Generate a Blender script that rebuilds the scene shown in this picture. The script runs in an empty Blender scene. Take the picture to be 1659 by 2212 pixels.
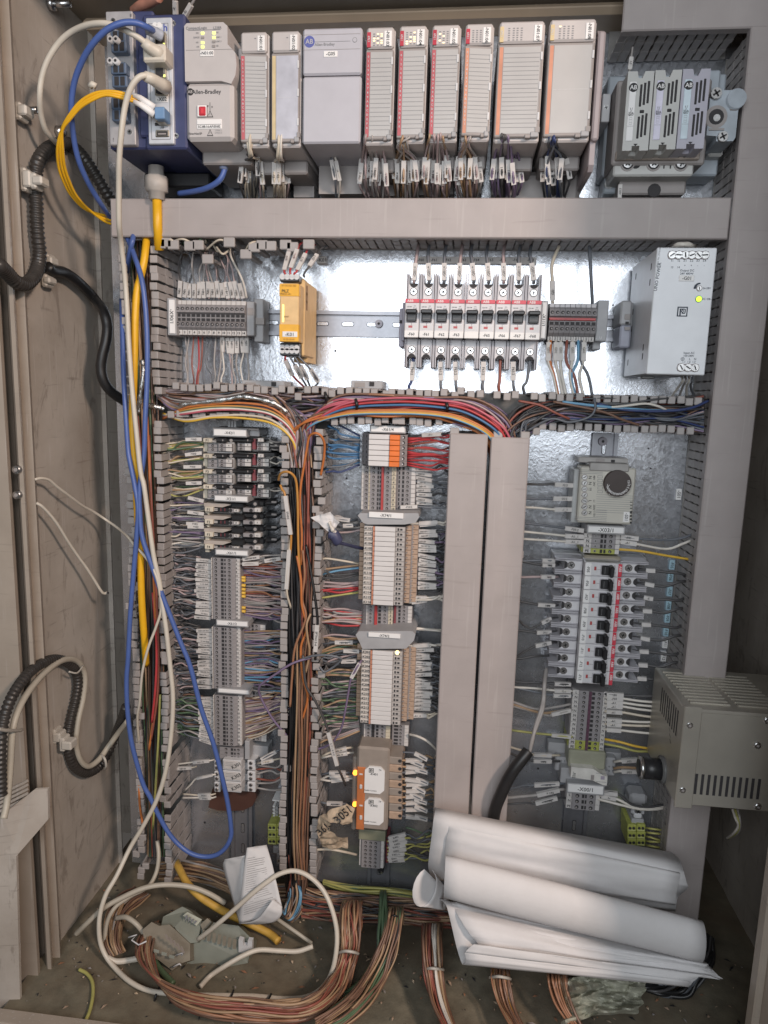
import bpy, math, random
from mathutils import Vector, Matrix
RG = random.Random(11)
sc = bpy.context.scene
COL = sc.collection
# ---------------------------------------------------------------- camera
# the mounting plate is the plane y = 0, x right, z up; 'd' is the distance in front of it
W, H, F = 1659.0, 2212.0, 1500.0
YAW, PITCH, ROLL = math.radians(-6.098), math.radians(9.32), math.radians(1.628)
f_ = Vector((math.sin(YAW)*math.cos(PITCH), math.cos(YAW)*math.cos(PITCH), -math.sin(PITCH)))
r0 = Vector((math.cos(YAW), -math.sin(YAW), 0)); u0 = r0.cross(f_)
rt = math.cos(ROLL)*r0 + math.sin(ROLL)*u0
up = -math.sin(ROLL)*r0 + math.cos(ROLL)*u0
cam = bpy.data.cameras.new('camera'); cam.sensor_fit = 'VERTICAL'; cam.sensor_height = 36; cam.lens = 36*F/H
cam.clip_start = 0.01; cam.clip_end = 60
co = bpy.data.objects.new('camera', cam); COL.objects.link(co); sc.camera = co
co.matrix_world = Matrix(((rt.x, up.x, -f_.x, 0), (rt.y, up.y, -f_.y, -1), (rt.z, up.z, -f_.z, 0), (0, 0, 0, 1)))
# ---------------------------------------------------------------- world and lamps
w = bpy.data.worlds.new('World'); sc.world = w; w.use_nodes = True
bg = w.node_tree.nodes['Background']; bg.inputs[0].default_value = (0.95, 0.87, 0.80, 1); bg.inputs[1].default_value = 0.095
def area(name, loc, to, sx, sy, power, col):
    l = bpy.data.lights.new(name, 'AREA'); l.shape = 'RECTANGLE'; l.size = sx; l.size_y = sy; l.energy = power; l.color = col
    o = bpy.data.objects.new(name, l); COL.objects.link(o); o.location = loc
    o.rotation_euler = (Vector(to)-Vector(loc)).to_track_quat('-Z', 'Y').to_euler(); return o
area('open_door_daylight', (-0.05, -1.7, 0.34), (0, 0, 0.12), 1.2, 0.84, 23, (0.90, 0.95, 1.0))
area('hall_lamp', (1.05, -1.55, 0.78), (-0.15, 0, -0.05), 0.2, 0.2, 36, (1.0, 0.79, 0.66))
sc.view_settings.view_transform = 'Standard'; sc.view_settings.look = 'None'; sc.view_settings.exposure = -0.34; sc.view_settings.gamma = 1
# ---------------------------------------------------------------- measuring helpers
ZN = dict(A=(0, 0, .3333), B=(378, 0, .2604), C=(756, 0, .3418), D=(1215, 0, .2676), E=(216, 486, .358), F=(810, 486, .2604),
          G=(1188, 486, .2839), H1=(0, 486, .2604), H2=(0, 972, .2604), H3=(0, 1404, .2604), H4=(0, 1728, .293), I1=(324, 891, .2116),
          I2=(324, 1188, .2116), I3=(324, 1512, .2116), J1=(621, 810, .2279), J2=(648, 1107, .2116), J3=(648, 1377, .2116),
          J4=(648, 1566, .2116), K1=(918, 783, .1953), K2=(1107, 810, .2767), K3=(1107, 1161, .2604), K4=(1053, 1431, .2604),
          L1=(1350, 1377, .2075), L2=(864, 1701, .4232), L3=(189, 1809, .2767), L4=(540, 1809, .293), L5=(1404, 1782, .1943), P=(0, 0, 1))
CZ = [ZN['P']]
def Z(k): CZ[0] = ZN[k]
def P(x, y, d):
    """photo point (in the current crop) -> world point on the plane at distance d in front of the plate"""
    ox, oy, s = CZ[0]
    a = (ox+x*s-W/2)/F; b = (oy+y*s-H/2)/F
    v = rt*a - up*b + f_
    t = (1-d)/v.y
    return Vector((v.x*t, -d, v.z*t))
def rect(x0, y0, x1, y1, d):
    """photo rectangle -> (xmin, xmax, zmin, zmax) of a plate-aligned rectangle at d"""
    xm, ym = (x0+x1)/2, (y0+y1)/2
    return P(x0, ym, d).x, P(x1, ym, d).x, P(xm, y1, d).z, P(xm, y0, d).z
# ---------------------------------------------------------------- materials
MATS = {}
def mat(name, col, rough=.5, metal=0., var=.12, scale=60., bump=0., emit=0., dirt=0., coat=0., spec=.5):
    if name in MATS: return MATS[name]
    m = bpy.data.materials.new(name); m.use_nodes = True; nt = m.node_tree; N = nt.nodes; L = nt.links
    b = N['Principled BSDF']; b.inputs['Roughness'].default_value = rough; b.inputs['Metallic'].default_value = metal
    b.inputs['Specular IOR Level'].default_value = spec
    b.inputs['Coat Weight'].default_value = coat
    tc = N.new('ShaderNodeTexCoord'); nz = N.new('ShaderNodeTexNoise'); nz.inputs['Scale'].default_value = scale; nz.inputs['Detail'].default_value = 5
    geo = N.new('ShaderNodeNewGeometry'); L.new(geo.outputs['Position'], nz.inputs['Vector'])
    mp = N.new('ShaderNodeMapRange'); mp.inputs[1].default_value = .3; mp.inputs[2].default_value = .7
    mp.inputs[3].default_value = 1-var; mp.inputs[4].default_value = 1+var; L.new(nz.outputs['Fac'], mp.inputs[0])
    mx = N.new('ShaderNodeMix'); mx.data_type = 'RGBA'; mx.blend_type = 'MULTIPLY'; mx.inputs[0].default_value = 1
    mx.inputs[6].default_value = (*col, 1); L.new(mp.outputs[0], mx.inputs[7]); out = mx.outputs[2]
    if dirt > 0:   # settled dust in irregular patches
        n2 = N.new('ShaderNodeTexNoise'); n2.inputs['Scale'].default_value = 9; n2.inputs['Detail'].default_value = 8; n2.inputs['Roughness'].default_value = .65
        L.new(geo.outputs['Position'], n2.inputs['Vector'])
        m2 = N.new('ShaderNodeMapRange'); m2.inputs[1].default_value = .38; m2.inputs[2].default_value = .68; m2.inputs[3].default_value = 0; m2.inputs[4].default_value = dirt
        L.new(n2.outputs['Fac'], m2.inputs[0])
        mx2 = N.new('ShaderNodeMix'); mx2.data_type = 'RGBA'; L.new(m2.outputs[0], mx2.inputs[0]); L.new(out, mx2.inputs[6]); mx2.inputs[7].default_value = (.16, .115, .075, 1); out = mx2.outputs[2]
    L.new(out, b.inputs['Base Color'])
    if emit: b.inputs['Emission Color'].default_value = (*col, 1); b.inputs['Emission Strength'].default_value = emit
    if bump:
        bp = N.new('ShaderNodeBump'); bp.inputs['Strength'].default_value = bump; bp.inputs['Distance'].default_value = .001
        n3 = N.new('ShaderNodeTexNoise'); n3.inputs['Scale'].default_value = scale*8; L.new(geo.outputs['Position'], n3.inputs['Vector'])
        L.new(n3.outputs['Fac'], bp.inputs['Height']); L.new(bp.outputs[0], b.inputs['Normal'])
    MATS[name] = m; return m
def galv():
    m = mat('galvanised_sheet', (.58, .60, .64), .34, .82, .08, 22)
    N = m.node_tree.nodes; L = m.node_tree.links; b = N['Principled BSDF']
    geo = N.new('ShaderNodeNewGeometry'); v = N.new('ShaderNodeTexVoronoi'); v.inputs['Scale'].default_value = 230
    n0 = N.new('ShaderNodeTexNoise'); n0.inputs['Scale'].default_value = 120; L.new(geo.outputs['Position'], n0.inputs['Vector'])
    va = N.new('ShaderNodeMix'); va.data_type = 'RGBA'; va.inputs[0].default_value = .01; L.new(geo.outputs['Position'], va.inputs[6]); L.new(n0.outputs['Color'], va.inputs[7])
    L.new(va.outputs[2], v.inputs['Vector'])
    mp = N.new('ShaderNodeMapRange'); mp.inputs[3].default_value = .18; mp.inputs[4].default_value = .29; L.new(v.outputs['Color'], mp.inputs[0]); L.new(mp.outputs[0], b.inputs['Roughness'])
    bp = N.new('ShaderNodeBump'); bp.inputs['Strength'].default_value = .13; bp.inputs['Distance'].default_value = .0005; L.new(v.outputs['Distance'], bp.inputs['Height']); L.new(bp.outputs[0], b.inputs['Normal'])
    return m
GALV = galv()
WALL = mat('painted_sheet', (.48, .44, .395), .5, 0, .07, 12, .05, dirt=.30)
RIM = mat('painted_rim', (.36, .31, .26), .38, 0, .06, 30, dirt=.15)
FLOORM = mat('dusty_floor', (.165, .148, .108), .75, 0, .3, 40, .4, dirt=.65)
DUCT = mat('duct_plastic', (.37, .345, .335), .5, 0, .05, 90, .03, dirt=.06)
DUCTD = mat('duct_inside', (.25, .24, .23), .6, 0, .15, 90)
COVER = mat('duct_cover', (.39, .35, .34), .48, 0, .05, 25, .04, dirt=.08)
def scuffed(m, amt=.25, smudge=0):
    """fine scratches and rubbed dirt over a plastic cover"""
    N = m.node_tree.nodes; L = m.node_tree.links; b = N['Principled BSDF']; src = b.inputs['Base Color'].links[0].from_socket
    geo = N.new('ShaderNodeNewGeometry'); out = src
    for sc_, st, lo, hi, col in (((260, 260, 9), 1, .62, .70, (.55, .52, .5)), ((14, 14, 200), 1, .64, .72, (.20, .17, .15)), ((5, 5, 3), 1, .50, .85, (.22, .17, .13))):
        mp = N.new('ShaderNodeMapping'); mp.inputs['Scale'].default_value = sc_; mp.inputs['Rotation'].default_value = (0, .3 if st else 0, 0); L.new(geo.outputs['Position'], mp.inputs['Vector'])
        nz = N.new('ShaderNodeTexNoise'); nz.inputs['Scale'].default_value = 1; nz.inputs['Detail'].default_value = 3; L.new(mp.outputs[0], nz.inputs['Vector'])
        mr = N.new('ShaderNodeMapRange'); mr.inputs[1].default_value = lo; mr.inputs[2].default_value = hi; mr.inputs[4].default_value = amt; L.new(nz.outputs['Fac'], mr.inputs[0])
        mx = N.new('ShaderNodeMix'); mx.data_type = 'RGBA'; L.new(mr.outputs[0], mx.inputs[0]); L.new(out, mx.inputs[6]); mx.inputs[7].default_value = (*col, 1); out = mx.outputs[2]
    if smudge:   # dark wiped grease marks
        mp = N.new('ShaderNodeMapping'); mp.inputs['Scale'].default_value = (30, 30, 9); mp.inputs['Rotation'].default_value = (.5, 0, 0); L.new(geo.outputs['Position'], mp.inputs['Vector'])
        nz = N.new('ShaderNodeTexNoise'); nz.inputs['Scale'].default_value = 1; nz.inputs['Detail'].default_value = 7; nz.inputs['Roughness'].default_value = .7; nz.inputs['Distortion'].default_value = 1.5; L.new(mp.outputs[0], nz.inputs['Vector'])
        mr = N.new('ShaderNodeMapRange'); mr.inputs[1].default_value = .555; mr.inputs[2].default_value = .64; mr.inputs[4].default_value = .40; L.new(nz.outputs['Fac'], mr.inputs[0])
        mx = N.new('ShaderNodeMix'); mx.data_type = 'RGBA'; L.new(mr.outputs[0], mx.inputs[0]); L.new(out, mx.inputs[6]); mx.inputs[7].default_value = (.13, .10, .08, 1); out = mx.outputs[2]
    L.new(out, b.inputs['Base Color'])
scuffed(COVER, .20); scuffed(RIM, .35); scuffed(WALL, .45, 1)
GREY = mat('module_grey', (.50, .47, .46), .5, 0, .03, 60)
GREYD = mat('module_dark_grey', (.30, .275, .265), .55, 0, .06, 60)
PANEL = mat('door_card', (.44, .435, .43), .3, 0, .03, 40)
LTG = mat('light_grey_plastic', (.60, .60, .61), .45, 0, .03, 60)
MIDG = mat('mid_grey_plastic', (.36, .36, .37), .5, 0, .06, 80)
TERM = mat('terminal_grey', (.28, .265, .27), .5, 0, .06, 120)
WHITE = mat('label_white', (.80, .79, .78), .5, 0, .02, 60)
CARD = mat('marker_white', (.58, .555, .535), .5, 0, .05, 200)
BLACK = mat('black_plastic', (.018, .018, .02), .4, 0, .1, 60)
INK = mat('print_black', (.02, .02, .022), .6, 0, 0)
INKG = mat('print_grey', (.22, .22, .23), .6, 0, 0)
HOLE = mat('hole_dark', (.03, .028, .03), .7, 0, .1)
BLUEH = mat('housing_blue', (.045, .055, .135), .45, 0, .1, 60)
STEEL = mat('screw_steel', (.62, .62, .62), .3, 1, .15, 300)
RED = mat('signal_red', (.55, .03, .05), .4)
PINKR = mat('stripe_red', (.45, .10, .12), .5)
ORNG = mat('stripe_orange', (.56, .25, .16), .5)
ORANGE = mat('plastic_orange', (.75, .17, .02), .45)
YSTR = mat('stripe_yellow', (.60, .48, .27), .5)
YEL = mat('housing_yellow', (.80, .42, .03), .5, 0, .06, 80)
YELP = mat('housing_pale_yellow', (.74, .50, .24), .55, 0, .08, 80)
GNYL = mat('earth_green_yellow', (.36, .38, .09), .5, 0, .2, 300)
BEIGE = mat('beige_plastic', (.55, .49, .38), .5, 0, .05, 60)
TAN = mat('tan_plastic', (.42, .30, .22), .5, 0, .12, 150)
ALU = mat('aluminium_case', (.72, .735, .76), .45, .1, .04, 40)
BOXM = mat('box_sheet', (.52, .49, .43), .40, .6, .12, 12)
PAPER = mat('paper_white', (.67, .66, .665), .75, 0, .03, 10, .35, dirt=.12)
KRAFT = mat('paper_tag', (.50, .39, .28), .8, 0, .1, 60)
LEDG = mat('led_green', (.55, 1.0, .05), .3, emit=2.0)
LEDY = mat('led_yellow', (.9, 1.0, .25), .3, emit=1.2)
LEDO = mat('led_orange', (1.0, .30, .03), .3, emit=5)
LEDW = mat('led_warm', (1.0, .75, .35), .3, emit=2.5)
CLEAR = mat('pale_translucent', (.55, .53, .50), .3, 0, .05)
WC = {k: mat('wire_'+k, c, .42, 0, .08, 90) for k, c in dict(
    grey=(.36, .335, .32), dark=(.07, .068, .07), slate=(.14, .15, .17), white=(.66, .62, .56), cream=(.60, .53, .43), red=(.46, .05, .055), rust=(.28, .09, .065),
    orange=(.52, .17, .05), blue=(.06, .17, .33), navy=(.04, .06, .16), brown=(.20, .115, .08), yellow=(.70, .44, .06), ygreen=(.42, .40, .13), pink=(.50, .12, .16), green=(.10, .16, .09), violet=(.20, .15, .24), black=(.015, .015, .016), tan=(.38, .25, .15), mauve=(.40, .31, .31), sky=(.16, .35, .52), copper=(.33, .165, .095), amber=(.52, .25, .06)).items()}
CABB = mat('cable_blue', (.075, .13, .36), .38, 0, .05)
CABW = mat('cable_white', (.60, .55, .47), .42, 0, .05)
CABY = mat('cable_yellow', (.78, .42, .015), .42, 0, .05)
# ---------------------------------------------------------------- glyphs
GL = {}
def glyphs():
    for bold in (0,):
        cu = bpy.data.curves.new('g', 'FONT'); cu.resolution_u = 2; cu.offset = .012
        ob = bpy.data.objects.new('g', cu); COL.objects.link(ob)
        def get(s):
            cu.body = s; bpy.context.view_layer.update()
            dg = bpy.context.evaluated_depsgraph_get(); me = ob.evaluated_get(dg).to_mesh()
            v = [(p.co.x, p.co.y) for p in me.vertices]; f = [tuple(q.vertices) for q in me.polygons]
            ob.evaluated_get(dg).to_mesh_clear(); return v, f
        hx = max(p[0] for p in get('H')[0])
        for ch in 'ABCDEFGHIJKLMNOPQRSTUVWXYZabcdefghijklmnopqrstuvwxyz0123456789-:./_+=!~|':
            v, f = get(ch); GL[ch] = (v, f, max(p[0] for p in get(ch+'H')[0])-hx)
        GL[' '] = ([], [], .3)
        bpy.data.objects.remove(ob); bpy.data.curves.remove(cu)
glyphs()
# ---------------------------------------------------------------- mesh builder (x, z, d)
class MB:
    def __init__(s): s.v = []; s.f = []; s.mi = []; s.sm = []; s.ms = []
    def m(s, mt):
        if mt not in s.ms: s.ms.append(mt)
        return s.ms.index(mt)
    def add(s, vs, fs, mt, smooth=False):
        o = len(s.v); s.v += [tuple(p) for p in vs]; i = s.m(mt)
        for f in fs: s.f.append(tuple(o+k for k in f)); s.mi.append(i); s.sm.append(smooth)
        return s
    def box(s, x0, x1, z0, z1, df, db, mt, bv=0.):
        """plate-aligned box, front face at df, back at db; front edges chamfered by bv"""
        if bv <= 0:
            v = [(x, -d, z) for d in (df, db) for z in (z0, z1) for x in (x0, x1)]
            return s.add(v, [(0, 1, 3, 2), (5, 4, 6, 7), (4, 0, 2, 6), (1, 5, 7, 3), (2, 3, 7, 6), (4, 5, 1, 0)], mt)
        b = bv; xs = (x0, x1); zs = (z0, z1)
        v = [(x0+b, -df, z0+b), (x1-b, -df, z0+b), (x1-b, -df, z1-b), (x0+b, -df, z1-b),
             (x0+b, -df+b, z0), (x1-b, -df+b, z0), (x1, -df+b, z0+b), (x1, -df+b, z1-b), (x1-b, -df+b, z1), (x0+b, -df+b, z1), (x0, -df+b, z1-b), (x0, -df+b, z0+b),
             (x0+b, -db, z0), (x1-b, -db, z0), (x1, -db, z0+b), (x1, -db, z1-b), (x1-b, -db, z1), (x0+b, -db, z1), (x0, -db, z1-b), (x0, -db, z0+b)]
        f = [(0, 1, 2, 3), (0, 4, 5, 1), (1, 5, 6), (1, 6, 7, 2), (2, 7, 8), (2, 8, 9, 3), (3, 9, 10), (3, 10, 11, 0), (0, 11, 4)]
        for k in range(8): f.append((4+k, 12+k, 12+(k+1) % 8, 4+(k+1) % 8))
        f.append((19, 18, 17, 16, 15, 14, 13, 12))
        return s.add(v, f, mt)
    def pbox(s, x0, y0, x1, y1, df, db, mt, bv=0.):
        a = rect(x0, y0, x1, y1, df); return s.box(a[0], a[1], a[2], a[3], df, db, mt, bv)
    def prism(s, pts, df, db, mt):
        """polygon [(x, z)...] counter-clockwise seen from the front, extruded from df back to db"""
        n = len(pts); v = [(x, -df, z) for x, z in pts]+[(x, -db, z) for x, z in pts]
        return s.add(v, [tuple(range(n)), tuple(range(2*n-1, n-1, -1))]+[(k, k+n, (k+1) % n+n, (k+1) % n) for k in range(n)], mt)
    def xprism(s, pts, x0, x1, mt, smooth=False):
        """profile [(d, z)...] extruded along x"""
        n = len(pts); v = [(x0, -d, z) for d, z in pts]+[(x1, -d, z) for d, z in pts]
        return s.add(v, [tuple(range(n)), tuple(range(2*n-1, n-1, -1))]+[(k, k+n, (k+1) % n+n, (k+1) % n) for k in range(n)], mt, smooth)
    def zprism(s, pts, z0, z1, mt):
        n = len(pts); v = [(x, -d, z0) for x, d in pts]+[(x, -d, z1) for x, d in pts]
        return s.add(v, [tuple(range(n)), tuple(range(2*n-1, n-1, -1))]+[(k, k+n, (k+1) % n+n, (k+1) % n) for k in range(n)], mt)
    def disc(s, x, z, df, db, r, mt, n=12, r2=None, ry=None):
        """short cylinder facing the front"""
        r2 = r if r2 is None else r2; ry = ry or 1
        v = [(x+r*math.cos(6.2832*k/n), -df, z+ry*r*math.sin(6.2832*k/n)) for k in range(n)]+[(x+r2*math.cos(6.2832*k/n), -db, z+ry*r2*math.sin(6.2832*k/n)) for k in range(n)]
        s.add(v, [tuple(range(n))], mt); o = len(s.v)-2*n; i = s.m(mt)
        for k in range(n): s.f.append((o+k, o+n+k, o+n+(k+1) % n, o+(k+1) % n)); s.mi.append(i); s.sm.append(True)
        return s
    def screw(s, x, z, d, r, mt=None, ang=None, cross=True):
        s.disc(x, z, d, d-.002, r, mt or STEEL, 10, r*1.08)
        a = RG.uniform(0, 3.1) if ang is None else ang
        for q in ((0, 1.5708) if cross else (0,)):
            c, t = math.cos(a+q), math.sin(a+q); l = r*.7; h = r*.16
            s.add([(x+c*l-t*h, -d-.0003, z+t*l+c*h), (x-c*l-t*h, -d-.0003, z-t*l+c*h), (x-c*l+t*h, -d-.0003, z-t*l-c*h), (x+c*l+t*h, -d-.0003, z+t*l-c*h)], [(0, 1, 2, 3)], HOLE)
        return s
    def tube(s, pts, r, mt, n=6, caps=True, rad=None):
        pts = [Vector(p) for p in pts]; N = len(pts); vs = []
        pr = Vector((0.3, 0.2, 1))
        for i, p in enumerate(pts):
            t = (pts[min(i+1, N-1)]-pts[max(i-1, 0)])
            if t.length < 1e-9: t = Vector((0, 0, 1))
            t.normalize()
            a = pr-t*pr.dot(t)
            if a.length < 1e-4: a = t.orthogonal()
            a.normalize(); pr = a; b = t.cross(a); rr = r*(rad(i/(N-1)) if rad else 1)
            for k in range(n):
                q = 6.28318*k/n; vs.append(p+a*(rr*math.cos(q))+b*(rr*math.sin(q)))
        fs = [(i*n+k, i*n+(k+1) % n, (i+1)*n+(k+1) % n, (i+1)*n+k) for i in range(N-1) for k in range(n)]
        if caps: fs += [tuple(range(n-1, -1, -1)), tuple(range((N-1)*n, N*n))]
        return s.add(vs, fs, mt, True)
    def text(s, t, x, z, d, h, mt=None, rot=0., al=.5, lift=.0003):
        """flat lettering of cap height h centred at (x, z)"""
        mt = mt or INK; k = h/.69; wd = sum(GL.get(c, GL[' '])[2] for c in t); ca, sa = math.cos(math.radians(rot)), math.sin(math.radians(rot))
        ox = -wd*al
        for c in t:
            v, f, ad = GL.get(c, GL[' '])
            if v: s.add([(x+((ox+a)*ca-(b-.345)*sa)*k, -d-lift, z+((ox+a)*sa+(b-.345)*ca)*k) for a, b in v], f, mt)
            ox += ad
        return s
    def ptext(s, t, x, y, d, hp, mt=None, rot=0., al=.5):
        p = P(x, y, d); return s.text(t, p.x, p.z, d, hp*CZ[0][2]*(1-d)/F, mt, rot, al)
    def obox(s, a, b, wd, th, mt, ext=0.):
        """box along a->b, width wd across the picture plane, thickness th"""
        a = Vector(a); b = Vector(b); t = (b-a).normalized(); n = Vector((0, -1, 0)); c = t.cross(n); c.normalize(); n = c.cross(t); n.normalize()
        if n.y > 0: n = -n
        a = a-t*ext; b = b+t*ext
        v = [p+c*(sx*wd/2)+n*(sn*th/2) for sn in (1, -1) for p in (a, b) for sx in (-1, 1)]
        s.add(v, [(0, 1, 3, 2), (4, 6, 7, 5), (0, 4, 5, 1), (2, 3, 7, 6), (0, 2, 6, 4), (1, 5, 7, 3)], mt)
        return c, n, t
    def frect(s, x0, x1, z0, z1, d, mt):
        return s.add([(x0, -d, z0), (x1, -d, z0), (x1, -d, z1), (x0, -d, z1)], [(0, 1, 2, 3)], mt)
    def prect(s, x0, y0, x1, y1, d, mt):
        a = rect(x0, y0, x1, y1, d); return s.frect(a[0], a[1], a[2], a[3], d, mt)
MC = {}
def tags(o, label=None, cat=None, group=None, kind=None):
    if label: o['label'] = label
    if cat: o['category'] = cat
    if group: o['group'] = group
    if kind: o['kind'] = kind
    return o
def fin(mb, name, parent=None, loc=None, key=None, label=None, cat=None, group=None, kind=None, rot=None):
    """link the builder's mesh as one object; without loc the mesh is in world coordinates and gets its origin at its centre"""
    me = MC.get(key) if key else None
    if me is None:
        me = bpy.data.meshes.new(name)
        off = Vector((0, 0, 0))
        if loc is None and mb.v:
            lo = [min(p[i] for p in mb.v) for i in range(3)]; hi = [max(p[i] for p in mb.v) for i in range(3)]
            off = Vector(((lo[0]+hi[0])/2, hi[1], (lo[2]+hi[2])/2))
        me.from_pydata([(p[0]-off.x, p[1]-off.y, p[2]-off.z) for p in mb.v], [], mb.f)
        for mt in mb.ms: me.materials.append(mt)
        me.polygons.foreach_set('material_index', mb.mi); me.polygons.foreach_set('use_smooth', mb.sm); me.update()
        if loc is None: loc = off
        if key: MC[key] = me
    o = bpy.data.objects.new(name, me); COL.objects.link(o)
    o.location = Vector(loc)-(Vector(parent['w_']) if parent is not None and 'w_' in parent else Vector((0, 0, 0))) if parent is not None else loc
    o['w_'] = tuple(loc)
    if rot is not None: o.rotation_euler = rot
    if parent is not None: o.parent = parent
    return tags(o, label, cat, group, kind)
def thing(name, loc, label, cat, group=None):
    o = bpy.data.objects.new(name, None); COL.objects.link(o); o.location = loc; o['w_'] = tuple(loc); o.empty_display_size = .01
    return tags(o, label, cat, group)
def V(x, z, d): return Vector((x, -d, z))
def spline(pts, seg=8):
    pts = [Vector(p) for p in pts]
    if len(pts) < 3: return [pts[0].lerp(pts[-1], k/seg) for k in range(seg+1)]
    q = [pts[0]*2-pts[1]]+pts+[pts[-1]*2-pts[-2]]; out = []
    for i in range(1, len(q)-2):
        a, b, c, e = q[i-1:i+3]
        for k in range(seg):
            t = k/seg; out.append(.5*((2*b)+(c-a)*t+(2*a-5*b+4*c-e)*t*t+(3*b-a-3*c+e)*t**3))
    out.append(pts[-1]); return out
def pp(*l):
    """photo points (x, y, d) of the current crop -> world path"""
    return [P(*q) for q in l]
def lift(p, c):
    """keep a path point clear of the floor"""
    if p.z < ZF+c and p.y < -.005:
        k = (ZF+c)/p.z; return Vector((p.x*k, -1+(p.y+1)*k, ZF+c))
    return p
ZF = -9.
def thin(r): return r if r <= .0013 else .0013+(r-.0013)*.3
def cable(name, pts, r, mt, label, cat, n=8, seg=8, group=None, extra=None):
    if name == 'wire': r = thin(r)
    pts = [lift(Vector(p), r+.004) for p in pts]
    mb = MB(); mb.tube(spline(pts, seg), r, mt, n)
    if extra: extra(mb)
    return fin(mb, name, label=label, cat=cat, group=group)
WN = [0]
def wire(pts, mt, label, group, r=.0011, seg=5, sl=None, n=5, cat='wire'):
    """one wire; sl = (start point, end point, text, width) adds a marker sleeve as its part"""
    WN[0] += 1
    big = r > .0018; r = thin(r)
    if not big and WN[0] % 2 == 0:   # past the counted wires: every second thin one joins the mass
        BULK.tube(spline(pts, seg), r, mt, n)
        if sl: sleeve(None, *sl, r=r)
        return None
    mb = MB(); mb.tube(spline(pts, seg), r, mt, n)
    o = fin(mb, 'wire', label=label, cat=cat, group=group)
    if sl: sleeve(o, *sl, r=r)
    return o
BULK = MB()
def sleeve(o, a, b, t='', wd=.0052, mt=None, r=.0012):
    if wd > .0065: wd = .0048 if wd < .0085 else .0053 if wd < .0118 else .0058
    th_ = max(.0036, 2.5*r)
    s = MB() if o is not None else BULK; c, nn, tt = s.obox(a, b, wd, th_, mt or CARD)
    if t:
        a = Vector(a); b = Vector(b); m = (a+b)/2; L = (b-a).length
        ang = math.degrees(math.atan2(tt.z, tt.x))
        if ang > 100: ang -= 180
        if ang <= -100: ang += 180
        hgt = min(wd*.52, L*.82/max(1, len(t))/.85)
        s.text(t, m.x, m.z, -m.y+th_/2+.0001, hgt, INK, ang)
    return fin(s, 'marker_sleeve', o) if o is not None else None
def stuff(name, mb, label, cat): return fin(mb, name, label=label, cat=cat, kind='stuff')
# ================================================================ setting
Z('P')
XL = P(216, 905, -.02).x; XR = P(1622, 1900, -.02).x
ZT = P(810, 16, 0).z; ZB = P(800, 1925, 0).z
ZF = ZB-.016
def struct(name, mb): return fin(mb, name, kind='structure')
m = MB(); m.box(P(253, 900, 0).x, P(1585, 1200, 0).x, P(800, 1915, 0).z, P(810, 30, 0).z, 0, -.003, GALV); mp_ = struct('mounting_plate', m)
m = MB(); m.box(XL-.12, XR+.12, ZB-.12, ZT+.12, -.25, -.254, WALL); struct('wall_back', m)  # set far back so the gap left of the plate stays dark
DF = .17
m = MB(); m.box(XL-.003, XL, ZB-.1, ZT+.1, DF, -.026, WALL); m.box(XL-.003, XL+.007, ZB-.1, ZT+.1, -.026, -.029, WALL)
struct('wall_left', m)
m = MB(); m.box(XR, XR+.003, ZB-.1, ZT+.1, .30, -.249, WALL); struct('wall_right', m)
m = MB(); m.box(.345, XR+.02, ZB-.1, ZT+.1, .30, .285, RIM, .002); m.box(.352, .372, ZB-.1, ZT+.1, .47, .30, RIM, .002); struct('right_rim_and_light_blocker', m)  # front rim, with an unseen forward leaf added to block light on the right
m = MB(); m.box(XL-.2, XR+.1, ZT, ZT+.003, .24, -.03, mat('painted_ceiling', (.30, .24, .18), .5, 0, .08, 12)); struct('ceiling', m)
# floor as a bumpy dusty sheet
m = MB(); nx, ny = 60, 30
vs = []
from mathutils import noise as NZ
for j in range(ny+1):
    for i in range(nx+1):
        x = XL-.01+(XR-XL+.05)*i/nx; d = -.245+.575*j/ny
        vs.append((x, -d, ZF+.004*NZ.noise((x*30, d*30, 0))+.002*NZ.noise((x*90, d*90, 3))))
m.add(vs, [(j*(nx+1)+i, j*(nx+1)+i+1, (j+1)*(nx+1)+i+1, (j+1)*(nx+1)+i) for j in range(ny) for i in range(nx)], FLOORM, True); struct('floor', m)
m = MB(); m.box(XL-.02, XR+.1, ZB-.06, ZF+.014, .30, .28, RIM, .002); struct('floor_lip', m)
# folded rim of the door opening down the left side: a long profile
Y0 = 800
pr = [(66, .150), (62, .178), (43, .180), (41, .196), (38, .200), (29, .200), (26, .196), (24, .172), (12, .172), (10, .205), (4, .212), (-60, .214)]
rx = [(P(x, Y0, d).x, d) for x, d in pr]
m = MB(); n = len(rx); v = [(x, -d, ZB-.08) for x, d in rx]+[(x, -d, ZT+.08) for x, d in rx]
m.add(v, [(k+1, k, k+n, k+1+n) for k in range(n-1)], RIM); RIMX = rx; struct('wall_rim', m)
# brown bar added to colour in the shaded band behind the controller row
m = MB(); m.box(XL+.03, XR-.02, P(700, 62, .03).z, P(700, 18, .05).z, .05, .001, mat('shaded_band_brown', (.30, .235, .17), .45, 0, .06, 20), .006); struct('upper_shade_bar', m)
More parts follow.
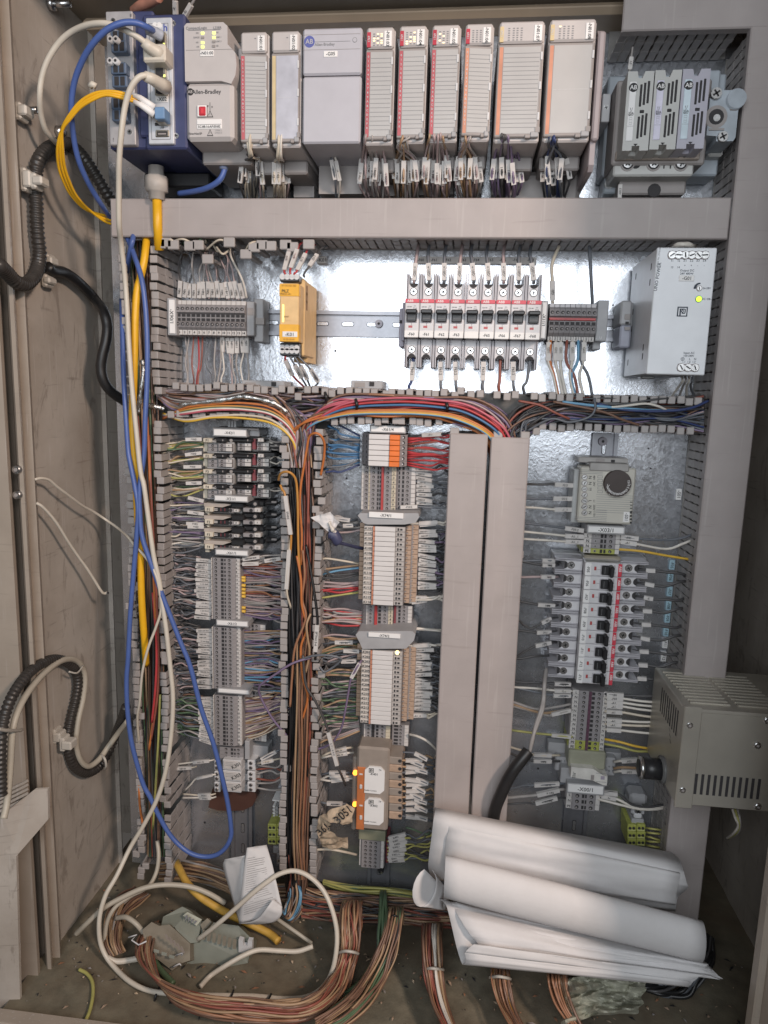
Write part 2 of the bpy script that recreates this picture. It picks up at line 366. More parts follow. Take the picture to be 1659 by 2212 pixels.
# ================================================================ wiring ducts
PITCH_F = .0114; DT = .08
def fing_mesh(side, head=True):
    """finger of a vertical duct; side = +1: head points to +x"""
    m = MB(); m.box(-.001, .001, -.0044, .0044, DT-.003, .003, DUCT)
    for k in (.32, .62): m.box(-.0013, .0013, -.0051, .0051, DT*k+.004, DT*k-.004, DUCT)
    if head: m.box(min(0, side*.0085)-.001, max(0, side*.0085)+.001, -.0049, .0049, DT+.0005, DT-.0028, DUCT, .0008)
    return m
def fingers(parent, vert, fixed, a, b, side, gap=(), jit=1., miss=.02, d0=0):
    n = int(abs(b-a)/PITCH_F)
    for k in range(n):
        q = min(a, b)+PITCH_F*(k+.5)
        if any(g0 < q < g1 for g0, g1 in gap) or RG.random() < miss: continue
        o = fin(fing_mesh(side), 'finger', parent, key='fv%d' % side, loc=((fixed+RG.gauss(0, .0007)*jit), -d0, q) if vert else (q, -d0, fixed+RG.gauss(0, .0007)*jit))
        t = RG.gauss(0, .009)*jit; s = RG.gauss(0, .009)*jit
        if RG.random() < .035*jit: t += RG.choice((-.09, .07)); s += RG.uniform(-.05, .05)
        o.rotation_euler = (s, 0 if vert else 1.5708, t) if vert else (0, -1.5708, t)
        if not vert: o.rotation_euler = (RG.gauss(0, .03)*jit, math.radians(-90), RG.gauss(0, .03)*jit)
def zz(x, y, d=DT): return P(x, y, d).z
def xx(x, y, d=DT): return P(x, y, d).x
Z('P')
# left vertical duct
xa = (xx(257, 560)+xx(291, 1560))/2; xb = (xx(339, 600)+xx(361, 1500))/2
print('duct L', xx(257, 560), xx(291, 1560), xx(339, 600), xx(361, 1500))
zt, zb = zz(300, 522), zz(330, 1905)
dl = thing('wiring_duct', ((xa+xb)/2, 0, (zt+zb)/2), 'long open slotted grey wiring duct standing along the left edge of the plate', 'wiring duct', 'slotted wiring ducts')
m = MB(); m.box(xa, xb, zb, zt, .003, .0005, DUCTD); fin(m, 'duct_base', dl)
fingers(dl, 1, xa, zb, zt, 1, jit=1.2)
fingers(dl, 1, xb, zb, zt, -1, gap=((zz(350, 905), zz(350, 846)),), jit=1.2)
DLX = (xa, xb)
# middle horizontal duct (open)
zt2, zb2 = zz(900, 843), zz(900, 908)
x0, x1 = xb+.004, xx(1527, 890)
print('duct M', zz(400, 838), zz(1480, 860), zz(420, 905), zz(1480, 938))
zt2 = (zz(400, 834)+zz(1000, 843)+zz(1480, 858))/3; zb2 = (zz(420, 906)+zz(820, 912)+zz(1480, 938))/3
dm = thing('wiring_duct', ((x0+x1)/2, 0, zt2), 'open slotted grey wiring duct across the plate full of red and dark wires', 'wiring duct', 'slotted wiring ducts')
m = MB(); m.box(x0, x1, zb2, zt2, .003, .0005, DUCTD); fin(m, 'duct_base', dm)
def hf(parent, z, xa, xb, side, gap=(), jit=1., head=True):
    """row of fingers of a horizontal duct; side -1: heads point down"""
    n = int((xb-xa)/PITCH_F)
    for k in range(n):
        q = xa+PITCH_F*(k+.5)
        if any(g0 < q < g1 for g0, g1 in gap) or RG.random() < .02*jit: continue
        mm = None
        if ('fh%d%d' % (side, head)) not in MC:
            mm = MB(); mm.box(-.0044, .0044, -.001, .001, DT-.003, .003, DUCT)
            for kk in (.32, .62): mm.box(-.0051, .0051, -.0013, .0013, DT*kk+.004, DT*kk-.004, DUCT)
            if head: mm.box(-.0046, .0046, min(0, side*.0075)-.001, max(0, side*.0075)+.001, DT+.0005, DT-.0028, DUCT, .0009)
        o = fin(mm, 'finger', parent, key='fh%d%d' % (side, head), loc=(q+RG.gauss(0, .0005)*jit, 0, z+RG.gauss(0, .0007)*jit))
        o.rotation_euler = (RG.gauss(0, .010)*jit, RG.gauss(0, .010)*jit, RG.gauss(0, .009)*jit)
        if RG.random() < .04*jit: o.rotation_euler.x += RG.choice((-.08, .09)); o.rotation_euler.y += RG.uniform(-.06, .06)
hf(dm, zt2, x0+.012, x1, -1, jit=1.2)
hf(dm, zb2, x0+.005, x1, 1, gap=((xx(580, 905), xx(692, 905)), (xx(968, 915), xx(1150, 920))), jit=1.3)
# centre vertical duct between the two terminal columns
xc, xd = (xx(606, 1000)+xx(609, 1500))/2, (xx(690, 1000)+xx(689, 1500)+xx(686, 1750))/3
print('duct C', xx(606, 1000), xx(608, 1500), xx(690, 1000), xx(689, 1500))
zc0, zc1 = zz(650, 1900), zb2+.002
dc = thing('wiring_duct', ((xc+xd)/2, 0, (zc0+zc1)/2), 'open slotted grey wiring duct running down between the two left terminal columns', 'wiring duct', 'slotted wiring ducts')
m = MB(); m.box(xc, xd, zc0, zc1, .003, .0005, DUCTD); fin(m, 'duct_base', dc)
fingers(dc, 1, xc, zc0, zc1-.004, 1, jit=1.2); fingers(dc, 1, xd, zc0, zc1-.01, -1, jit=1.5)
DCX = (xc, xd)
# twin covered ducts in the centre
CD = .086
def cover_duct(xl, xr, z0, z1, label, fl=True, fr=True):
    t = thing('wiring_duct', ((xl+xr)/2, 0, (z0+z1)/2), label, 'wiring duct', 'covered wiring ducts')
    m = MB(); m.box(xl, xr, z0, z1, CD, CD-.002, COVER, .0015)
    m.box(xl, xl+.0015, z0, z1, CD-.002, CD-.012, COVER); m.box(xr-.0015, xr, z0, z1, CD-.002, CD-.012, COVER); fin(m, 'duct_cover', t)
    m = MB(); m.box(xl+.002, xr-.002, z0, z1, .003, .0005, DUCTD); fin(m, 'duct_base', t)
    if fl: fingers(t, 1, xl+.004, z0, z1, 1, jit=.4)
    if fr: fingers(t, 1, xr-.004, z0, z1, -1, jit=.4)
    return t
q = [xx(968, 936, CD), xx(940, 1740, CD), xx(1053.5, 940, CD), xx(1014, 1755, CD), xx(1057, 945, CD), xx(1018, 1755, CD), xx(1144, 946, CD), xx(1095, 1770, CD)]
print('covers', q)
z0 = zz(1000, 1800)
ta = cover_duct((q[0]+q[1])/2, (q[2]+q[3])/2-.0005, z0, zz(1010, 937, CD), 'left one of the two tall covered grey ducts in the centre of the plate')
tb = cover_duct((q[4]+q[5])/2+.0012, (q[6]+q[7])/2, z0, zz(1100, 945, CD), 'right one of two tall covered grey ducts, a black cable in front')
for t, x in ((ta, (q[0]+q[1])/2+.006), (tb, (q[4]+q[5])/2+.01), (tb, (q[6]+q[7])/2-.006)):
    m = MB(); zq = zz(1000, 938, CD) if t is ta else zz(1100, 945, CD)
    m.box(x-.006, x+.006, zq-.004, zq+.008, CD-.003, CD-.006, DUCT, .001); fin(m, 'corner_finger', t)
# horizontal covered duct below the controller row
q = [zz(300, 420, CD), zz(1570, 435, CD), zz(300, 500, CD), zz(1560, 529, CD), xx(238, 455, CD), xx(1576, 480, CD)]
print('hcover', q)
zt3, zb3 = (q[0]+q[1])/2, (q[2]+q[3])/2
th = thing('wiring_duct', ((q[4]+q[5])/2, 0, zb3), 'wide horizontal grey duct with a plain cover below the controller row', 'wiring duct', 'covered wiring ducts')
m = MB(); m.box(q[4], q[5], zb3, zt3, CD, CD-.002, COVER, .0015); m.box(q[4], q[5], zb3, zb3+.0015, CD-.002, CD-.012, COVER); m.box(q[4], q[5], zt3-.0015, zt3, CD-.002, CD-.012, COVER); fin(m, 'duct_cover', th)
m = MB(); m.box(q[4]+.06, q[5], zb3+.002, zt3-.002, .003, .0005, DUCTD); fin(m, 'duct_base', th)
hf(th, zb3+.004, q[4]+.06, q[5], 1, jit=.5); HCZ = zb3; HCX = (q[4], q[5])
# right vertical covered duct and the top one
q = [xx(1622, 53, CD), xx(1573, 540, CD), xx(1478, 1457, CD), xx(1441, 1836, CD), xx(1656, 700, CD), xx(1576, 1377, CD), xx(1511, 1980, CD)]
print('rcover', q)
RX0, RX1 = sum(q[:4])/4, sum(q[4:])/3
tr = thing('wiring_duct', ((RX0+RX1)/2, 0, 0), 'tall covered grey duct standing along the right edge of the plate', 'wiring duct', 'covered wiring ducts')
zt4 = zz(1630, 52, CD)
m = MB(); m.box(RX0, RX1, ZB+.015, zt4, CD, CD-.002, COVER, .0015); m.box(RX0, RX0+.0015, ZB+.015, zt4, CD-.002, CD-.012, COVER); m.box(RX1-.0015, RX1, ZB+.015, zt4, CD-.002, CD-.03, COVER); fin(m, 'duct_cover', tr)
m = MB(); m.box(RX0+.002, RX1-.002, ZB+.015, zt4, .003, .0005, DUCTD); fin(m, 'duct_base', tr)
fingers(tr, 1, RX0+.004, ZB+.02, zt4, 1, jit=.3, miss=.0)
q = [zz(1346, 74, CD), zz(1620, 53.5, CD), xx(1345, 40, CD)]
print('tcover', q)
zt5 = (q[0]+q[1])/2
tt = thing('wiring_duct', (q[2]+.1, 0, zt5), 'short horizontal covered grey duct in the upper right corner above the fuse holders', 'wiring duct', 'covered wiring ducts')
m = MB(); m.box(q[2], RX1+.02, zt5, zt5+.07, CD+.0004, CD-.002, COVER, .0015); m.box(q[2], RX0, zt5, zt5+.0015, CD-.002, CD-.012, COVER); fin(m, 'duct_cover', tt)
m = MB(); m.box(q[2], RX0, zt5+.004, zt5+.06, .004, .001, DUCTD); fin(m, 'duct_base', tt)
hf(tt, zt5+.004, q[2], RX0-.004, 1, jit=.3); TCX = q[2]
# ================================================================ mounting rails
def rail(vert, c, a, b, label):
    """35 mm top-hat rail with slots"""
    m = MB(); pr = [(-.0175, .0075), (-.0125, .0075), (-.0125, .001), (.0125, .001), (.0125, .0075), (.0175, .0075)]
    n = len(pr)
    lo = [(q-.0, -d) for q, d in pr]
    v = [((c+q, -d, e) if vert else (e, -d, c+q)) for e in (a, b) for q, d in pr]
    fs = [(k, k+1, k+1+n, k+n) for k in range(n-1)]
    m.add(v, fs, RAILM)
    s = .036; k = min(a, b)+.01
    while k < max(a, b)-.03:   # oblong slots with a raised edge
        L_, hw = .018, .0031
        pts = [(math.cos(t)*hw, math.sin(t)*hw+(L_/2-hw if math.sin(t) >= 0 else -L_/2+hw)) for t in [6.2832*i/16 for i in range(16)]]
        m.add([((c+p[0], -.0016, k+.012+p[1]) if vert else (k+.012+p[1], -.0016, c+p[0])) for p in pts], [tuple(range(16))], HOLE)
        pin = [(p[0]*.75, p[1]*.9) for p in pts]
        m.add([((c+p[0], -.0019, k+.012+p[1]) if vert else (k+.012+p[1], -.0019, c+p[0])) for p in pin], [tuple(range(16))], GALV)
        k += s
    return fin(m, 'mounting_rail', label=label, cat='mounting rail', group='mounting rails')
RAILM = mat('rail_zinc', (.27, .275, .30), .34, .55, .05, 200)
ZR = (zz(800, 672, .0075)+zz(800, 728, .0075))/2
rail(0, ZR, xx(350, 700, 0), xx(1440, 700, 0), 'horizontal zinc rail carrying the yellow relay and the upper breaker row')
XR1 = xx(525, 1790, 0); XR2 = xx(827, 1600, 0)+0; XR3 = xx(1305, 955, 0)
rail(1, XR1, zz(525, 1900, 0), zz(525, 930, 0), 'vertical zinc rail below the handwritten relays in the left column')
rail(1, XR2, zz(820, 1905, 0), zz(820, 930, 0), 'vertical zinc rail behind the white relay strips in the middle column')
rail(1, XR3, zz(1280, 1860, 0), zz(1300, 935, 0), 'vertical zinc rail with dark bolt above the dial thermostat in the right column')
for nme, x, y, r in (('plate_bolt', 819, 700, .0055), ('plate_bolt', 1301, 953, .006)):
    p = P(x, y, 0); m = MB(); m.disc(p.x, p.z, .0055, .0012, r, mat('bolt_dark', (.20, .19, .21), .45, .6), 14, r*1.06); m.disc(p.x, p.z, .0056, .0054, r*.35, HOLE, 6)
    fin(m, nme, label='dark bolt head holding the horizontal rail left of the breaker row' if y == 700 else 'dark bolt head at the top of the rail above the dial thermostat', cat='bolt')
# ================================================================ controller row
FD = .14
def rfin(name, parent=None, **k):
    global _mb
    o = fin(_mb, name, parent, **k); return o
# ---- ethernet switch with two modules
Z('A')
SD = .15
a = rect(697, 70, 868, 940, SD); b = rect(955, 115, 1122, 935, SD)
SWX = (a, b)
sw = thing('network_switch', ((a[0]+b[1])/2, -.03, a[2]), 'blue metal network switch with fibre and copper port modules at the upper left', 'network switch')
m = MB(); m.box(a[0]-.004, a[1]+.022, a[2]-.002, a[3]+.004, SD-.008, .012, BLUEH, .002); m.box(a[1]+.004, a[1]+.021, a[2]+.01, a[3]-.01, SD-.002, SD-.008, BLUEH, .002)
m.box(b[0]-.006, b[1]+.014, b[2]-.004, b[3]+.006, SD-.004, .012, BLUEH, .002); m.box(b[1]+.0145, b[1]+.0152, b[2]+.01, b[3]-.01, SD-.02, SD-.12, mat('blue_fin', (.085, .10, .26), .5))
for k in range(9): m.box(b[1]+.014, b[1]+.0158, b[2]+.008, b[2]+.055, SD-.03-k*.009, SD-.033-k*.009, BLUEH)
m.box(a[0], b[1]+.01, a[2]-.022, a[2]-.004, .06, .012, BLACK, .002); fin(m, 'housing', sw)
m = MB(); m.box(a[0], a[1], a[2], a[3], SD, SD-.008, mat('switch_face', (.47, .46, .47), .4, .3), .001)
for q in ((735, 135), (842, 855)): p = P(*q, SD); m.screw(p.x, p.z, SD+.001, .0028)
m.ptext('!', 735, 905, SD, 22); m.ptext('II', 848, 100, SD, 18); fin(m, 'fibre_module_face', sw)
DKB = mat('port_blue_grey', (.10, .14, .21), .45)
for (x, y, rings) in ((765, 232, 0), (770, 300, 1), (768, 440, 1), (775, 525, 0), (770, 668, 0), (775, 745, 0)):
    m = MB(); m.pbox(x-52, y-38, x+48, y+38, SD+.010, SD, DKB, .001); m.pbox(x-34, y-30, x-6, y+28, SD+.0106, SD+.0098, HOLE); m.pbox(x+4, y-30, x+32, y+28, SD+.0106, SD+.0098, HOLE)
    o = fin(m, 'fibre_port', sw)
    for i in ((-1, 1) if rings else ()):
        p = P(x-28+i*18, y-38, SD+.012); m = MB(); m.disc(p.x, p.z, SD+.016, SD+.008, .0035, LTG, 12); m.disc(p.x, p.z, SD+.0162, SD+.0158, .0017, HOLE, 8); fin(m, 'dust_plug', o)
    m = MB(); p = P(x+62, y+28, SD); m.disc(p.x, p.z, SD+.0012, SD, .0021, LTG, 8); fin(m, 'indicator', sw)
m = MB(); m.box(b[0], b[1], b[2], b[3], SD+.001, SD-.004, mat('switch_face_light', (.62, .64, .68), .38, .25), .001)
m.prect(972, 150, 1098, 905, SD+.0012, INKG); m.prect(976, 154, 1094, 901, SD+.0014, mat('switch_face_light', (0, 0, 0)))
m.ptext('h', 1072, 178, SD+.0016, 40, mat('print_blue', (.05, .08, .35), .6)); 
for x in (1008, 1036): p = P(x, 168, SD); m.disc(p.x, p.z, SD+.0022, SD+.001, .003, WHITE, 10)
m.ptext('USB', 1050, 826, SD+.0016, 11); fin(m, 'copper_module_face', sw)
for (x0, y0, x1, y1) in ((1000, 205, 1072, 300), (1000, 300, 1072, 395), (1000, 420, 1075, 505), (1000, 520, 1080, 615)):
    m = MB(); m.pbox(x0, y0, x1, y1, SD+.006, SD, mat('jack_metal', (.45, .42, .36), .35, .9), .0008); m.pbox(x0+8, y0+8, x1-18, y1-10, SD+.0063, SD+.005, HOLE); m.pbox(x0+20, y1-14, x1-30, y1-6, SD+.0065, SD+.005, HOLE)
    o = fin(m, 'network_jack', sw)
    m = MB(); m.prect(x1-16, y1-22, x1-4, y1-6, SD+.0065, LEDY); fin(m, 'link_led', o)
m = MB(); m.pbox(1005, 690, 1066, 790, SD+.014, SD, mat('jack_metal', (0, 0, 0)), .001); fin(m, 'fibre_cage', sw)
m = MB(); m.pbox(1003, 795, 1066, 812, SD+.003, SD, HOLE); m.pbox(1006, 840, 1094, 886, SD+.003, SD, mat('jack_metal', (0, 0, 0)), .0008); m.pbox(1016, 850, 1084, 878, SD+.0035, SD, HOLE); m.pbox(1024, 862, 1076, 872, SD+.0038, SD, GREYD); fin(m, 'usb_port', sw)
m = MB(); m.pbox(1008, 622, 1088, 662, SD+.0022, SD+.001, WHITE); m.ptext('-X02', 1050, 643, SD+.0023, 22); fin(m, 'name_label', sw)
m = MB()
for q in ((1158, 170), (1176, 893)): p = P(*q, SD-.01); m.screw(p.x-.004, p.z, SD-.003, .0032)
fin(m, 'housing_screws', sw)
# blue module latch, gland below
p = P(1013, 1080, .09); gl = thing('cable_gland', p, 'pale plastic cable gland with yellow cable below the network switch', 'cable gland')
m = MB(); pts = [(p.x, -.09, p.z+q) for q in (0, -.012, -.0125, -.03, -.031, -.040)]
m.tube(pts, .0125, mat('gland_plastic', (.50, .46, .42), .5), 8, rad=lambda t: [.8, .8, 1.15, 1.15, .85, .8][int(round(t*5))]); fin(m, 'gland_nut', gl)
m = MB(); m.tube([(p.x, -.09, p.z-.036), (p.x-.001, -.088, p.z-.07), (p.x-.003, -.08, p.z-.1)], .0062, CABY, 8); fin(m, 'gland_cable', gl)
# ---- main controller
Z('B')
CDp = .15
ct = thing('programmable_controller', P(290, 700, .01), 'wide pale grey controller with red port and green lights, labelled N01:00', 'controller')
a = rect(86, 190, 482, 1165, CDp); c = rect(86, 190, 500, 680, CDp)
zs = P(290, 678, CDp).z
m = MB(); m.box(a[0], a[1], a[2], zs-.0004, CDp, .012, GREY, .004)
m.prism([(a[0], zs+.0004), (a[1]-.014, zs+.0004), (a[1]-.002, zs-.003), (a[1]+.003, zs+.006), (a[1]+.0045, zs+.017), (a[1]+.003, zs+.030), (a[1]-.006, zs+.039), (a[1]-.006, a[3]-.004), (a[1]-.011, a[3]), (a[0]+.003, a[3]), (a[0], a[3]-.003)], CDp+.0008, .04, GREY)
m.box(a[1]-.004, a[1]+.012, a[2]+.018, a[3]-.012, CDp-.03, .012, GREY, .002)
m.box(a[0]+.004, a[1]+.01, a[2]-.014, a[2]+.01, CDp-.04, .012, GREYD, .002); fin(m, 'housing', ct)
m = MB(); D1 = CDp+.001
m.ptext('CompactLogix', 178, 232, D1, 20, INKG); m.ptext('L33ER', 352, 230, D1, 18, INKG); m.prect(108, 246, 378, 250, D1+.0002, INKG); m.prect(90, 410, 488, 413, D1+.0002, GREYD)
m.ptext('Allen-Bradley', 262, 761, CDp, 30); p = P(128, 763, CDp); m.disc(p.x, p.z, CDp+.0004, CDp-.001, .0039, INK, 16); m.text('AB', p.x, p.z, CDp+.0005, .0032, GREY)
m.ptext('EtherNet/IP', 168, 1109, CDp, 16); 
for y in (945, 1100):
    p = P(292, y, CDp); s = .0038; m.add([(p.x-s, -CDp-.0003, p.z-s), (p.x+s, -CDp-.0003, p.z-s), (p.x, -CDp-.0003, p.z+s)], [(0, 1, 2)], INK); m.add([(p.x-s*.7, -CDp-.0005, p.z-s*.8), (p.x+s*.7, -CDp-.0005, p.z-s*.8), (p.x, -CDp-.0005, p.z+s*.65)], [(0, 1, 2)], GREY); m.text('!', p.x, p.z-.001, CDp+.0006, .003, INK)
m.ptext('1 Port 1', 360, 1082, CDp, 12, INKG); m.ptext('2 Port 2', 360, 1102, CDp, 12, INKG)
p = P(291, 888, CDp); m.frect(p.x-.0003, p.x+.0003, p.z-.005, p.z+.005, CDp+.0003, INK); m.frect(p.x-.003, p.x-.002, p.z, p.z+.002, CDp+.0003, INK); m.frect(p.x+.002, p.x+.003, p.z-.001, p.z+.001, CDp+.0003, INK); m.disc(p.x, p.z-.0055, CDp+.0004, CDp, .001, INK, 8)
for x, y, t in ((186, 274, 'I/O'), (178, 311, 'FORCE'), (186, 352, 'I/O'), (190, 388, 'OK'), (352, 270, 'NS'), (362, 308, 'LINK 1'), (362, 343, 'LINK 2'), (352, 380, 'SD')): m.ptext(t, x, y, D1, 11, INKG)
fin(m, 'printing', ct)
for x, y, on in ((228, 274, 1), (228, 311, 0), (228, 352, 1), (228, 388, 1), (322, 272, 1), (322, 310, 1), (320, 345, 0), (320, 382, 0)):
    m = MB(); m.pbox(x-13, y-10, x+13, y+10, D1+.0006, D1-.001, LEDY if on else GREYD); fin(m, 'status_led', ct)
m = MB(); m.pbox(207, 413, 320, 466, D1+.0008, D1, WHITE, .0004); m.ptext('-N01:00', 264, 440, D1+.0008, 22); fin(m, 'name_label', ct)
m = MB(); m.pbox(181, 867, 266, 970, CDp+.002, CDp-.001, GREYD, .0008); m.pbox(186, 872, 261, 965, CDp+.0024, CDp, WHITE); m.pbox(195, 880, 252, 958, CDp+.0035, CDp, RED, .001); m.pbox(214, 898, 236, 942, CDp+.0042, CDp, mat('red_bright', (.75, .06, .08), .35)); fin(m, 'usb_port', ct)
m = MB(); m.pbox(180, 986, 387, 1070, CDp+.001, CDp-.001, WHITE, .0006); m.prect(184, 1030, 383, 1033, CDp+.0012, INK); m.ptext('5C:88:16:AF:E0:82', 284, 1050, CDp+.0011, 17); fin(m, 'address_label', ct)
m = MB(); p0 = P(400, 1165, .10); m.box(p0.x-.008, p0.x+.008, p0.z-.018, p0.z+.004, .10, .085, TAN, .001); fin(m, 'network_plug_housing', ct)
# ---- input / output cards
def io_card(x0, y0, x1, y1, name, stripe, nl, label, lights=(), head=None, zone='C', d=FD, tilt=0, card=PANEL):
    Z(zone)
    a = rect(x0, y0, x1, y1, d); w_ = a[1]-a[0]; h_ = a[3]-a[2]
    t = thing('module', ((a[0]+a[1])/2, -.01, a[2]), label, 'input output module', 'input and output modules')
    m = MB(); m.box(a[0], a[1], a[2]-.004, a[3], d-.004, .012, GREY, .002); zh = a[3]-h_*.185
    m.box(a[0]+.0005, a[1]-.0015, zh, a[3], d+.001, d-.006, GREY, .002)
    m.box(a[0]+.002, a[1]-.002, a[2]-.020, a[2]-.004, .09, .02, GREYD, .002); m.box(a[0]+.003, a[1]-.004, a[2]-.034, a[2]-.02, .04, .012, GREYD)
    m.box(a[0]+.006, a[0]+.012, a[2]-.042, a[2]-.03, .03, .012, BLACK); m.box(a[1]-.014, a[1]-.008, a[2]-.042, a[2]-.03, .03, .012, BLACK); fin(m, 'housing', t)
    # hinged door with its card
    zc = (zh+a[2])/2; m = MB(); hw = w_/2; hh = (zh-a[2])/2
    m.box(-hw, hw-.0012, -hh+.0005, hh-.0012, .0015, -.004, GREYD, .001)
    sl = -hw+w_*.035; sr = -hw+w_*(.155 if w_ < .05 else .115); rr = hw-w_*.075
    m.frect(sl, sr, -hh+.003, hh-.004, .0018, stripe); m.frect(sr+.0006, rr, -hh+.004, hh-.004, .0018, card)
    for k in range(nl):
        z = hh-.006-(2*hh-.012)*(k+1)/(nl+1); m.frect(sr+.001, rr-.0008, z-.00022, z+.00022, .0020, INKG)
        if stripe is not YSTR and k % 1 == 0 and w_ < .05: m.text('0123456789ABCDEFGH'[k % 16], (sl+sr)/2, z+.002, .0019, .0022, LTG)
    if not nl:
        m.frect(sr+.002, rr-.002, 0, .0003, .0020, LTG)
    for z in (.72, .1, -.55): m.box(hw-.0035, hw-.0015, hh*z-.004, hh*z+.004, .0026, 0, LTG)
    m.box(hw-w_*.2, hw-.001, -hh, -hh+.006, .003, -.002, MIDG, .0008); m.box(hw-w_*.32, hw-w_*.2, -hh-.001, -hh+.003, .003, -.002, GREYD, .0006); m.box(hw-w_*.1, hw, -hh+.005, -hh+.0105, .003, -.002, GREYD)
    fin(m, 'door', t, loc=((a[0]+a[1])/2, -d+.001, zc), rot=(0, 0, tilt))
    m = MB(); zt = a[3]-.0035; lw = .0088; xl = a[1]-.0035-lw
    m.box(xl, xl+lw, zh+.0015, zt-.001, d+.0018, d, WHITE, .0003); m.text(name, xl+lw/2, (zh+zt)/2, d+.0018, .0034, INK, -90); fin(m, 'name_label', t)
    m = MB(); xs = a[0]+.0012
    if head: m.box(xs, xs+.0042, zh+.001, zt-.002, d+.0014, d, head); m.text('1769', xs+.0021, (zh+zt)/2, d+.0014, .0024, LTG, 90)
    for i, (cx_, n_, on) in enumerate(lights):
        for k in range(n_):
            z = zt-.004-(zt-zh-.007)*k/max(1, n_-1); m.frect(a[0]+w_*cx_-.0011, a[0]+w_*cx_+.0011, z-.0005, z+.0005, d+.0013, LEDW if (k in on) else INKG)
    fin(m, 'header_print', t); return t, a
cards = []
Z('B')
cards.append(io_card(545, 265, 772, 1185, '-N01:01', PINKR, 19, 'narrow grey card labelled N01:01 beside the controller, ruled door slightly open', head=None, zone='B', tilt=.10, lights=((.55, 1, ()),)))
cards.append(io_card(800, 258, 1040, 1182, '-N01:02', YSTR, 0, 'narrow grey card labelled N01:02 with plain door card and beige stripe', head=None, zone='B', tilt=.0, card=mat('door_card_blue', (.47, .48, .54), .3), lights=((.55, 1, ()),)))
RDH = mat('header_red', (.45, .035, .06), .45)
Lf = (.32, .45, .58, .71)
cards.append(io_card(97, 172, 277, 885, '-N01:03', PINKR, 17, 'grey input card labelled N01:03 with red stripe, right of the wide blank module', [(.28, 6, (2, 3)), (.41, 6, (0, 2, 4)), (.54, 6, (0, 1, 3, 4)), (.66, 6, (2, 3))], RDH))
cards.append(io_card(303, 163, 482, 875, '-N01:04', PINKR, 17, 'grey input card labelled N01:04 with red stripe and three lit columns', [(.28, 6, (4, 5)), (.41, 6, (2, 4)), (.54, 6, (0, 2, 3, 4)), (.66, 6, (2,))], RDH))
cards.append(io_card(508, 157, 690, 868, '-N01:05', PINKR, 18, 'grey input card labelled N01:05 with red stripe and few lights', [(.28, 6, (1, 4)), (.41, 6, (2, 5)), (.54, 6, ()), (.66, 6, ())], RDH))
cards.append(io_card(716, 150, 897, 862, '-N01:06', ORNG, 18, 'grey input card labelled N01:06 whose ruled door stands ajar', [(.28, 6, ()), (.41, 6, ()), (.54, 6, ()), (.66, 6, ())], RDH, tilt=.13))
cards.append(io_card(927, 135, 1217, 870, '-N01:07', ORNG, 18, 'wide grey output card labelled N01:07 with orange stripe and ruled door', [(.22, 6, ()), (.32, 6, ()), (.40, 6, ()), (.49, 6, ())], YSTR))
cards.append(io_card(1243, 122, 1540, 865, '-N01:08', ORNG, 0, 'wide grey card labelled N01:08 with orange stripe and blank door', [(.22, 6, (0,)), (.31, 6, ()), (.40, 6, ()), (.49, 6, ())], YSTR))
# ---- blank power module
Z('B'); a = rect(1058, 233, 1545, 1188, FD)
t = thing('power_supply_module', P(1300, 1180, .01), 'wide blank lilac grey module labelled G05 between the narrow cards', 'power module')
LIL = mat('lilac_grey', (.46, .455, .495), .45, 0, .03)
zs = P(1300, 626, FD).z
m = MB(); m.box(a[0], a[1], a[2], zs-.0005, FD, .012, LIL, .002); m.box(a[0], a[1], zs+.0005, a[3], FD+.001, .012, LIL, .002); m.box(a[0]+.004, a[1]-.004, a[2]-.034, a[2], .06, .012, GREYD)
for x in (.12, .35, .6, .85): m.box(a[0]+(a[1]-a[0])*x, a[0]+(a[1]-a[0])*x+.01, a[2]-.044, a[2]-.03, .035, .012, BLACK)
fin(m, 'housing', t)
m = MB(); m.prect(1160, 342, 1455, 345, FD+.0013, INKG); m.prect(1062, 283, 1538, 286, FD+.0013, GREYD); m.prect(1062, 408, 1538, 411, FD+.0013, GREYD); m.ptext('Allen-Bradley', 1242, 368, FD+.001, 20, INKG)
p = P(1117, 350, FD); m.disc(p.x, p.z, FD+.0014, FD, .0062, mat('logo_blue', (.10, .12, .36), .5), 18); m.text('AB', p.x, p.z, FD+.0015, .005, LIL)
p = P(1493, 335, FD); m.disc(p.x, p.z, FD+.0013, FD, .0028, INKG, 10); m.disc(p.x, p.z, FD+.0014, FD, .0022, LIL, 10); fin(m, 'printing', t)
m = MB(); m.pbox(1232, 420, 1347, 472, FD+.0018, FD, WHITE, .0004); m.ptext('-G05', 1292, 446, FD+.0018, 24); fin(m, 'name_label', t)
# right end cap
Z('C'); a = rect(1543, 178, 1602, 900, .128); t = thing('closing_module', (a[0], -.01, a[2]), 'purplish grey end cap closing the card row on the right', 'end cap')
EC = mat('end_cap_grey', (.40, .345, .35), .5, 0, .05)
m = MB(); m.box(a[0], a[1]-.004, a[2]-.03, a[3], .128, .012, EC, .006); m.box(a[0], a[0]+.008, a[2], a[3]-.006, .136, .12, EC, .002)
m.box(a[0]-.09, a[1]-.006, a[2]-.05, a[2]-.006, .05, .012, GREYD, .006); fin(m, 'cap_shell', t)
# small terminal clamp beside the cap
Z('C'); a = rect(1592, 590, 1645, 770, .06); m = MB(); m.box(a[0], a[1], a[2], a[3], .06, .012, LTG, .001); m.screw((a[0]+a[1])/2, (a[2]+a[3])/2, .0605, .003)
fin(m, 'rail_clamp', label='pale rail clamp with a screw between end cap and fuse holders', cat='rail clamp')
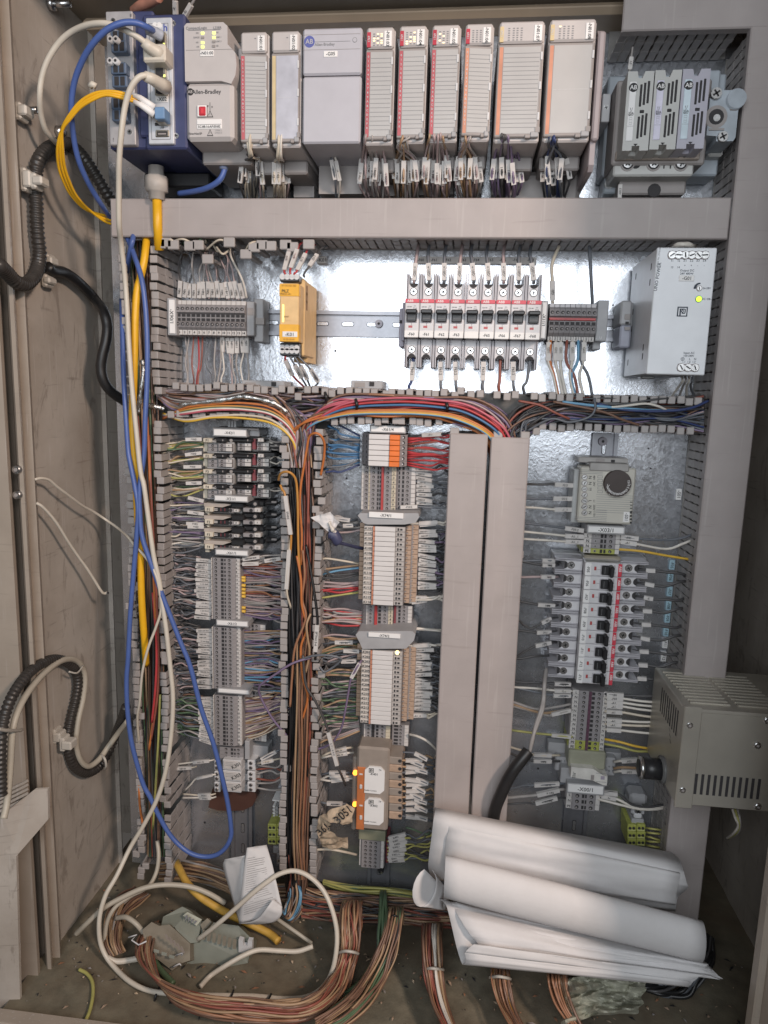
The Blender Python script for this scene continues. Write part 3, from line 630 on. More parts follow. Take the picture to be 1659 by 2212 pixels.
# ---- fuse holder block
Z('D'); D0 = .12
fh = thing('fuse_holder_block', P(830, 1200, 0), 'grey three pole fuse holder block with slotted covers in the upper right corner', 'fuse holder')
BGR = mat('blue_grey_plastic', (.36, .40, .44), .45); FHG = mat('fuse_grey', (.50, .50, .48), .45, 0, .03); FHL = mat('fuse_lilac', (.42, .41, .47), .45, 0, .03)
m = MB(); m.pbox(345, 600, 1290, 1420, .04, .004, BGR, .002); m.pbox(420, 640, 1180, 1330, .085, .03, GREYD, .002); m.pbox(1150, 560, 1275, 760, .055, .02, BGR, .002)
m.pbox(338, 1330, 470, 1560, .035, .004, BGR, .002); p = P(376, 1487, .035); m.screw(p.x, p.z, .0365, .0058); m.pbox(1180, 1180, 1300, 1260, .055, .03, FHG, .002); fin(m, 'base', fh)
for i, (x0, x1, y0, y1, mt, lm, s) in enumerate(((506, 716, 575, 1222, FHG, WHITE, 0), (726, 938, 565, 1212, FHG, mat('label_lilac', (.66, .64, .76), .5), 0), (947, 1168, 556, 1206, FHL, mat('label_sky', (.58, .68, .74), .5), 0))):
    a = rect(x0, y0, x1, y1, D0); w_ = a[1]-a[0]; h_ = a[3]-a[2]; X = lambda f: a[0]+w_*f; Y = lambda f: a[3]-h_*f
    m = MB(); m.prism([(X(0), Y(.99)), (X(.36), Y(.99)), (X(.36), Y(.93)), (X(.66), Y(.93)), (X(.66), Y(.99)), (X(1), Y(.99)), (X(1), Y(0)), (X(.66), Y(0)), (X(.56), Y(.085)), (X(.42), Y(.085)), (X(.36), Y(0)), (X(0), Y(0))], D0, .075, mt)
    m.box(X(.02), X(.97), Y(.98), Y(.02), .10, .05, mt, .001)
    o = fin(m, 'fuse_cover', fh)
    m = MB()
    for k in range(3):
        for y0_, y1_ in ((.16, .44), (.56, .84)):
            xx_ = X(.55+.14*k); m.box(xx_-.0014, xx_+.0014, Y(y1_-.02*k), Y(y0_-.02*k), D0+.0004, D0-.001, HOLE, .0005)
    m.box(X(.56), X(.73), Y(.52), Y(.48), D0+.0006, D0, HOLE, .0005); m.prism([(X(.42), Y(.905)), (X(.5), Y(.935)), (X(.58), Y(.905))], D0+.0004, D0, HOLE); fin(m, 'vent_slots', o)
    m = MB(); m.box(X(.10), X(.36), Y(.87), Y(.13), D0+.0012, D0, lm, .0004); m.frect(X(.11), X(.35), Y(.688), Y(.684), D0+.0014, INKG)
    m.disc(X(.24), Y(.205), D0+.0016, D0, .0048, INK, 16); m.text('AB', X(.24), Y(.205), D0+.0017, .0044, WHITE)
    m.text('30A', X(.22), Y(.525), D0+.0013, .0026, INK); m.text('MAX', X(.22), Y(.55), D0+.0013, .0016, INK); m.text('!/', X(.22), Y(.48), D0+.0013, .004, INKG)
    for q in (.58, .605, .64, .665): m.frect(X(.17), X(.28), Y(q), Y(q-.003), D0+.0014, INKG)
    m.frect(X(.17), X(.175), Y(.665), Y(.577), D0+.0014, INKG); m.frect(X(.275), X(.28), Y(.665), Y(.577), D0+.0014, INKG); fin(m, 'cover_label', o)
m = MB(); a = rect(1178, 728, 1415, 1140, .095); X = lambda f: a[0]+(a[1]-a[0])*f; Y = lambda f: a[3]-(a[3]-a[2])*f
m.prism([(X(.0), Y(.88)), (X(.35), Y(.9)), (X(.35), Y(1)), (X(.93), Y(1)), (X(1), Y(.92)), (X(1), Y(.02)), (X(.95), Y(0)), (X(.25), Y(0)), (X(.2), Y(.12)), (X(0), Y(.14))], .095, .05, BGR)
m.box(X(-.1), X(.1), Y(1.15), Y(.0), .08, .03, BGR, .002)
m.disc(X(.27), Y(.52), .0955, .08, .0125, GREYD, 18); m.disc(X(.27), Y(.52), .0957, .09, .0085, HOLE, 16); m.disc(X(.29), Y(.54), .0959, .09, .004, STEEL, 10)
m.disc(X(.86), Y(.2), .101, .08, .0105, BGR, 18); m.box(X(.7), X(.98), Y(.4), Y(.27), .0965, .09, GREYD, .001); m.screw(X(.17), Y(.08), .099, .0062, ang=.6); m.screw(X(.55), Y(.92), .098, .0058, ang=.5)
m.box(X(.05), X(.58), Y(.79), Y(.75), .0965, .094, GREYD); fin(m, 'handle_bracket', fh)
m = MB(); m.pbox(412, 1290, 1062, 1420, .082, .02, FHG, .002)
for x in (525, 735, 955):
    p = P(x, 1323, .082); m.disc(p.x, p.z, .0835, .08, .0085, GREYD, 16); m.disc(p.x, p.z, .0837, .08, .0068, HOLE, 14); m.screw(p.x, p.z, .0842, .0050)
p = P(592, 1320, .082); m.disc(p.x, p.z, .0826, .08, .006, HOLE, 14)
for x in (820, 872): m.pbox(x-5, 1332, x+5, 1360, .0826, .08, HOLE)
for k in range(24):
    p = P(460+k*25, 1236+8*(k % 2), .09); m.box(p.x-.0012, p.x+.0012, p.z-.004, p.z+.004, .0905, .085, HOLE)
m.pbox(430, 1215, 1110, 1288, .09, .05, mat('shade_tan', (.34, .29, .25), .5), .001)  # tan band colours in the shade under the fuse covers
m.pbox(460, 1420, 1000, 1570, .06, .004, GREYD, .002); p = P(742, 1535, .061); m.disc(p.x, p.z, .0606, .06, .008, HOLE, 12); fin(m, 'lower_terminals', fh)
for x, y, x2, y2, tx in ((542, 565, 556, 462, '-F1'), (458, 1610, 466, 1490, '-G0.5')):
    A_ = P(x, y, .06); B_ = P(x2, y2, .06); wire([A_+(B_-A_)*-.6, A_, B_, B_+(B_-A_)*.8], WC['grey'], 'grey wire with marker %s the fuse holder block' % ('above' if tx == '-F1' else 'below'), None, .0013, sl=(A_, B_, tx, .0068))
# ---- wires leaving the cards downwards into the covered duct, with marker sleeves
Z('P')
def card_wires(xs0, xs1, ytop, yc, xe0, xe1, n, cols, label, group, tx, neck=None, r=.0018, ys=(345, 395), d0=.138, d1=.05):
    side_ = label[1]; label = label[0]
    for k in range(n):
        f = (k+.5)/n; mt = WC[RG.choice(cols)]
        a = P(xs0+(xs1-xs0)*f, ytop-4+RG.uniform(-2, 2), d0+RG.uniform(-.012, .004)); e = P(xe0+(xe1-xe0)*f+RG.gauss(0, 3), 432, .045+RG.uniform(-.01, .01))
        pts = [a+Vector((0, .012, .012)), a]
        if neck: pts.append(P(neck[0]+RG.gauss(0, neck[2]), neck[1], d0-.008))
        fs = f+RG.gauss(0, .03); y0 = ys[0]+RG.gauss(0, 6); xm = yc[0]+(yc[1]-yc[0])*fs
        dd = .105-.03*RG.random()
        s0 = P(xm, y0, dd); s1 = P(xm+(f-.5)*RG.uniform(-2, 10)+RG.gauss(0, 2), y0+RG.uniform(42, 50), dd-.008)
        pts += [s0, s1, e]
        wire(pts, mt, label % (WCN[mt], ORD[k]), group, r, 4, sl=(s0, s1, tx % k if '%' in tx else tx, .0056) if RG.random() < .95 else None)
ORD = 'first second third fourth fifth sixth seventh eighth ninth tenth eleventh twelfth thirteenth fourteenth fifteenth sixteenth seventeenth eighteenth nineteenth twentieth'.split()
ORD += ['twenty-'+q for q in ORD[:9]]+['thirtieth']+['thirty-'+q for q in ORD[:9]]+['fortieth']+['forty-'+q for q in ORD[:9]]
WCN = {v: {'grey': 'grey', 'dark': 'dark grey', 'slate': 'slate grey', 'rust': 'rust red', 'navy': 'dark blue', 'ygreen': 'green and yellow', 'mauve': 'mauve grey', 'violet': 'dark violet', 'sky': 'light blue', 'copper': 'copper brown', 'amber': 'amber orange'}.get(k, k) for k, v in WC.items()}
CARDN = {'N01:01': 'the ajar card next to the controller', 'N01:02': 'the plain card with the beige stripe', 'N01:03': 'the red card beside the lilac module', 'N01:04': 'the second red card', 'N01:05': 'the third red card', 'N01:06': 'the ajar red headed card', 'N01:07': 'the wide ruled card', 'N01:08': 'the wide blank end card'}
def cw(i, txt, cols, x0, x1, e0, e1, n, tx, yc=None, neck=None, yt=303):
    card_wires(x0, x1, yt, yc or (e0, e1), e0, e1, n, cols, ('%s wire, '+'%s from the left below '+CARDN[i], ''), 'wires below card '+i, tx, neck)
cw('N01:01', 'cream and dark wires', ['cream', 'cream', 'mauve', 'dark'], 528, 548, 524, 570, 11, 'N01:01', (522, 568), (543, 337, 3))
cw('N01:02', 'cream wires', ['cream', 'cream', 'mauve', 'white'], 596, 610, 592, 620, 9, 'N01:02', (592, 619), (604, 341, 3))
cw('N01:03', 'mauve grey wires', ['mauve', 'grey'], 786, 823, 790, 838, 18, 'N01:03 IN%d', (778, 836))
cw('N01:04', 'mauve grey wires', ['mauve', 'grey', 'tan'], 860, 886, 852, 902, 18, 'N01:04 IN%d', (850, 902), (868, 318, 6))
cw('N01:05', 'grey wires', ['mauve', 'grey', 'tan'], 926, 960, 918, 968, 18, 'N01:05 IN%d', (914, 970))
cw('N01:06', 'grey wires', ['mauve', 'grey', 'tan'], 1000, 1016, 988, 1032, 16, 'N01:06 IN%d', (986, 1034), (1006, 315, 5))
cw('N01:07', 'dark violet wires', ['violet', 'dark', 'violet'], 1078, 1112, 1068, 1120, 16, 'N01:07', (1066, 1122))
cw('N01:08', 'dark blue wires', ['navy', 'slate', 'dark'], 1180, 1206, 1176, 1222, 13, 'N01:08 OUT%d', (1172, 1224), (1192, 312, 6))
for k, (x0, x1, x2, c, t) in enumerate(((710, 716, 726, 'slate', 'L1'), (714, 726, 731, 'white', 'N1'))):
    s0 = P(x1, 345+k*2, .09); s1 = P(x1+8, 388+k*2, .08); wire([P(x0, 305, .10), s0, s1, P(x2, 432, .05)], WC[c], '%s wire with marker sleeve below the wide blank module' % c, None, .0015, sl=(s0, s1, t, .0072))
# ================================================================ second row: terminals, relay, breakers, power supply
def strip(zone, cx, y, x0, x1, n, label, cat, prof, feats, vert=True, d_at=.05, group=None, mt=None, nums=None, part='terminal', special=None):
    """terminal strip. Built along local +x (pitch) with its length along local z, then turned for a vertical column.
    column: photo y runs x0..x1, length measured in photo x about cx; row: photo x runs x0..x1, length measured in photo y about y"""
    Z(zone)
    if vert:
        a = P(cx, x0, d_at); b = P(cx, x1, d_at); xm = P(cx, (x0+x1)/2, d_at).x
        pitch = (a.z-b.z)/n; base = Vector((xm, 0, a.z)); rot = (0, math.pi/2, 0)
        L = lambda q: P(q, (x0+x1)/2, d_at).x-xm
    else:
        a = P(x0, y, d_at); b = P(x1, y, d_at); zm = P((x0+x1)/2, y, d_at).z
        pitch = (b.x-a.x)/n; base = Vector((a.x, 0, zm)); rot = (0, 0, 0)
        L = lambda q: P((x0+x1)/2, q, d_at).z-zm
    t = thing(cat.replace(' ', '_'), base, label, cat, group); t.rotation_euler = rot
    for k in range(n):
        sp = special and k in special
        key = 'st%s%s%s' % (zone, cx, x0)+('s%d' % k if (sp or nums) else '')
        m = None
        if key not in MC:
            m = MB(); h = pitch*.475; bm = special[k] if sp else (mt or TERM)
            pr = [(d, L(q)) for q, d in prof]
            m.xprism(pr, -h, h, bm)
            for f in feats:
                kind = f[0]
                if kind == 'hole': m.disc(0, L(f[1]), f[2]+.0004, f[2]-.001, f[3] if len(f) > 3 else pitch*.32, HOLE, 10); m.disc(pitch*.06, L(f[1])-pitch*.06, f[2]+.0006, f[2], pitch*.16, f[4] if len(f) > 4 else GREYD, 7)
                elif kind == 'slot': m.box(-pitch*f[4]/2, pitch*f[4]/2, min(L(f[1]), L(f[2])), max(L(f[1]), L(f[2])), f[3]+.0004, f[3]-.001, HOLE)
                elif kind == 'mark': m.box(-pitch*.46, pitch*.46, min(L(f[1]), L(f[2])), max(L(f[1]), L(f[2])), f[3]+.0008, f[3]-.003, f[4] if len(f) > 4 else CARD, .0003)
                elif kind == 'block': m.box(-pitch*.46, pitch*.46, min(L(f[1]), L(f[2])), max(L(f[1]), L(f[2])), f[3], f[4], f[5], .0005)
                elif kind == 'screw': m.screw(0, L(f[1]), f[2]+.0006, pitch*.26)
                elif kind == 'num' and nums: m.text(nums[k], 0, L(f[1]), f[2]+.001, f[3], f[4] if len(f) > 4 else INK, f[5] if len(f) > 5 else (90 if vert else 0))
        fin(m, part, t, key=key, loc=(0, 0, 0)).location = (pitch*(k+.5), 0, 0)
    return t, pitch, base, L
def tag_holder(zone, x0, y0, x1, y1, d, text, label, rot=0, hp=26, under=None, db=.02, back=True):
    Z(zone); m = MB(); t = thing('name_plate', P((x0+x1)/2, (y0+y1)/2, d-.01), label, 'name plate', 'strip name plates')
    if back: m.pbox(x0-10, y0-10, x1+10, y1+10, d-.0015, db, MIDG, .0008); fin(m, 'holder', t)
    m = MB(); m.pbox(x0, y0, x1, y1, d, d-.003, WHITE, .0006)
    if text: m.ptext(text, (x0+x1)/2, (y0+y1)/2, d, hp, INK, rot)
    fin(m, 'label_card', t)
    return t
def fan(zone, n, a0, a1, e0, e1, da, de, cols, label, group, r=.0012, sl=None, tx='', wob=2., mid=None, skip=(), wd=.0052, slp=1., seg=4, back=.015, axis=None, lab_off=0, sag=0., order=None, bulk=False):
    """n wires from the line a0->a1 (at the terminals) to the line e0->e1 (at the duct); sl = (f0, f1): sleeve between those fractions"""
    Z(zone)
    for k in range(n):
        if k in skip: continue
        f = (k+.5)/n
        A = P(a0[0]+(a1[0]-a0[0])*f, a0[1]+(a1[1]-a0[1])*f, da); ef = min(1, max(0, f+RG.gauss(0, .03)))
        E = P(e0[0]+(e1[0]-e0[0])*ef+RG.gauss(0, wob), e0[1]+(e1[1]-e0[1])*ef+RG.gauss(0, wob), de+RG.uniform(-.008, .008))
        D = E-A; c = cols[k % len(cols)] if order else RG.choice(cols); mt = WC[c]
        j = lambda s: Vector((RG.gauss(0, s), RG.gauss(0, s), RG.gauss(0, s)))
        pts = [A]; s = None
        if sl and RG.random() < slp:
            g = RG.gauss(0, .012); s0 = A+D*(sl[0]+g)+Vector((0, 0, 0)); s1 = A+D*(sl[1]+g)+j(.0009)
            s = (s0, s1, (tx % (k+1)) if '%' in tx else tx, wd); pts += [s0, s1]
        lo = sl[1] if sl else .1
        pts.append(A+D*(lo+(1-lo)*.45)+j(.0028)+Vector((0, 0, -sag))); pts.append(A+D*(lo+(1-lo)*.8)+j(.0025)+Vector((0, 0, -sag*.6))); pts += [E, E+Vector((D.x*.06, back, D.z*.06))]
        if bulk: BULK.tube(spline(pts, seg), thin(r), mt, 5); continue
        wire(pts, mt, label % (WCN[mt], ORD[k+lab_off]), group, r, seg, sl=s)
# ---- left terminal strip of the row
pf = [(452, .038), (490, .052), (530, .055), (540, .050), (580, .050), (590, .055), (620, .052), (668, .036), (668, .008), (452, .008)]
strip('E', 660, 560, 462, 878, 14, 'row of fourteen grey screwless terminals beside the vertical plate X90/1', 'terminal strip', pf,
      [('mark', 456, 486, .0475), ('hole', 508, .0545), ('slot', 538, 556, .0505, .7), ('slot', 564, 582, .0505, .7), ('hole', 600, .0545), ('mark', 626, 664, .0462), ('num', 648, .047, .0030)], vert=False, d_at=.05, nums=[str(k+1) for k in range(14)])
tag_holder('E', 416, 450, 450, 655, .058, '-X90/1', 'vertical white name plate marked X90/1 at the left end of the upper terminal row', -90, 22)
m = MB(); Z('E'); m.pbox(884, 462, 930, 668, .045, .006, MIDG, .001); m.pbox(930, 445, 985, 705, .034, .004, MIDG, .001); m.pbox(925, 560, 990, 600, .038, .03, GREYD); m.pbox(890, 500, 925, 545, .0455, .04, GREYD)
fin(m, 'end_clamp', label='grey rail end clamp closing the fourteen terminals on the right', cat='end clamp')
WL = '%s wire, %s from the left '
fan('E', 14, (466, 445), (880, 445), (500, 170), (800, 165), .035, .05, ['grey', 'mauve', 'slate', 'grey', 'dark'], WL+'above the terminal row X90/1', 'wires above terminal row X90/1', sl=(.02, .36), tx='N01:B%d', wd=.0058)
fan('E', 9, (500, 668), (740, 668), (500, 985), (720, 985), .03, .045, ['rust', 'rust', 'red', 'slate', 'rust', 'grey', 'rust', 'slate'], WL+'below the terminal row X90/1, no sleeve', 'bare wires below terminal row X90/1', wob=4)
fan('E', 6, (726, 672), (900, 672), (738, 985), (905, 985), .03, .045, ['mauve', 'grey', 'white'], WL+'of those sleeved below terminal row X90/1', 'sleeved wires below terminal row X90/1', sl=(.03, .33), tx='N01:B%d', wd=.0058)
Z('E'); cable('wire', pp((785, 120, .07), (790, 190, .06), (835, 280, .05), (865, 350, .045), (885, 440, .035)), .0016, WC['white'], 'white wire sweeping down to the right end of terminal row X90/1', 'wire')
# ---- yellow safety relay
Z('E'); D = .12
t = thing('safety_relay', P(1190, 560, .008), 'yellow safety relay with black terminals and pale yellow side', 'safety relay')
a = rect(1084, 352, 1198, 705, D)
m = MB(); m.box(a[0], a[1], a[2], a[3], D, .02, YELP, .001); m.box(a[0]+.006, a[1]+.001, a[2]-.016, a[3]+.010, .092, .03, YELP, .002); m.box(a[0]+.004, a[1]-.001, a[2]-.022, a[3]+.010, .06, .008, YELP); fin(m, 'housing', t)
m = MB(); m.box(a[0]-.0004, a[1]+.0004, P(1140, 430, D).z, a[3]-.001, D+.0008, D-.01, YEL, .0005); m.box(a[0]-.0004, a[1]+.0004, P(1140, 704, D).z, P(1140, 600, D).z, D+.0008, D-.01, YEL, .0005)
m.ptext('PILZ', 1118, 398, D+.001, 16); m.ptext('PNOZ s4.1', 1122, 416, D+.001, 10, mat('print_brown', (.25, .1, .02), .6)); m.ptext('S11 S12 S21 S22', 1140, 366, D+.001, 9, mat('print_brown', (0, 0, 0))); m.ptext('13 23 33 41', 1140, 690, D+.001, 10, mat('print_brown', (0, 0, 0)))
m.prect(1100, 480, 1110, 585, D+.0005, LEDY); m.prect(1118, 545, 1150, 575, D+.0005, YELP); m.ptext('RESET', 1125, 553, D+.0006, 8, mat('print_brown', (0, 0, 0))); fin(m, 'front_labels', t)
for y0, y1, rr in ((302, 345, 1), (712, 790, -1)):
    m = MB(); b = rect(1090, y0, 1204, y1, .105); m.box(b[0], b[1], b[2], b[3], .108, .06, BLACK, .001)
    for k in range(4):
        x = b[0]+(b[1]-b[0])*(k+.5)/4; m.disc(x, b[2]+.006 if rr > 0 else b[3]-.006, .1085, .107, .0036, LTG, 10)
        if rr < 0: m.disc(x, b[2]+.006, .1085, .107, .0034, LTG, 10)
    fin(m, 'plug_terminal', t)
m = MB(); m.pbox(1100, 642, 1190, 676, D+.0016, D, WHITE, .0004); m.ptext('-K01', 1145, 660, D+.0016, 20); fin(m, 'name_label', t)
m = MB(); p = P(1262, 470, .06)
xr = a[1]+.0013
for i, ch in enumerate((0, 1, 2)):   # marks on the side wall
    z = P(1230, 380+i*45, .06).z; m.add([(xr, -.075, z), (xr, -.082, z), (xr, -.082, z-.012), (xr, -.075, z-.012)], [(0, 1, 2, 3)], mat('print_brown', (0, 0, 0)))
fin(m, 'side_print', t)
for k, (x, c) in enumerate(((1118, 'red'), (1148, 'red'), (1173, 'red'), (1232, 'dark'))):
    q = ((1140, 165, 1112, 275), (1190, 150, 1150, 262), (1240, 175, 1190, 275), (1310, 180, 1262, 250))[k]
    s0 = P(q[2], q[3], .10); s1 = P(q[0], q[1], .085); wire([P(x, 315, .10), P(x, 292, .102), s0, s1, P(q[0]+20, q[1]-35, .07), P(q[0]+60, q[1]-55, .06)], WC[c], '%s wire, %s from the left entering the yellow relay from above' % (WCN[WC[c]], ORD[k]), 'wires above the yellow relay', .0015, sl=(s0, s1, 'K01:S1%d' % k, .0085))
    q = ((1118, 815, 1160, 905), (1175, 845, 1215, 920), (1210, 850, 1250, 930), (1270, 870, 1315, 945))[k]
    s0 = P(q[0], q[1], .10); s1 = P(q[2], q[3], .085); wire([P(1115+k*27, 770, .10), P(1120+k*27, 795, .104), s0, s1, P(1240+k*15, 985, .06)], WC['slate' if k else 'red'], '%s wire, %s from the left leaving the yellow relay below' % ('slate grey' if k else 'red', ORD[k]), 'wires below the yellow relay', .0015, sl=(s0, s1, 'K01:%d4' % (k+1), .0085))
m = MB(); m.pbox(1306, 190, 1366, 230, .012, .0005, CARD, .0003); m.ptext('-K01', 1340, 211, .012, 20); fin(m, 'tag_sticker', label='white K01 sticker on the plate above the yellow relay', cat='sticker')
Z('P')
for x0, x1 in ((522, 614), (758, 826)):
    m = MB(); m.pbox(x0, 822, x1, 840, .045, .006, MIDG, .001); m.pbox(x0+8, 826, x0+30, 836, .046, .044, GREYD); m.pbox(x1-28, 825, x1-18, 834, .0465, .044, HOLE); fin(m, 'end_bracket', label='grey plastic foot peeping over the duct %s' % ('below the yellow relay' if x0 < 600 else 'left of the breaker row'), cat='end bracket')
# ---- circuit breakers
MCBG = mat('breaker_grey', (.62, .61, .625), .42, 0, .02); MCBF = mat('breaker_fin', (.46, .45, .48), .42, 0, .03); ABR = mat('breaker_red', (.62, .06, .09), .4)
def breaker(base, rot, name, label, group, pitch, Ls, lit=True):
    """Ls: signed distances along the breaker from its middle: dict of features"""
    t = thing('circuit_breaker', base, label, 'circuit breaker', group); t.rotation_euler = rot
    h = pitch*.487; o = lambda m, n, key=None: setattr(fin(m, n, t, key=key, loc=(0, 0, 0)), 'location', (0, 0, 0))
    K = 'mcb%s' % group
    m = MB()
    if K+'b' not in MC:
        m.box(-h, h, Ls['f0']+.001, Ls['f1']-.001, .068, .008, MCBG, .001)
        m.box(-h, h, Ls['f0'], Ls['f1'], .0745, .06, MCBG, .0012)
        m.box(-h*.96, h*.96, Ls['f1']-.0052, Ls['f1']-.0004, .0755, .07, ABR, .0004); m.text('ABB', -h*.25, Ls['f1']-.0028, .0755, .0030, WHITE)
        m.frect(-.0002, .0002, Ls['f0']+.012, Ls['t0'], .0748, INKG); m.text('S201M', -h*.4, Ls['f1']-.010, .0747, .0016, INKG); m.text('Z2A', h*.4, Ls['f1']-.012, .0747, .002, INKG); m.text('DC', h*.4, Ls['f1']-.009, .0747, .0014, INKG)
        m.box(-h*.75, h*.75, Ls['t0']-.001, Ls['t1']+.001, .0765, .07, MCBF, .001)
    o(m, 'housing', K+'b')
    for s, e0, e1 in ((1, Ls['f1'], Ls['e1']), (-1, Ls['e0'], Ls['f0'])):
        m = MB()
        if K+'t%d' % s not in MC:
            lo, hi = min(e0, e1), max(e0, e1); q0 = lo+(.014 if s < 0 else 0); q1 = hi-(.014 if s > 0 else 0)
            m.box(-h*.80, h*.80, q0, q1, .056, .012, MCBG, .0008)
            for x in (-h*.95, -h*.72, h*.72, h*.95): m.box(x-.0006, x+.0006, lo+abs(x)*.1, hi-abs(x)*.1, .058, .014, MCBF)
            e = q1 if s > 0 else q0   # rounded wire entry
            pts = [(math.cos(u)*h*.55, e+s*.0005-s*math.sin(u)*.005) for u in [math.pi*i/8 for i in range(9)]]
            m.add([(p[0], -.0564, p[1]) for p in pts], [tuple(range(9))] if s > 0 else [tuple(range(8, -1, -1))], HOLE)
        o(m, 'terminal_guard', K+'t%d' % s)
    for sc in (Ls['s1'], Ls['s0']):
        m = MB(); m.disc(0, sc, .0568, .054, .0051, GREYD, 14); m.disc(0, sc, .0570, .054, .0045, HOLE, 12); m.screw(0, sc, .0574, .0039); o(m, 'terminal_screw')
    m = MB()
    if K+'l' not in MC:
        m.box(-h*.68, h*.68, Ls['t0'], Ls['t1']-.004, .079, .07, BLACK, .001); m.box(-h*.78, h*.78, Ls['t1']-.0052, Ls['t1'], .088, .072, BLACK, .0012); m.frect(-h*.5, h*.5, Ls['t0']+.0038, Ls['t0']+.0042, .0793, INKG)
    o(m, 'toggle', K+'l'); m = MB()
    if K+'f' not in MC: m.box(-h*.42, h*.12, Ls['r']-.0014, Ls['r']+.0014, .0750, .073, mat('flag_red', (.40, .06, .06), .4)); m.box(-h*.75, h*.75, Ls['r']-.0032, Ls['r']+.0032, .0748, .073, LTG)
    o(m, 'position_flag', K+'f')
    m = MB(); m.box(-h*.96, h*.96, Ls['n']-.0042, Ls['n']+.0042, .0757, .072, WHITE, .0005)
    if name: m.text(name, 0, Ls['n'], .0757, .0034, INK)
    o(m, 'name_label'); return t
Z('F'); mid = 786
def LF(q): return P(800, q, .07).z-P(800, mid, .07).z
Ls = dict(e1=LF(385), s1=LF(545), f1=LF(622), t1=LF(718), t0=LF(815), r=LF(855), n=LF(917), f0=LF(945), s0=LF(1037), e0=LF(1192), b0=LF(1100), b1=LF(470))
xa_, xb_ = P(243, mid, .0745).x, P(1378, mid, .0745).x; pit = (xb_-xa_)/9; zmid = P(810, mid, .07).z
for k in range(9):
    nm = ['-F60', '-F61', '-F62', '-F63', '', '-F65', '-F66', '-F67', '-F68'][k]
    breaker(Vector((xa_+pit*(k+.5), 0, zmid)), (0, 0, 0), nm, ('white circuit breaker labelled %s in the upper breaker row' % nm[1:]) if nm else 'white circuit breaker with a blank label, middle one of the upper row', 'upper row breakers', pit, Ls)
m = MB(); m.pbox(200, 690, 245, 1010, .04, .004, mat('clamp_lilac', (.36, .35, .42), .5), .001); m.pbox(205, 790, 243, 815, .042, .03, HOLE); m.pbox(225, 640, 246, 960, .055, .01, mat('clamp_lilac', (0, 0, 0)), .001)
fin(m, 'end_clamp', label='lilac grey rail end clamp left of the upper breaker row', cat='end clamp')
m = MB(); m.pbox(350, 264, 1340, 322, .006, .0005, CARD, .0003)
for x, s in ((380, '-F60'), (490, '-F61'), (605, '-F62'), (730, '-F63'), (838, '-F64'), (955, '-F65'), (1060, '-F66'), (1170, '-F67'), (1290, '-F68')): m.ptext(s, x, 290, .006, 20)
fin(m, 'label_strip', label='white strip lettered F60 to F68 stuck on the plate above the upper breakers', cat='label strip')
for k in range(9):
    x = 322+k*124; xt = (350, 440, 580, 715, 795, 925, 1065, 1195, 1285)[k]
    s0 = P(x+4, 460, .05); s1 = P(x*.5+xt*.5, 318, .05); c = 'slate' if k % 3 else 'mauve'
    wire([P(x, 480, .045), s0, s1, P(xt, 235, .045), P(xt+12, 165, .03)], WC[c], '%s wire entering the upper row breaker %s from above' % (WCN[WC[c]], ORD[k]), 'wires above the upper breakers', .0042, sl=(s0, s1, '-G01:+', .0064), n=6)
for k, (x, xe, c, s) in enumerate(((318, 282, 'navy', 1), (545, 545, 'slate', 1), (668, 672, 'slate', 1), (900, 890, 'slate', 1), (1040, 1025, 'rust', 0), (1145, 1150, 'slate', 1), (1282, 1230, 'slate', 0))):
    s0 = P(x, 1135, .05); s1 = P(x*.6+xe*.4, 1290, .05)
    wire([P(x, 1090, .045), P(x, 1115, .05), s0, s1, P(xe, 1340, .05), P(xe+10, 1400, .045)], WC[c], '%s wire, %s from the left below the upper breaker row' % (WCN[WC[c]], ORD[k]), 'wires below the upper breakers', .0040, sl=(s0, s1, 'F6%d:2' % k, .0064) if s else None, n=6)
# ---- right terminal strip of the row
tag_holder('F', 1382, 640, 1420, 940, .06, '-X11/1', 'vertical white name plate marked X11/1 right of the upper breaker row', -90, 24)
pf = [(588, .036), (640, .050), (695, .054), (705, .050), (760, .050), (770, .054), (822, .050), (884, .034), (884, .008), (588, .008)]
t, pit2, b2, L2 = strip('G', 200, 740, -8, 352, 9, 'row of nine grey terminals with a red bridge right of the plate X11/1', 'terminal strip', pf,
      [('mark', 594, 636, .0445, mat('marker_grey', (.55, .53, .54), .5)), ('hole', 668, .0528, .0022), ('slot', 738, 765, .0505, .75), ('hole', 790, .0528, .0022), ('mark', 826, 882, .0425), ('num', 855, .0432, .0022, INK, -90)], vert=False, d_at=.05, nums=['G1N']*9)
m = MB(); m.pbox(-5, 706, 350, 726, .0535, .045, mat('bridge_red', (.42, .05, .05), .4), .0006); o = fin(m, 'red_bridge', t)
Z('G'); m = MB(); m.pbox(355, 572, 440, 885, .045, .006, MIDG, .001); m.pbox(325, 885, 385, 948, .03, .006, MIDG, .001); m.ptext('U', 385, 858, .0452, 18, LTG); fin(m, 'end_clamp', label='grey rail end clamp closing the nine terminals with the red bridge', cat='end clamp')
Z('G'); m = MB(); m.pbox(538, 575, 622, 760, .05, .006, MIDG, .002); m.pbox(530, 760, 615, 935, .048, .006, mat('clamp_blue_grey', (.33, .34, .40), .5), .002); m.pbox(565, 675, 615, 725, .0505, .045, GREYD, .001); m.pbox(575, 735, 600, 755, .051, .045, HOLE); m.pbox(610, 590, 690, 900, .03, .006, MIDG, .001); m.pbox(570, 775, 610, 800, .0505, .045, GREYD)
fin(m, 'end_clamp', label='lone grey end clamp on the rail left of the white power supply', cat='end clamp')
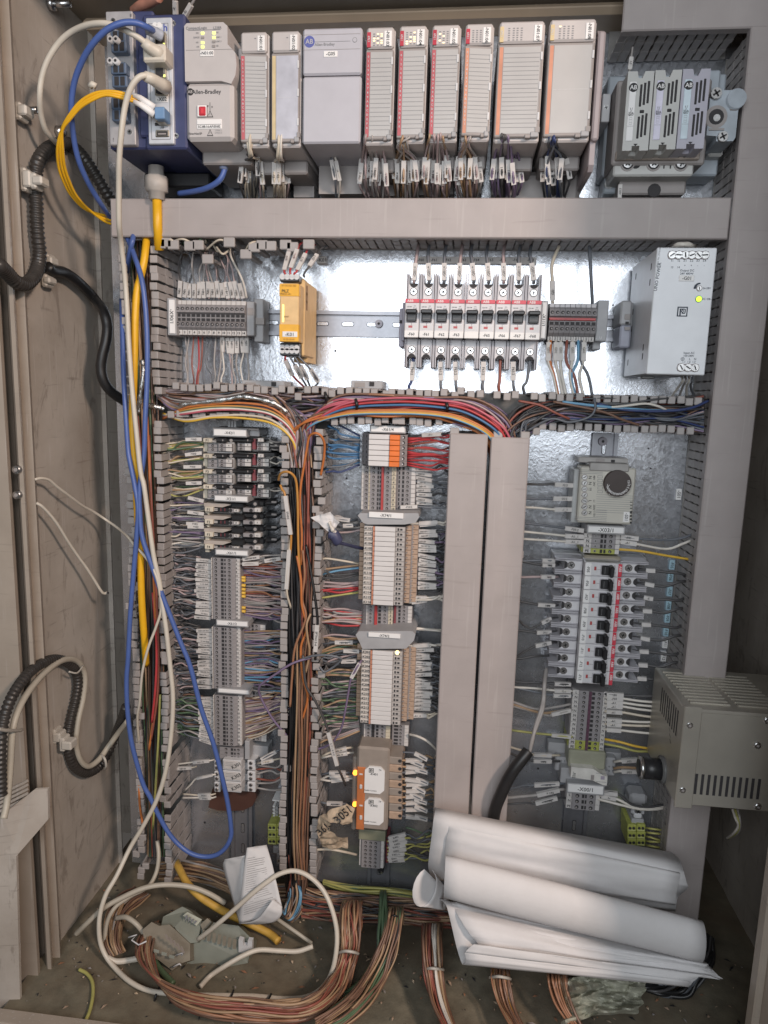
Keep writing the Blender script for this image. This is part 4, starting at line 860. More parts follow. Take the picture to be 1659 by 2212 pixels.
for k, (x, c, q, s) in enumerate(((-10, 'white', 35, 1), (5, 'orange', 40, 0), (45, 'white', 75, 1), (82, 'white', 100, 1), (128, 'rust', 192, 0), (172, 'white', 160, 1), (215, 'sky', 170, 0), (240, 'slate', 300, 0), (258, 'white', 232, 1))):
    s0 = P(x, 895, .045); s1 = P(x-4, 1035, .048)
    wire([P(x, 880, .03), s0, s1, P(q-8, 1150, .05), P(q+20, 1290, .055), P(q+25, 1330, .045)], WC[c], '%s wire, %s from the left below the nine terminals' % (WCN[WC[c]], ORD[k]), 'wires below terminal row X11/1', .0034, sl=(s0, s1, 'G01:%d' % k, .0062) if s else None, n=6)
for x0, q, c, s, lb in ((-2, 70, 'cream', 1, 'cream wire rising from the left end of the terminals with the red bridge'), (322, 300, 'slate', 0, 'slate grey wire rising from the right end of the terminals with the red bridge')):
    s0 = P(x0+22 if s else x0, 575, .045); s1 = P(x0+20 if s else x0-8, 425, .05); wire([P(x0+22 if s else x0, 600, .04), s0, s1, P(x0+18 if s else x0-14, 300, .05), P(q, 160, .045)], WC[c], lb, None, .0042, sl=(s0, s1, 'G01:-', .0064) if s else None, n=6)
# ---- power supply
Z('G'); D = .13
t = thing('power_supply', P(1000, 900, .008), 'large white boxed power supply with green light, labelled G01', 'power supply')
a = rect(774, 171, 1226, 1140, D); zc = (a[2]+a[3])/2
m = MB(); m.box(a[0], a[1], a[2], a[3], D, D-.004, ALU, .001); m.box(a[0]+.0008, a[1]-.0008, a[2]+.001, a[3]-.001, D-.004, .01, ALU)
for d_, z_ in ((.105, .7), (.03, .72), (.03, .1), (.105, .45), (.1, -.6), (.1, -.75), (.025, -.8), (.03, -.2)): z = zc+z_*(a[3]-zc); m.add([(a[0]-.0001+.0008, -d_, z), (a[0]+.0007, -d_-.004, z+.001), (a[0]+.0007, -d_-.004, z+.0085), (a[0]+.0007, -d_, z+.0075)], [(0, 1, 2, 3)], HOLE)
m.pbox(688, 1150, 805, 1172, .06, .05, STEEL, .002); fin(m, 'case', t)
m = MB(); DI = mat('print_navy', (.03, .04, .06), .6)
m.ptext('UNO POWER', 817, 395, D, 22, DI, 86); m.ptext('Order No. 2910105', 826, 245, D, 11, INKG, 86)
for k, s in enumerate(('11', '12', '2.1', '2.2', '2.3', '2.4')): m.ptext(s, 930+k*49, 272, D, 13, DI)
for k, s in enumerate(('13', '14', '+', '+', '-', '-')): m.ptext(s, 928+k*49, 322 if k < 2 else 308, D, 13, DI)
m.ptext('Output DC', 1043, 346, D, 14, DI); m.ptext('24V 480W', 1040, 370, D, 14, DI); m.ptext('24-28V', 1192, 481, D, 13, DI); m.ptext('DC OK', 1188, 563, D, 14, DI)
m.ptext('Input AC', 1058, 973, D, 14, DI); m.ptext('100-240V', 1055, 995, D, 13, DI); m.ptext('L    N', 1085, 1020, D, 14, DI); m.ptext('1.1  1.2  1.3', 1056, 1041, D, 13, DI)
p = P(1009, 1020, D); m.disc(p.x, p.z, D+.0003, D, .0021, DI, 12); m.disc(p.x, p.z, D+.0004, D, .0016, ALU, 12); m.text('+', p.x, p.z, D+.0004, .003, DI)
p = P(1135, 482, D); k = .0003
for i in range(9):
    u0, u1 = math.radians(80+i*12), math.radians(92+i*12); ro, ri = .0062, .0046-.0002*i
    m.add([(p.x+ro*math.cos(u0), -D-k, p.z+ro*math.sin(u0)), (p.x+ro*math.cos(u1), -D-k, p.z+ro*math.sin(u1)), (p.x+ri*math.cos(u1), -D-k, p.z+ri*math.sin(u1)), (p.x+ri*math.cos(u0), -D-k, p.z+ri*math.sin(u0))], [(0, 1, 2, 3)], DI)
fin(m, 'printing', t); m = MB(); b = rect(967, 622, 1047, 697, D); m.frect(b[0], b[1], b[2], b[3], D+.0003, DI)
def plogo(m, x0, x1, z0, z1, d, ink, pale):
    X = lambda f: x0+(x1-x0)*f; Y = lambda f: z1-(z1-z0)*f
    m.frect(X(.12), X(.88), Y(.9), Y(.12), d, pale); m.frect(X(.22), X(.36), Y(.9), Y(.25), d+.0002, ink); m.frect(X(.22), X(.7), Y(.30), Y(.2), d+.0002, ink); m.frect(X(.44), X(.56), Y(.72), Y(.3), d+.0002, ink)
    m.disc(X(.5), Y(.46), d+.0004, d, (x1-x0)*.13, ink, 12); m.disc(X(.5), Y(.46), d+.0005, d, (x1-x0)*.06, pale, 8); m.frect(X(.7), X(.8), Y(.62), Y(.24), d+.0002, ink); m.frect(X(.56), X(.76), Y(.72), Y(.62), d+.0002, ink)
plogo(m, b[0], b[1], b[2], b[3], D+.0005, DI, ALU); fin(m, 'logo', t)
m = MB(); m.pbox(982, 382, 1098, 427, D+.0012, D, WHITE, .0004); m.ptext('-G01', 1043, 405, D+.0012, 22); fin(m, 'name_label', t)
m = MB(); p = P(1135, 482, D); m.disc(p.x, p.z, D+.0008, D-.001, .0034, GREYD, 14); m.screw(p.x, p.z, D+.0012, .0026, cross=False); fin(m, 'voltage_dial', t)
m = MB(); p = P(1131, 564, D); m.disc(p.x, p.z, D+.0006, D, .0038, DI, 16); m.disc(p.x, p.z, D+.0012, D, .0031, LEDG, 14); fin(m, 'ready_light', t)
for x0, x1, y0, y1, n in ((902, 1204, 200, 260, 6), (970, 1128, 1058, 1113, 3)):
    m = MB(); b = rect(x0, y0, x1, y1, D); m.box(b[0], b[1], b[2], b[3], D+.0006, D-.003, mat('connector_violet', (.13, .10, .14), .5))
    for k in range(n): x = b[0]+(b[1]-b[0])*(k+.5)/n; m.disc(x, (b[2]+b[3])/2, D+.0009, D, .0051, GREYD, 12); m.screw(x, (b[2]+b[3])/2, D+.0022, .0042, cross=False)
    fin(m, 'screw_connector', t)
for k in range(4):
    cable('wire', pp((1000+k*28, 1150, .07), (1010+k*24, 1185, .085), (980+k*30, 1230, .07), (930+k*55, 1300, .05)), .002, WC[['white', 'grey', 'white', 'slate'][k]], '%s wire, %s from the left curling out below the white power supply' % (['white', 'grey', 'white', 'slate grey'][k], ORD[k]), 'wire', group='wires below the power supply')
m = MB(); p = P(1010, 155, .09); m.tube(pp((930, 170, .07), (980, 148, .09), (1050, 146, .09), (1105, 168, .07)), .003, WC['white'], 6); fin(m, 'wire', label='pale wire looping over the top edge of the white power supply', cat='wire')
# ================================================================ left column: fuse terminals and strips
tag_holder('I1', 650, 176, 978, 240, .062, '-X42/1', 'white name plate marked X42/1 at the top of the left terminal column', 0, 28)
tag_holder('I1', 660, 858, 990, 905, .064, '-X51/1', 'white name plate marked X51/1 between the two fuse groups', 0, 28)
tag_holder('I1', 672, 1412, 992, 1456, .066, '-X61/1', 'white name plate marked X61/1 below the fuse groups', 0, 28)
tag_holder('I2', 682, 730, 992, 774, .066, '-X61/2', 'white name plate marked X61/2 midway down the left terminal column', 0, 27)
tag_holder('I2', 698, 1430, 1004, 1464, .066, '', 'white name plate without readable mark below the second grey strip of the left column', 0, 24)
CREAM = mat('fuse_cream', (.62, .56, .46), .5); FG = mat('fuse_block_grey', (.33, .32, .31), .5, 0, .06); DRED = mat('bridge_dark_red', (.22, .05, .06), .5)
Z('I1'); m = MB(); m.pbox(985, 165, 1115, 245, .045, .006, MIDG, .001); m.pbox(640, 158, 1110, 176, .05, .006, GREYD); 
for x in (808, 838, 868): p = P(x, 128, .03); m.box(p.x-.0016, p.x+.0016, p.z-.006, p.z+.006, .03, .005, LTG)
fin(m, 'end_clamp', label='grey end clamp beside the plate X42/1', cat='end clamp')
for k, yc in enumerate((285, 445, 603, 760)):
    Z('I1'); t = thing('fuse_terminal', P(860, yc+40, .006), '%s fuse terminal of the upper fuse group, labelled F%d' % (ORD[k], k+1), 'fuse terminal', 'upper fuse group')
    m = MB(); m.pbox(585, yc-28, 860, yc+122, .05, .008, FG, .001); m.pbox(850, yc-28, 1230, yc+112, .036, .008, FG, .001); m.pbox(540, yc+24, 588, yc+118, .042, .008, CREAM, .0008); m.pbox(586, yc+118, 850, yc+128, .052, .01, MIDG); fin(m, 'housing', t)
    m = MB(); m.pbox(540, yc-22, 632, yc+22, .058, .03, CREAM, .0008); m.ptext('F%d' % (k+1), 585, yc, .058, 27); fin(m, 'name_label', t)
    m = MB(); m.pbox(640, yc-26, 780, yc+24, .060, .02, BLACK, .002); m.pbox(775, yc-20, 1045, yc+22, .052, .02, BLACK, .002); m.pbox(1080, yc-22, 1290 if k else 1190, yc+14 if not k else yc-12, .05, .02, BLACK, .003)
    for x in (668, 745, 830, 1000): m.prect(x-7, yc-10, x+3, yc+8, .0606 if x < 780 else .0526, GREYD)
    m.disc(P(830, yc, .052).x, P(830, yc, .052).z, .0535, .05, .0022, GREYD, 10); m.prect(636, yc+2, 676, yc+8, .0606, CARD); m.prect(636, yc+12, 676, yc+18, .0606, CARD); fin(m, 'fuse_lever', t)
    for j, (x0, x1, xl, dd) in enumerate(((592, 690, None, .052), (696, 772, 838, .056), (892, 966, 1030, .046), (1090, 1150, 1214, .042))):
        m = MB(); n0 = 34 if j < 2 else 26
        for r_ in range(2):
            y0 = yc+n0+r_*41; m.pbox(x0, y0, xl or x1, y0+38, dd, .02, TERM, .0006); p = P((x0+x1)/2, y0+19, dd); m.disc(p.x, p.z, dd+.0004, dd-.001, .0019, HOLE, 9); m.disc(p.x+.0003, p.z-.0003, dd+.0006, dd, .0009, GREYD, 6)
            if xl: m.pbox(x1+3, y0+2, xl-2, y0+36, dd+.0008, dd-.002, CARD); m.ptext(str(5*k+5-j if r_ == 0 else '') , (x1+xl)/2, y0+18, dd+.001, 17)
        fin(m, 'clamp_block', t)
    m = MB(); m.pbox(1046, yc-16, 1078, yc+92, .044, .02, DRED); fin(m, 'bridge', t)
    m = MB(); m.pbox(1100, yc-22, 1158, yc+14, .0522, .03, CARD, .0005); m.ptext(str(5*k+1), 1132, yc-4, .0522, 17); fin(m, 'number_label', t)
for k, yc in enumerate((990, 1117, 1247, 1372)):
    Z('I1'); t = thing('fuse_terminal', P(860, yc, .006), '%s fuse terminal of the lower fuse group, labelled F%d' % (ORD[k], k+1), 'fuse terminal', 'lower fuse group')
    m = MB(); m.pbox(560, yc-66, 940, yc+42, .036, .008, FG, .001); m.pbox(930, yc-70, 1160, yc+34, .03, .008, FG, .001)
    a = rect(556, yc-64, 830, yc-26, .052); m.prism([(a[0], a[2]), (a[1]-.012, a[2]), (a[1], a[3]-.001), (a[1]-.008, a[3]), (a[0], a[3])], .054, .01, mat('fuse_taupe', (.42, .37, .33), .5)); fin(m, 'housing', t)
    m = MB(); m.pbox(556, yc-26, 642, yc+24, .058, .03, CREAM, .0008); m.ptext('F%d' % (k+1), 598, yc, .058, 27); m.pbox(566, yc+24, 606, yc+52, .05, .03, CREAM); fin(m, 'name_label', t)
    m = MB(); m.pbox(645, yc-20, 800, yc+28, .052, .02, BLACK, .001); m.pbox(820, yc-72, 960, yc-8, .050, .02, BLACK, .002); m.pbox(950, yc-90, 1170, yc-34, .042, .02, BLACK, .002); m.pbox(1165, yc-95, 1300, yc-36, .05, .025, BLACK, .003)
    p = P(1074, yc-56, .05); m.disc(p.x, p.z, .0505, .04, .0042, BLACK, 14); m.disc(p.x, p.z, .0508, .04, .0024, GREYD, 10); m.pbox(1240, yc-84, 1290, yc-66, .0505, .04, GREYD)
    for r_ in (0, 1): m.prect(652, yc-10+r_*14, 690, yc-3+r_*14, .0526, CARD)
    for x in (720, 760): m.prect(x, yc-12, x+8, yc+18, .0526, DRED)
    fin(m, 'fuse_lever', t)
    for x0, xl, xe, h in ((800, 855, 904, 34), (948, 1064, 1128, 40)):
        m = MB(); m.pbox(x0, yc-8 if x0 < 900 else yc-14, xl, yc+34 if x0 < 900 else yc+28, .05, .02, TERM, .0008); m.pbox(xl, yc-2 if x0 < 900 else yc-14, xe, yc+28, .0505, .02, CARD, .0005); p = P(xl-32, yc+10, .05); m.disc(p.x, p.z, .0504, .049, .0026, HOLE, 10); m.ptext(str(4*k+(4 if x0 < 900 else 3)), (xl+xe)/2, yc+10, .0507, 18); fin(m, 'clamp_block', t)
# wires on the left of the fuse groups
for k, (y, ys, ye, g) in enumerate(((285, 272, 265, 0), (320, 430, 420, 0), (445, 440, 0, 0))): pass
for k, (xs, ys, xe, ye, xd, yd) in enumerate(((530, 272, 365, 275, 190, 290), (530, 412, 360, 432, 190, 440), (528, 552, 345, 555, 190, 560), (528, 718, 368, 722, 200, 760), (550, 905, 390, 868, 170, 880), (552, 1035, 385, 1015, 160, 1040), (550, 1140, 372, 1132, 170, 1090), (552, 1168, 385, 1165, 180, 1180))):
    Z('I1'); s0 = P(xs, ys, .055); s1 = P(xe, ye, .058); wire([P(xs+30, ys+4, .05), s0, s1, P((xe+xd)/2, (ye+yd)/2-6, .055), P(xd, yd, .05), P(xd-70, yd+15, .04)], WC['dark'], 'black wire with cream sleeve, %s from the top beside the fuse terminals' % ORD[k], 'sleeved wires left of the fuse terminals', .0016, sl=(s0, s1, '-P10:2', .0078))
for yc in (300, 322, 345, 460, 475, 600, 610, 640, 655, 765, 780): # loose cream and green wires, past the counted ones
    fan('I1', 4, (545, yc-10), (545, yc+12), (130, yc+10), (130, yc+60), .045, .05, ['cream', 'ygreen', 'cream', 'tan', 'grey', 'green'], '', '', .0015, bulk=True, wob=8)
for yc in (940, 960, 985, 1075, 1090, 1120, 1200, 1225, 1250, 1280, 1330, 1360): fan('I1', 4, (555, yc-10), (555, yc+12), (150, yc-20), (150, yc+40), .04, .05, ['white', 'cream', 'dark', 'violet', 'grey', 'slate'], '', '', .0015, bulk=True, wob=14)
for yc in (280, 320, 345, 480, 630, 780): fan('I1', 2, (1215, yc), (1215, yc+25), (1370, yc), (1370, yc+40), .035, .05, ['dark', 'white', 'dark', 'grey'], '', '', .0014, bulk=True, wob=8)
# grey double level strips
def col_strip(zone, dx, y0, y1, n, label, x2=0):
    pr = [(632, .046), (644, .058), (838, .058), (910, .050), (915, .032), (972, .036), (1130, .036), (1136, .006), (632, .006)]
    fe = [('block', 628, 638, .0595, .03, CARD), ('hole', 675, .058, .0020), ('slot', 726, 752, .058, .7), ('slot', 761, 775, .058, .55), ('hole', 811, .058, .0020), ('mark', 845, 908, .0535), ('num', 878, .0540, .0026), ('hole', 1035, .036, .0019), ('slot', 986, 1006, .036, .7), ('mark', 1076, 1128, .0365)]
    return strip(zone, 770+dx, 0, y0, y1, n, label, 'terminal strip', [(q+dx, d) for q, d in pr], [tuple([f[0]]+[(v+dx if i < (2 if f[0] in ('mark', 'slot', 'block') else 1) else v) for i, v in enumerate(f[1:])]) for f in fe], d_at=.058, nums=[str(2*k+2) for k in range(n)])
col_strip('I2', 0, 84, 712, 16, 'grey double level terminal strip below the plate X61/1, yellow ferrules at its right')
col_strip('I2', 8, 790, 1424, 16, 'bluish grey double level terminal strip below the plate X61/2')
col_strip('I3', 20, -42, 468, 13, 'lowest grey double level terminal strip of the left column, blue cable crossing it')
LWL = ['slate', 'dark', 'slate', 'mauve', 'dark', 'grey']
fan('I2', 16, (634, 95), (634, 715), (250, 60), (250, 690), .05, .05, LWL, '%s sleeved wire, %s from the top left of the upper grey strip', 'sleeved wires left of strip X61/1', .0015, sl=(.01, .42), tx='N01:03 IN%d', wd=.0070, order=1)
fan('I2', 16, (640, 800), (640, 1420), (250, 780), (250, 1400), .05, .05, LWL, '%s sleeved wire, %s from the top left of the middle grey strip', 'sleeved wires left of strip X61/2', .0015, sl=(.01, .40), tx='N01:04 IN%d', wd=.0070, order=1)
fan('I3', 13, (656, -35), (656, 470), (250, -20), (250, 330), .05, .05, ['slate', 'green', 'slate', 'grey'], '%s sleeved wire, %s from the top left of the lowest grey strip', 'sleeved wires left of the lowest grey strip', .0015, sl=(.02, .38), tx='N01:05 IN%d', wd=.0066, order=1)
for o_, (y0, y1) in ((0, (70, 700)), (1, (780, 1420))):
    fan('I2', 60, (520, y0), (520, y1), (240, y0-10), (240, y1), .03, .045, ['dark', 'slate', 'mauve', 'dark', 'slate'], '', '', .0014, bulk=True, wob=14)
fan('I3', 46, (540, -40), (520, 380), (240, -20), (240, 330), .03, .045, ['green', 'slate', 'dark', 'green', 'brown'], '', '', .0014, bulk=True, wob=14)
fan('I2', 52, (918, 110), (918, 700), (1400, 130), (1400, 720), .034, .06, ['mauve', 'copper', 'grey', 'mauve', 'rust', 'grey', 'violet', 'mauve'], '', '', .0015, bulk=True, wob=10)
fan('I2', 54, (925, 810), (925, 1420), (1400, 800), (1400, 1440), .034, .06, ['grey', 'mauve', 'slate', 'grey', 'sky', 'violet', 'tan', 'dark'], '', '', .0015, bulk=True, wob=10)
fan('I3', 40, (930, -30), (930, 450), (1400, -60), (1400, 240), .034, .06, ['mauve', 'tan', 'brown', 'violet', 'cream', 'mauve'], '', '', .0015, bulk=True, wob=10)
Z('I2')
for k, y in enumerate((278, 308, 358, 398, 435, 470, 585, 622)):
    p = P(938, y, .045); m = MB(); m.tube([p-Vector((.005, 0, 0)), p+Vector((.0055, 0, -.0006))], .0023, WC['yellow'], 6); fin(m, 'ferrule', label='yellow wire ferrule, %s from the top, right of strip X61/1' % ORD[k], cat='ferrule', group='yellow ferrules')
for k, (x0, y0, x1, y1, t) in enumerate(((948, 95, 1118, 70, 'N01:03 IN0'), (1172, 112, 1335, 85, '-P10:2'), (945, 142, 1110, 138, ''))):
    s0 = P(x0, y0, .055); s1 = P(x1, y1, .055); wire([P(x0-30, y0+6, .045), s0, s1, P(x1+60, y1-12, .05), P(1420, y1-20, .05)], WC['grey'], 'grey wire, %s from the top with a big sleeve right of plate X61/1' % ORD[k], None, .0018, sl=(s0, s1, t, .0095))
# handwritten relays and what surrounds them
strip('I3', 820, 0, 484, 604, 3, 'short run of three grey terminals above the handwritten relays', 'terminal strip', [(700, .04), (712, .05), (955, .05), (960, .006), (700, .006)], [('hole', 778, .05), ('slot', 826, 850, .05, .6), ('slot', 860, 875, .05, .5), ('hole', 902, .05)], d_at=.05)
Z('I3'); m = MB(); m.pbox(965, 420, 1015, 610, .05, .006, MIDG, .001); a = rect(1010, 480, 1210, 580, .03); m.pbox(1010, 470, 1205, 590, .03, .006, MIDG, .001); fin(m, 'end_clamp', label='dark grey end clamp right of the handwritten relays', cat='end clamp')
for k, (y0, y1, tx) in enumerate(((615, 722, 'K301'), (728, 832, 'K303'), (838, 945, 'K302'))):
    Z('I3'); t = thing('relay', P(860, (y0+y1)/2, .006), 'grey relay with handwritten mark %s in the left column' % tx, 'relay', 'handwritten relays')
    m = MB(); m.pbox(740, y0, 930, y1-2, .06, .008, LTG, .001); m.pbox(935, y0+30, 1000, y1-8, .04, .008, MIDG, .001); fin(m, 'housing', t)
    m = MB(); m.pbox(752, y0+12, 922, y1-14, .0615, .058, CARD, .0006); m.ptext(tx, 880, (y0+y1)/2, .0616, 40, INK, 32)
    for q in range(3): m.prect(770, y0+22+q*16, 850, y0+25+q*16, .0617, INKG)
    fin(m, 'white_label', t)
    for x0, x1 in ((655, 718), (992, 1075)):
        m = MB(); m.pbox(x0, y0+4, x1, y1-4, .048, .008, LTG, .001)
        for q in (.28, .72): p = P((x0+x1)/2-5, y0+(y1-y0)*q, .048); m.disc(p.x, p.z, .0485, .046, .0032, GREYD, 12); m.screw(p.x, p.z, .0489, .0024, cross=False)
        fin(m, 'screw_terminal', t)
Z('I3'); pts = [P(600, 1090, .02), P(640, 905, .02), P(1070, 900, .02), P(1090, 1000, .02), P(1050, 1075, .02), P(960, 1120, .02), P(800, 1128, .02), P(690, 1120, .02)]
m = MB(); m.prism([(p.x, p.z) for p in reversed(pts)], .022, .006, mat('brown_cover', (.085, .04, .03), .5, 0, .1)); fin(m, 'end_cover', label='dark red brown plastic cover below the handwritten relays', cat='end cover')
fan('I3', 6, (1085, 640), (1085, 920), (1380, 560), (1390, 900), .04, .05, ['white', 'grey', 'white', 'grey', 'rust'], '%s loop wire, %s from the top right of the handwritten relays', 'wires right of the handwritten relays', .0022, wob=12, sag=.004)
for k, (x0, y0, x1, y1, xe, ye, t) in enumerate(((606, 620, 440, 635, 250, 660, 'N01:02'), (425, 690, 258, 700, 200, 720, 'N01:01'), (640, 765, 480, 800, 360, 920, ''), (620, 968, 492, 972, 340, 960, 'P10:2'), (625, 1000, 508, 998, 330, 1000, 'P10:2'))):
    s0 = P(x0, y0, .05); s1 = P(x1, y1, .05); wire([P(x0+50, y0-12, .045), s0, s1, P((x1+xe)/2, (y1+ye)/2, .05), P(xe, ye, .045)], WC['cream' if k % 2 else 'white'], 'pale wire with marker sleeve, %s from the top left of the handwritten relays' % ORD[k], 'sleeved wires left of the handwritten relays', .0016, sl=(s0, s1, t, .008 if k != 2 else .0035))
for k, (x0, y0, x1, y1, t) in enumerate(((1135, 605, 1288, 525, ''), (1138, 640, 1262, 612, 'P10'))):
    s0 = P(x0, y0, .06); s1 = P(x1, y1, .06); wire([P(x0-40, y0+8, .05), s0, s1, P(1400, y1-40 if k == 0 else y1-30, .05)], WC['slate' if k == 0 else 'cream'], '%s wire with wide sleeve right of the relay marked K301' % ('slate' if k == 0 else 'cream'), None, .002, sl=(s0, s1, t, .0105))
# yellow green earth blocks
def earth_block(zone, x0, y0, x1, y1, d, nx, ny, label):
    Z(zone); t = thing('earth_terminal', P((x0+x1)/2, (y0+y1)/2, .006), label, 'earth terminal', 'yellow green earth terminals')
    for i in range(nx):
        for j in range(ny):
            a = x0+(x1-x0)*i/nx; b = y0+(y1-y0)*j/ny; w_ = (x1-x0)/nx; h_ = (y1-y0)/ny
            m = MB(); m.pbox(a+1, b+1, a+w_-1, b+h_-1, d, .008, GNYL, .0008)
            for u in (.3, .7): p = P(a+w_*u, b+h_*.5, d); m.disc(p.x, p.z, d+.0004, d-.001, .0022, HOLE, 8)
            m.prect(a+w_*.1, b+h_*.72, a+w_*.9, b+h_*.86, d+.0005, mat('earth_pale', (.55, .56, .25), .5)); fin(m, 'clamp', t)
    return t
earth_block('I3', 1200, 1268, 1382, 1480, .05, 2, 3, 'yellow green earth terminal block at the foot of the left column')
Z('I3'); m = MB(); m.pbox(1248, 1022, 1355, 1036, .03, .004, WHITE)
for j in range(5):
    for i in range(2): m.pbox(1250+i*66, 1085+j*34, 1276+i*66, 1098+j*34, .03, .004, WHITE, .0005)
for j in range(4): m.pbox(1285, 1090+j*40, 1305, 1118+j*38, .028, .004, MIDG)
fin(m, 'shield_clip', label='white pronged clip row above the yellow green earth block of the left column', cat='clip')
m = MB(); m.pbox(1255, 1500, 1345, 1570, .03, .004, MIDG, .001); m.pbox(1290, 1570, 1380, 1690, .04, .004, MIDG, .002); m.screw(P(1320, 1640, .04).x, P(1320, 1640, .04).z, .041, .003); fin(m, 'end_clamp', label='grey clamp below the yellow green earth block of the left column', cat='end clamp')
# ================================================================ middle column
tag_holder('J1', 790, 488, 1112, 543, .07, '-X61/4', 'white name plate marked X61/4 at the top of the middle column', 0, 28)
tag_holder('J1', 770, 1304, 1098, 1358, .085, '-X74/1', 'white name plate marked X74/1 on the grey end plate of the middle column', 0, 28, back=False)
tag_holder('J2', 696, 1236, 1024, 1281, .085, '-X74/2', 'white name plate marked X74/2 on the second grey end plate of the middle column', 0, 28, back=False)
for zone, pts, lb in (('J1', ((668, 1330), (690, 1308), (1240, 1308), (1250, 1345), (1215, 1398), (1110, 1415), (760, 1415), (720, 1400)), 'first'), ('J2', ((570, 1245), (600, 1208), (1150, 1205), (1180, 1240), (1165, 1300), (1085, 1385), (640, 1388), (610, 1320)), 'second')):
    Z(zone); q = [P(x, y, .08) for x, y in pts]; m = MB(); m.prism([(p.x, p.z) for p in reversed(q)], .082, .008, MIDG); x0, x1 = (770, 1100) if lb == 'first' else (690, 1030); fin(m, 'end_plate', label='%s grey end plate from the top between the strips of the middle column' % lb, cat='cover plate')
RW = mat('relay_white', (.66, .64, .63), .5, 0, .03); RL = mat('relay_label', (.62, .575, .53), .5, 0, .03); PRG = mat('relay_print', (.45, .42, .40), .5)
strip('J1', 905, 0, 562, 866, 6, 'strip of six relays with white cards and bright orange ends below the plate X61/4', 'relay strip', [(682, .045), (768, .066), (1066, .068), (1126, .058), (1128, .008), (682, .008)],
      [('block', 770, 966, .072, .05, RW), ('block', 968, 1064, .074, .05, ORANGE), ('hole', 1092, .064, .0024, LTG), ('slot', 700, 722, .050, .4), ('slot', 735, 762, .060, .5)], d_at=.07, part='relay')
strip('J1', 945, 0, 866, 1286, 10, 'strip of grey terminals with a red bridge below the six orange ended relays', 'terminal strip', [(690, .04), (700, .05), (1030, .05), (1040, .042), (1212, .042), (1214, .008), (690, .008)],
      [('mark', 702, 718, .050), ('hole', 746, .050), ('mark', 768, 780, .0505, BEIGE), ('hole', 813, .050), ('slot', 850, 866, .05, .7), ('slot', 872, 884, .05, .5), ('hole', 947, .050), ('mark', 985, 1026, .0505, BEIGE), ('num', 1006, .051, .003), ('slot', 1046, 1060, .042, .7), ('slot', 1080, 1100, .042, .7), ('hole', 1132, .042), ('mark', 1166, 1206, .0425)], d_at=.05, nums=[str(k+1) for k in range(10)])
def bridge(zone, x0, y0, x1, y1, d, label, mt=None):
    Z(zone); m = MB(); m.pbox(x0, y0, x1, y1, d+.004, d-.004, mt or mat('bridge_red', (0, 0, 0)), .0006); fin(m, 'bridge_bar', label=label, cat='bridge bar')
bridge('J1', 886, 868, 909, 1284, .05, 'red plastic bridge bar along the terminals under the orange ended relays')
def relays(zone, dx, y0, y1, base, label, lw=1.):
    pr = [(580, .050), (640, .052), (645, .074), (1062, .074), (1066, .058), (1122, .056), (1190, .050), (1192, .008), (580, .008)]
    fe = [('block', 582, 638, .056, .02, TAN), ('block', 648, 737, .0765, .05, RL), ('num', 692, .0762, .0034), ('block', 738, 755, .0795, .05, ORNG), ('block', 757, 965, .0785, .05, RW), ('block', 968, 1058, .0755, .05, PRG), ('slot', 985, 1000, .0756, .5), ('slot', 1012, 1034, .0756, .35), ('block', 1066, 1119, .062, .02, TAN), ('block', 1122, 1187, .055, .02, TAN), ('hole', 1078, .062, .001), ('hole', 1140, .055, .001)]
    return strip(zone, 860+dx, 0, y0, y1, 16, label, 'relay strip', [(q+dx, d) for q, d in pr], [tuple([f[0]]+[(v+dx if i < (2 if f[0] in ('mark', 'slot', 'block') else 1) else v) for i, v in enumerate(f[1:])]) for f in fe], d_at=.076, part='relay', nums=['-K%d' % (base+k) for k in range(16)])
relays('J2', 0, 142, 945, 101, 'strip of sixteen slim white relays labelled K101 to K116')
relays('J3', -26, 132, 886, 201, 'strip of sixteen slim cream relays labelled K201 to K216, first one lit')
Z('J3'); m = MB(); p = P(993, 155, .077); m.disc(p.x, p.z, .0785, .075, .0028, LEDW, 10); fin(m, 'relay_lamp', label='glowing orange lamp on the relay labelled K201', cat='lamp')
TF = [('mark', 676, 686, .0505), ('hole', 648, .046), ('hole', 718, .050), ('slot', 798, 826, .05, .7), ('hole', 863, .050), ('mark', 900, 946, .0505, BEIGE), ('num', 925, .051, .003), ('slot', 1000, 1022, .044, .7), ('hole', 1056, .044), ('mark', 1096, 1138, .0445)]
strip('J2', 880, 0, 952, 1214, 7, 'short grey terminal strip with red bridge bars between K116 and the plate X74/2', 'terminal strip', [(618, .04), (640, .046), (670, .050), (948, .05), (955, .044), (1142, .044), (1144, .008), (618, .008)], TF, d_at=.05, nums=[str(k+1) for k in range(7)])
bridge('J2', 757, 955, 786, 1212, .05, 'left red bridge bar in the short terminal strip below K116'); bridge('J2', 957, 955, 979, 1140, .044, 'right brown red bridge bar in the short terminal strip below K116', DRED)
strip('J3', 860, 0, 896, 1110, 6, 'short violet grey terminal strip below the relay K216', 'terminal strip', [(618, .04), (640, .046), (660, .050), (920, .05), (930, .044), (1106, .044), (1108, .008), (618, .008)], [('mark', 652, 664, .0505), ('hole', 696, .05), ('slot', 730, 760, .0505, 1.1), ('slot', 775, 800, .05, .7), ('hole', 838, .05), ('mark', 874, 920, .0505, BEIGE), ('slot', 925, 938, .05, 1.1), ('slot', 955, 998, .044, .6), ('hole', 1022, .044), ('mark', 1062, 1104, .0445)], d_at=.05)
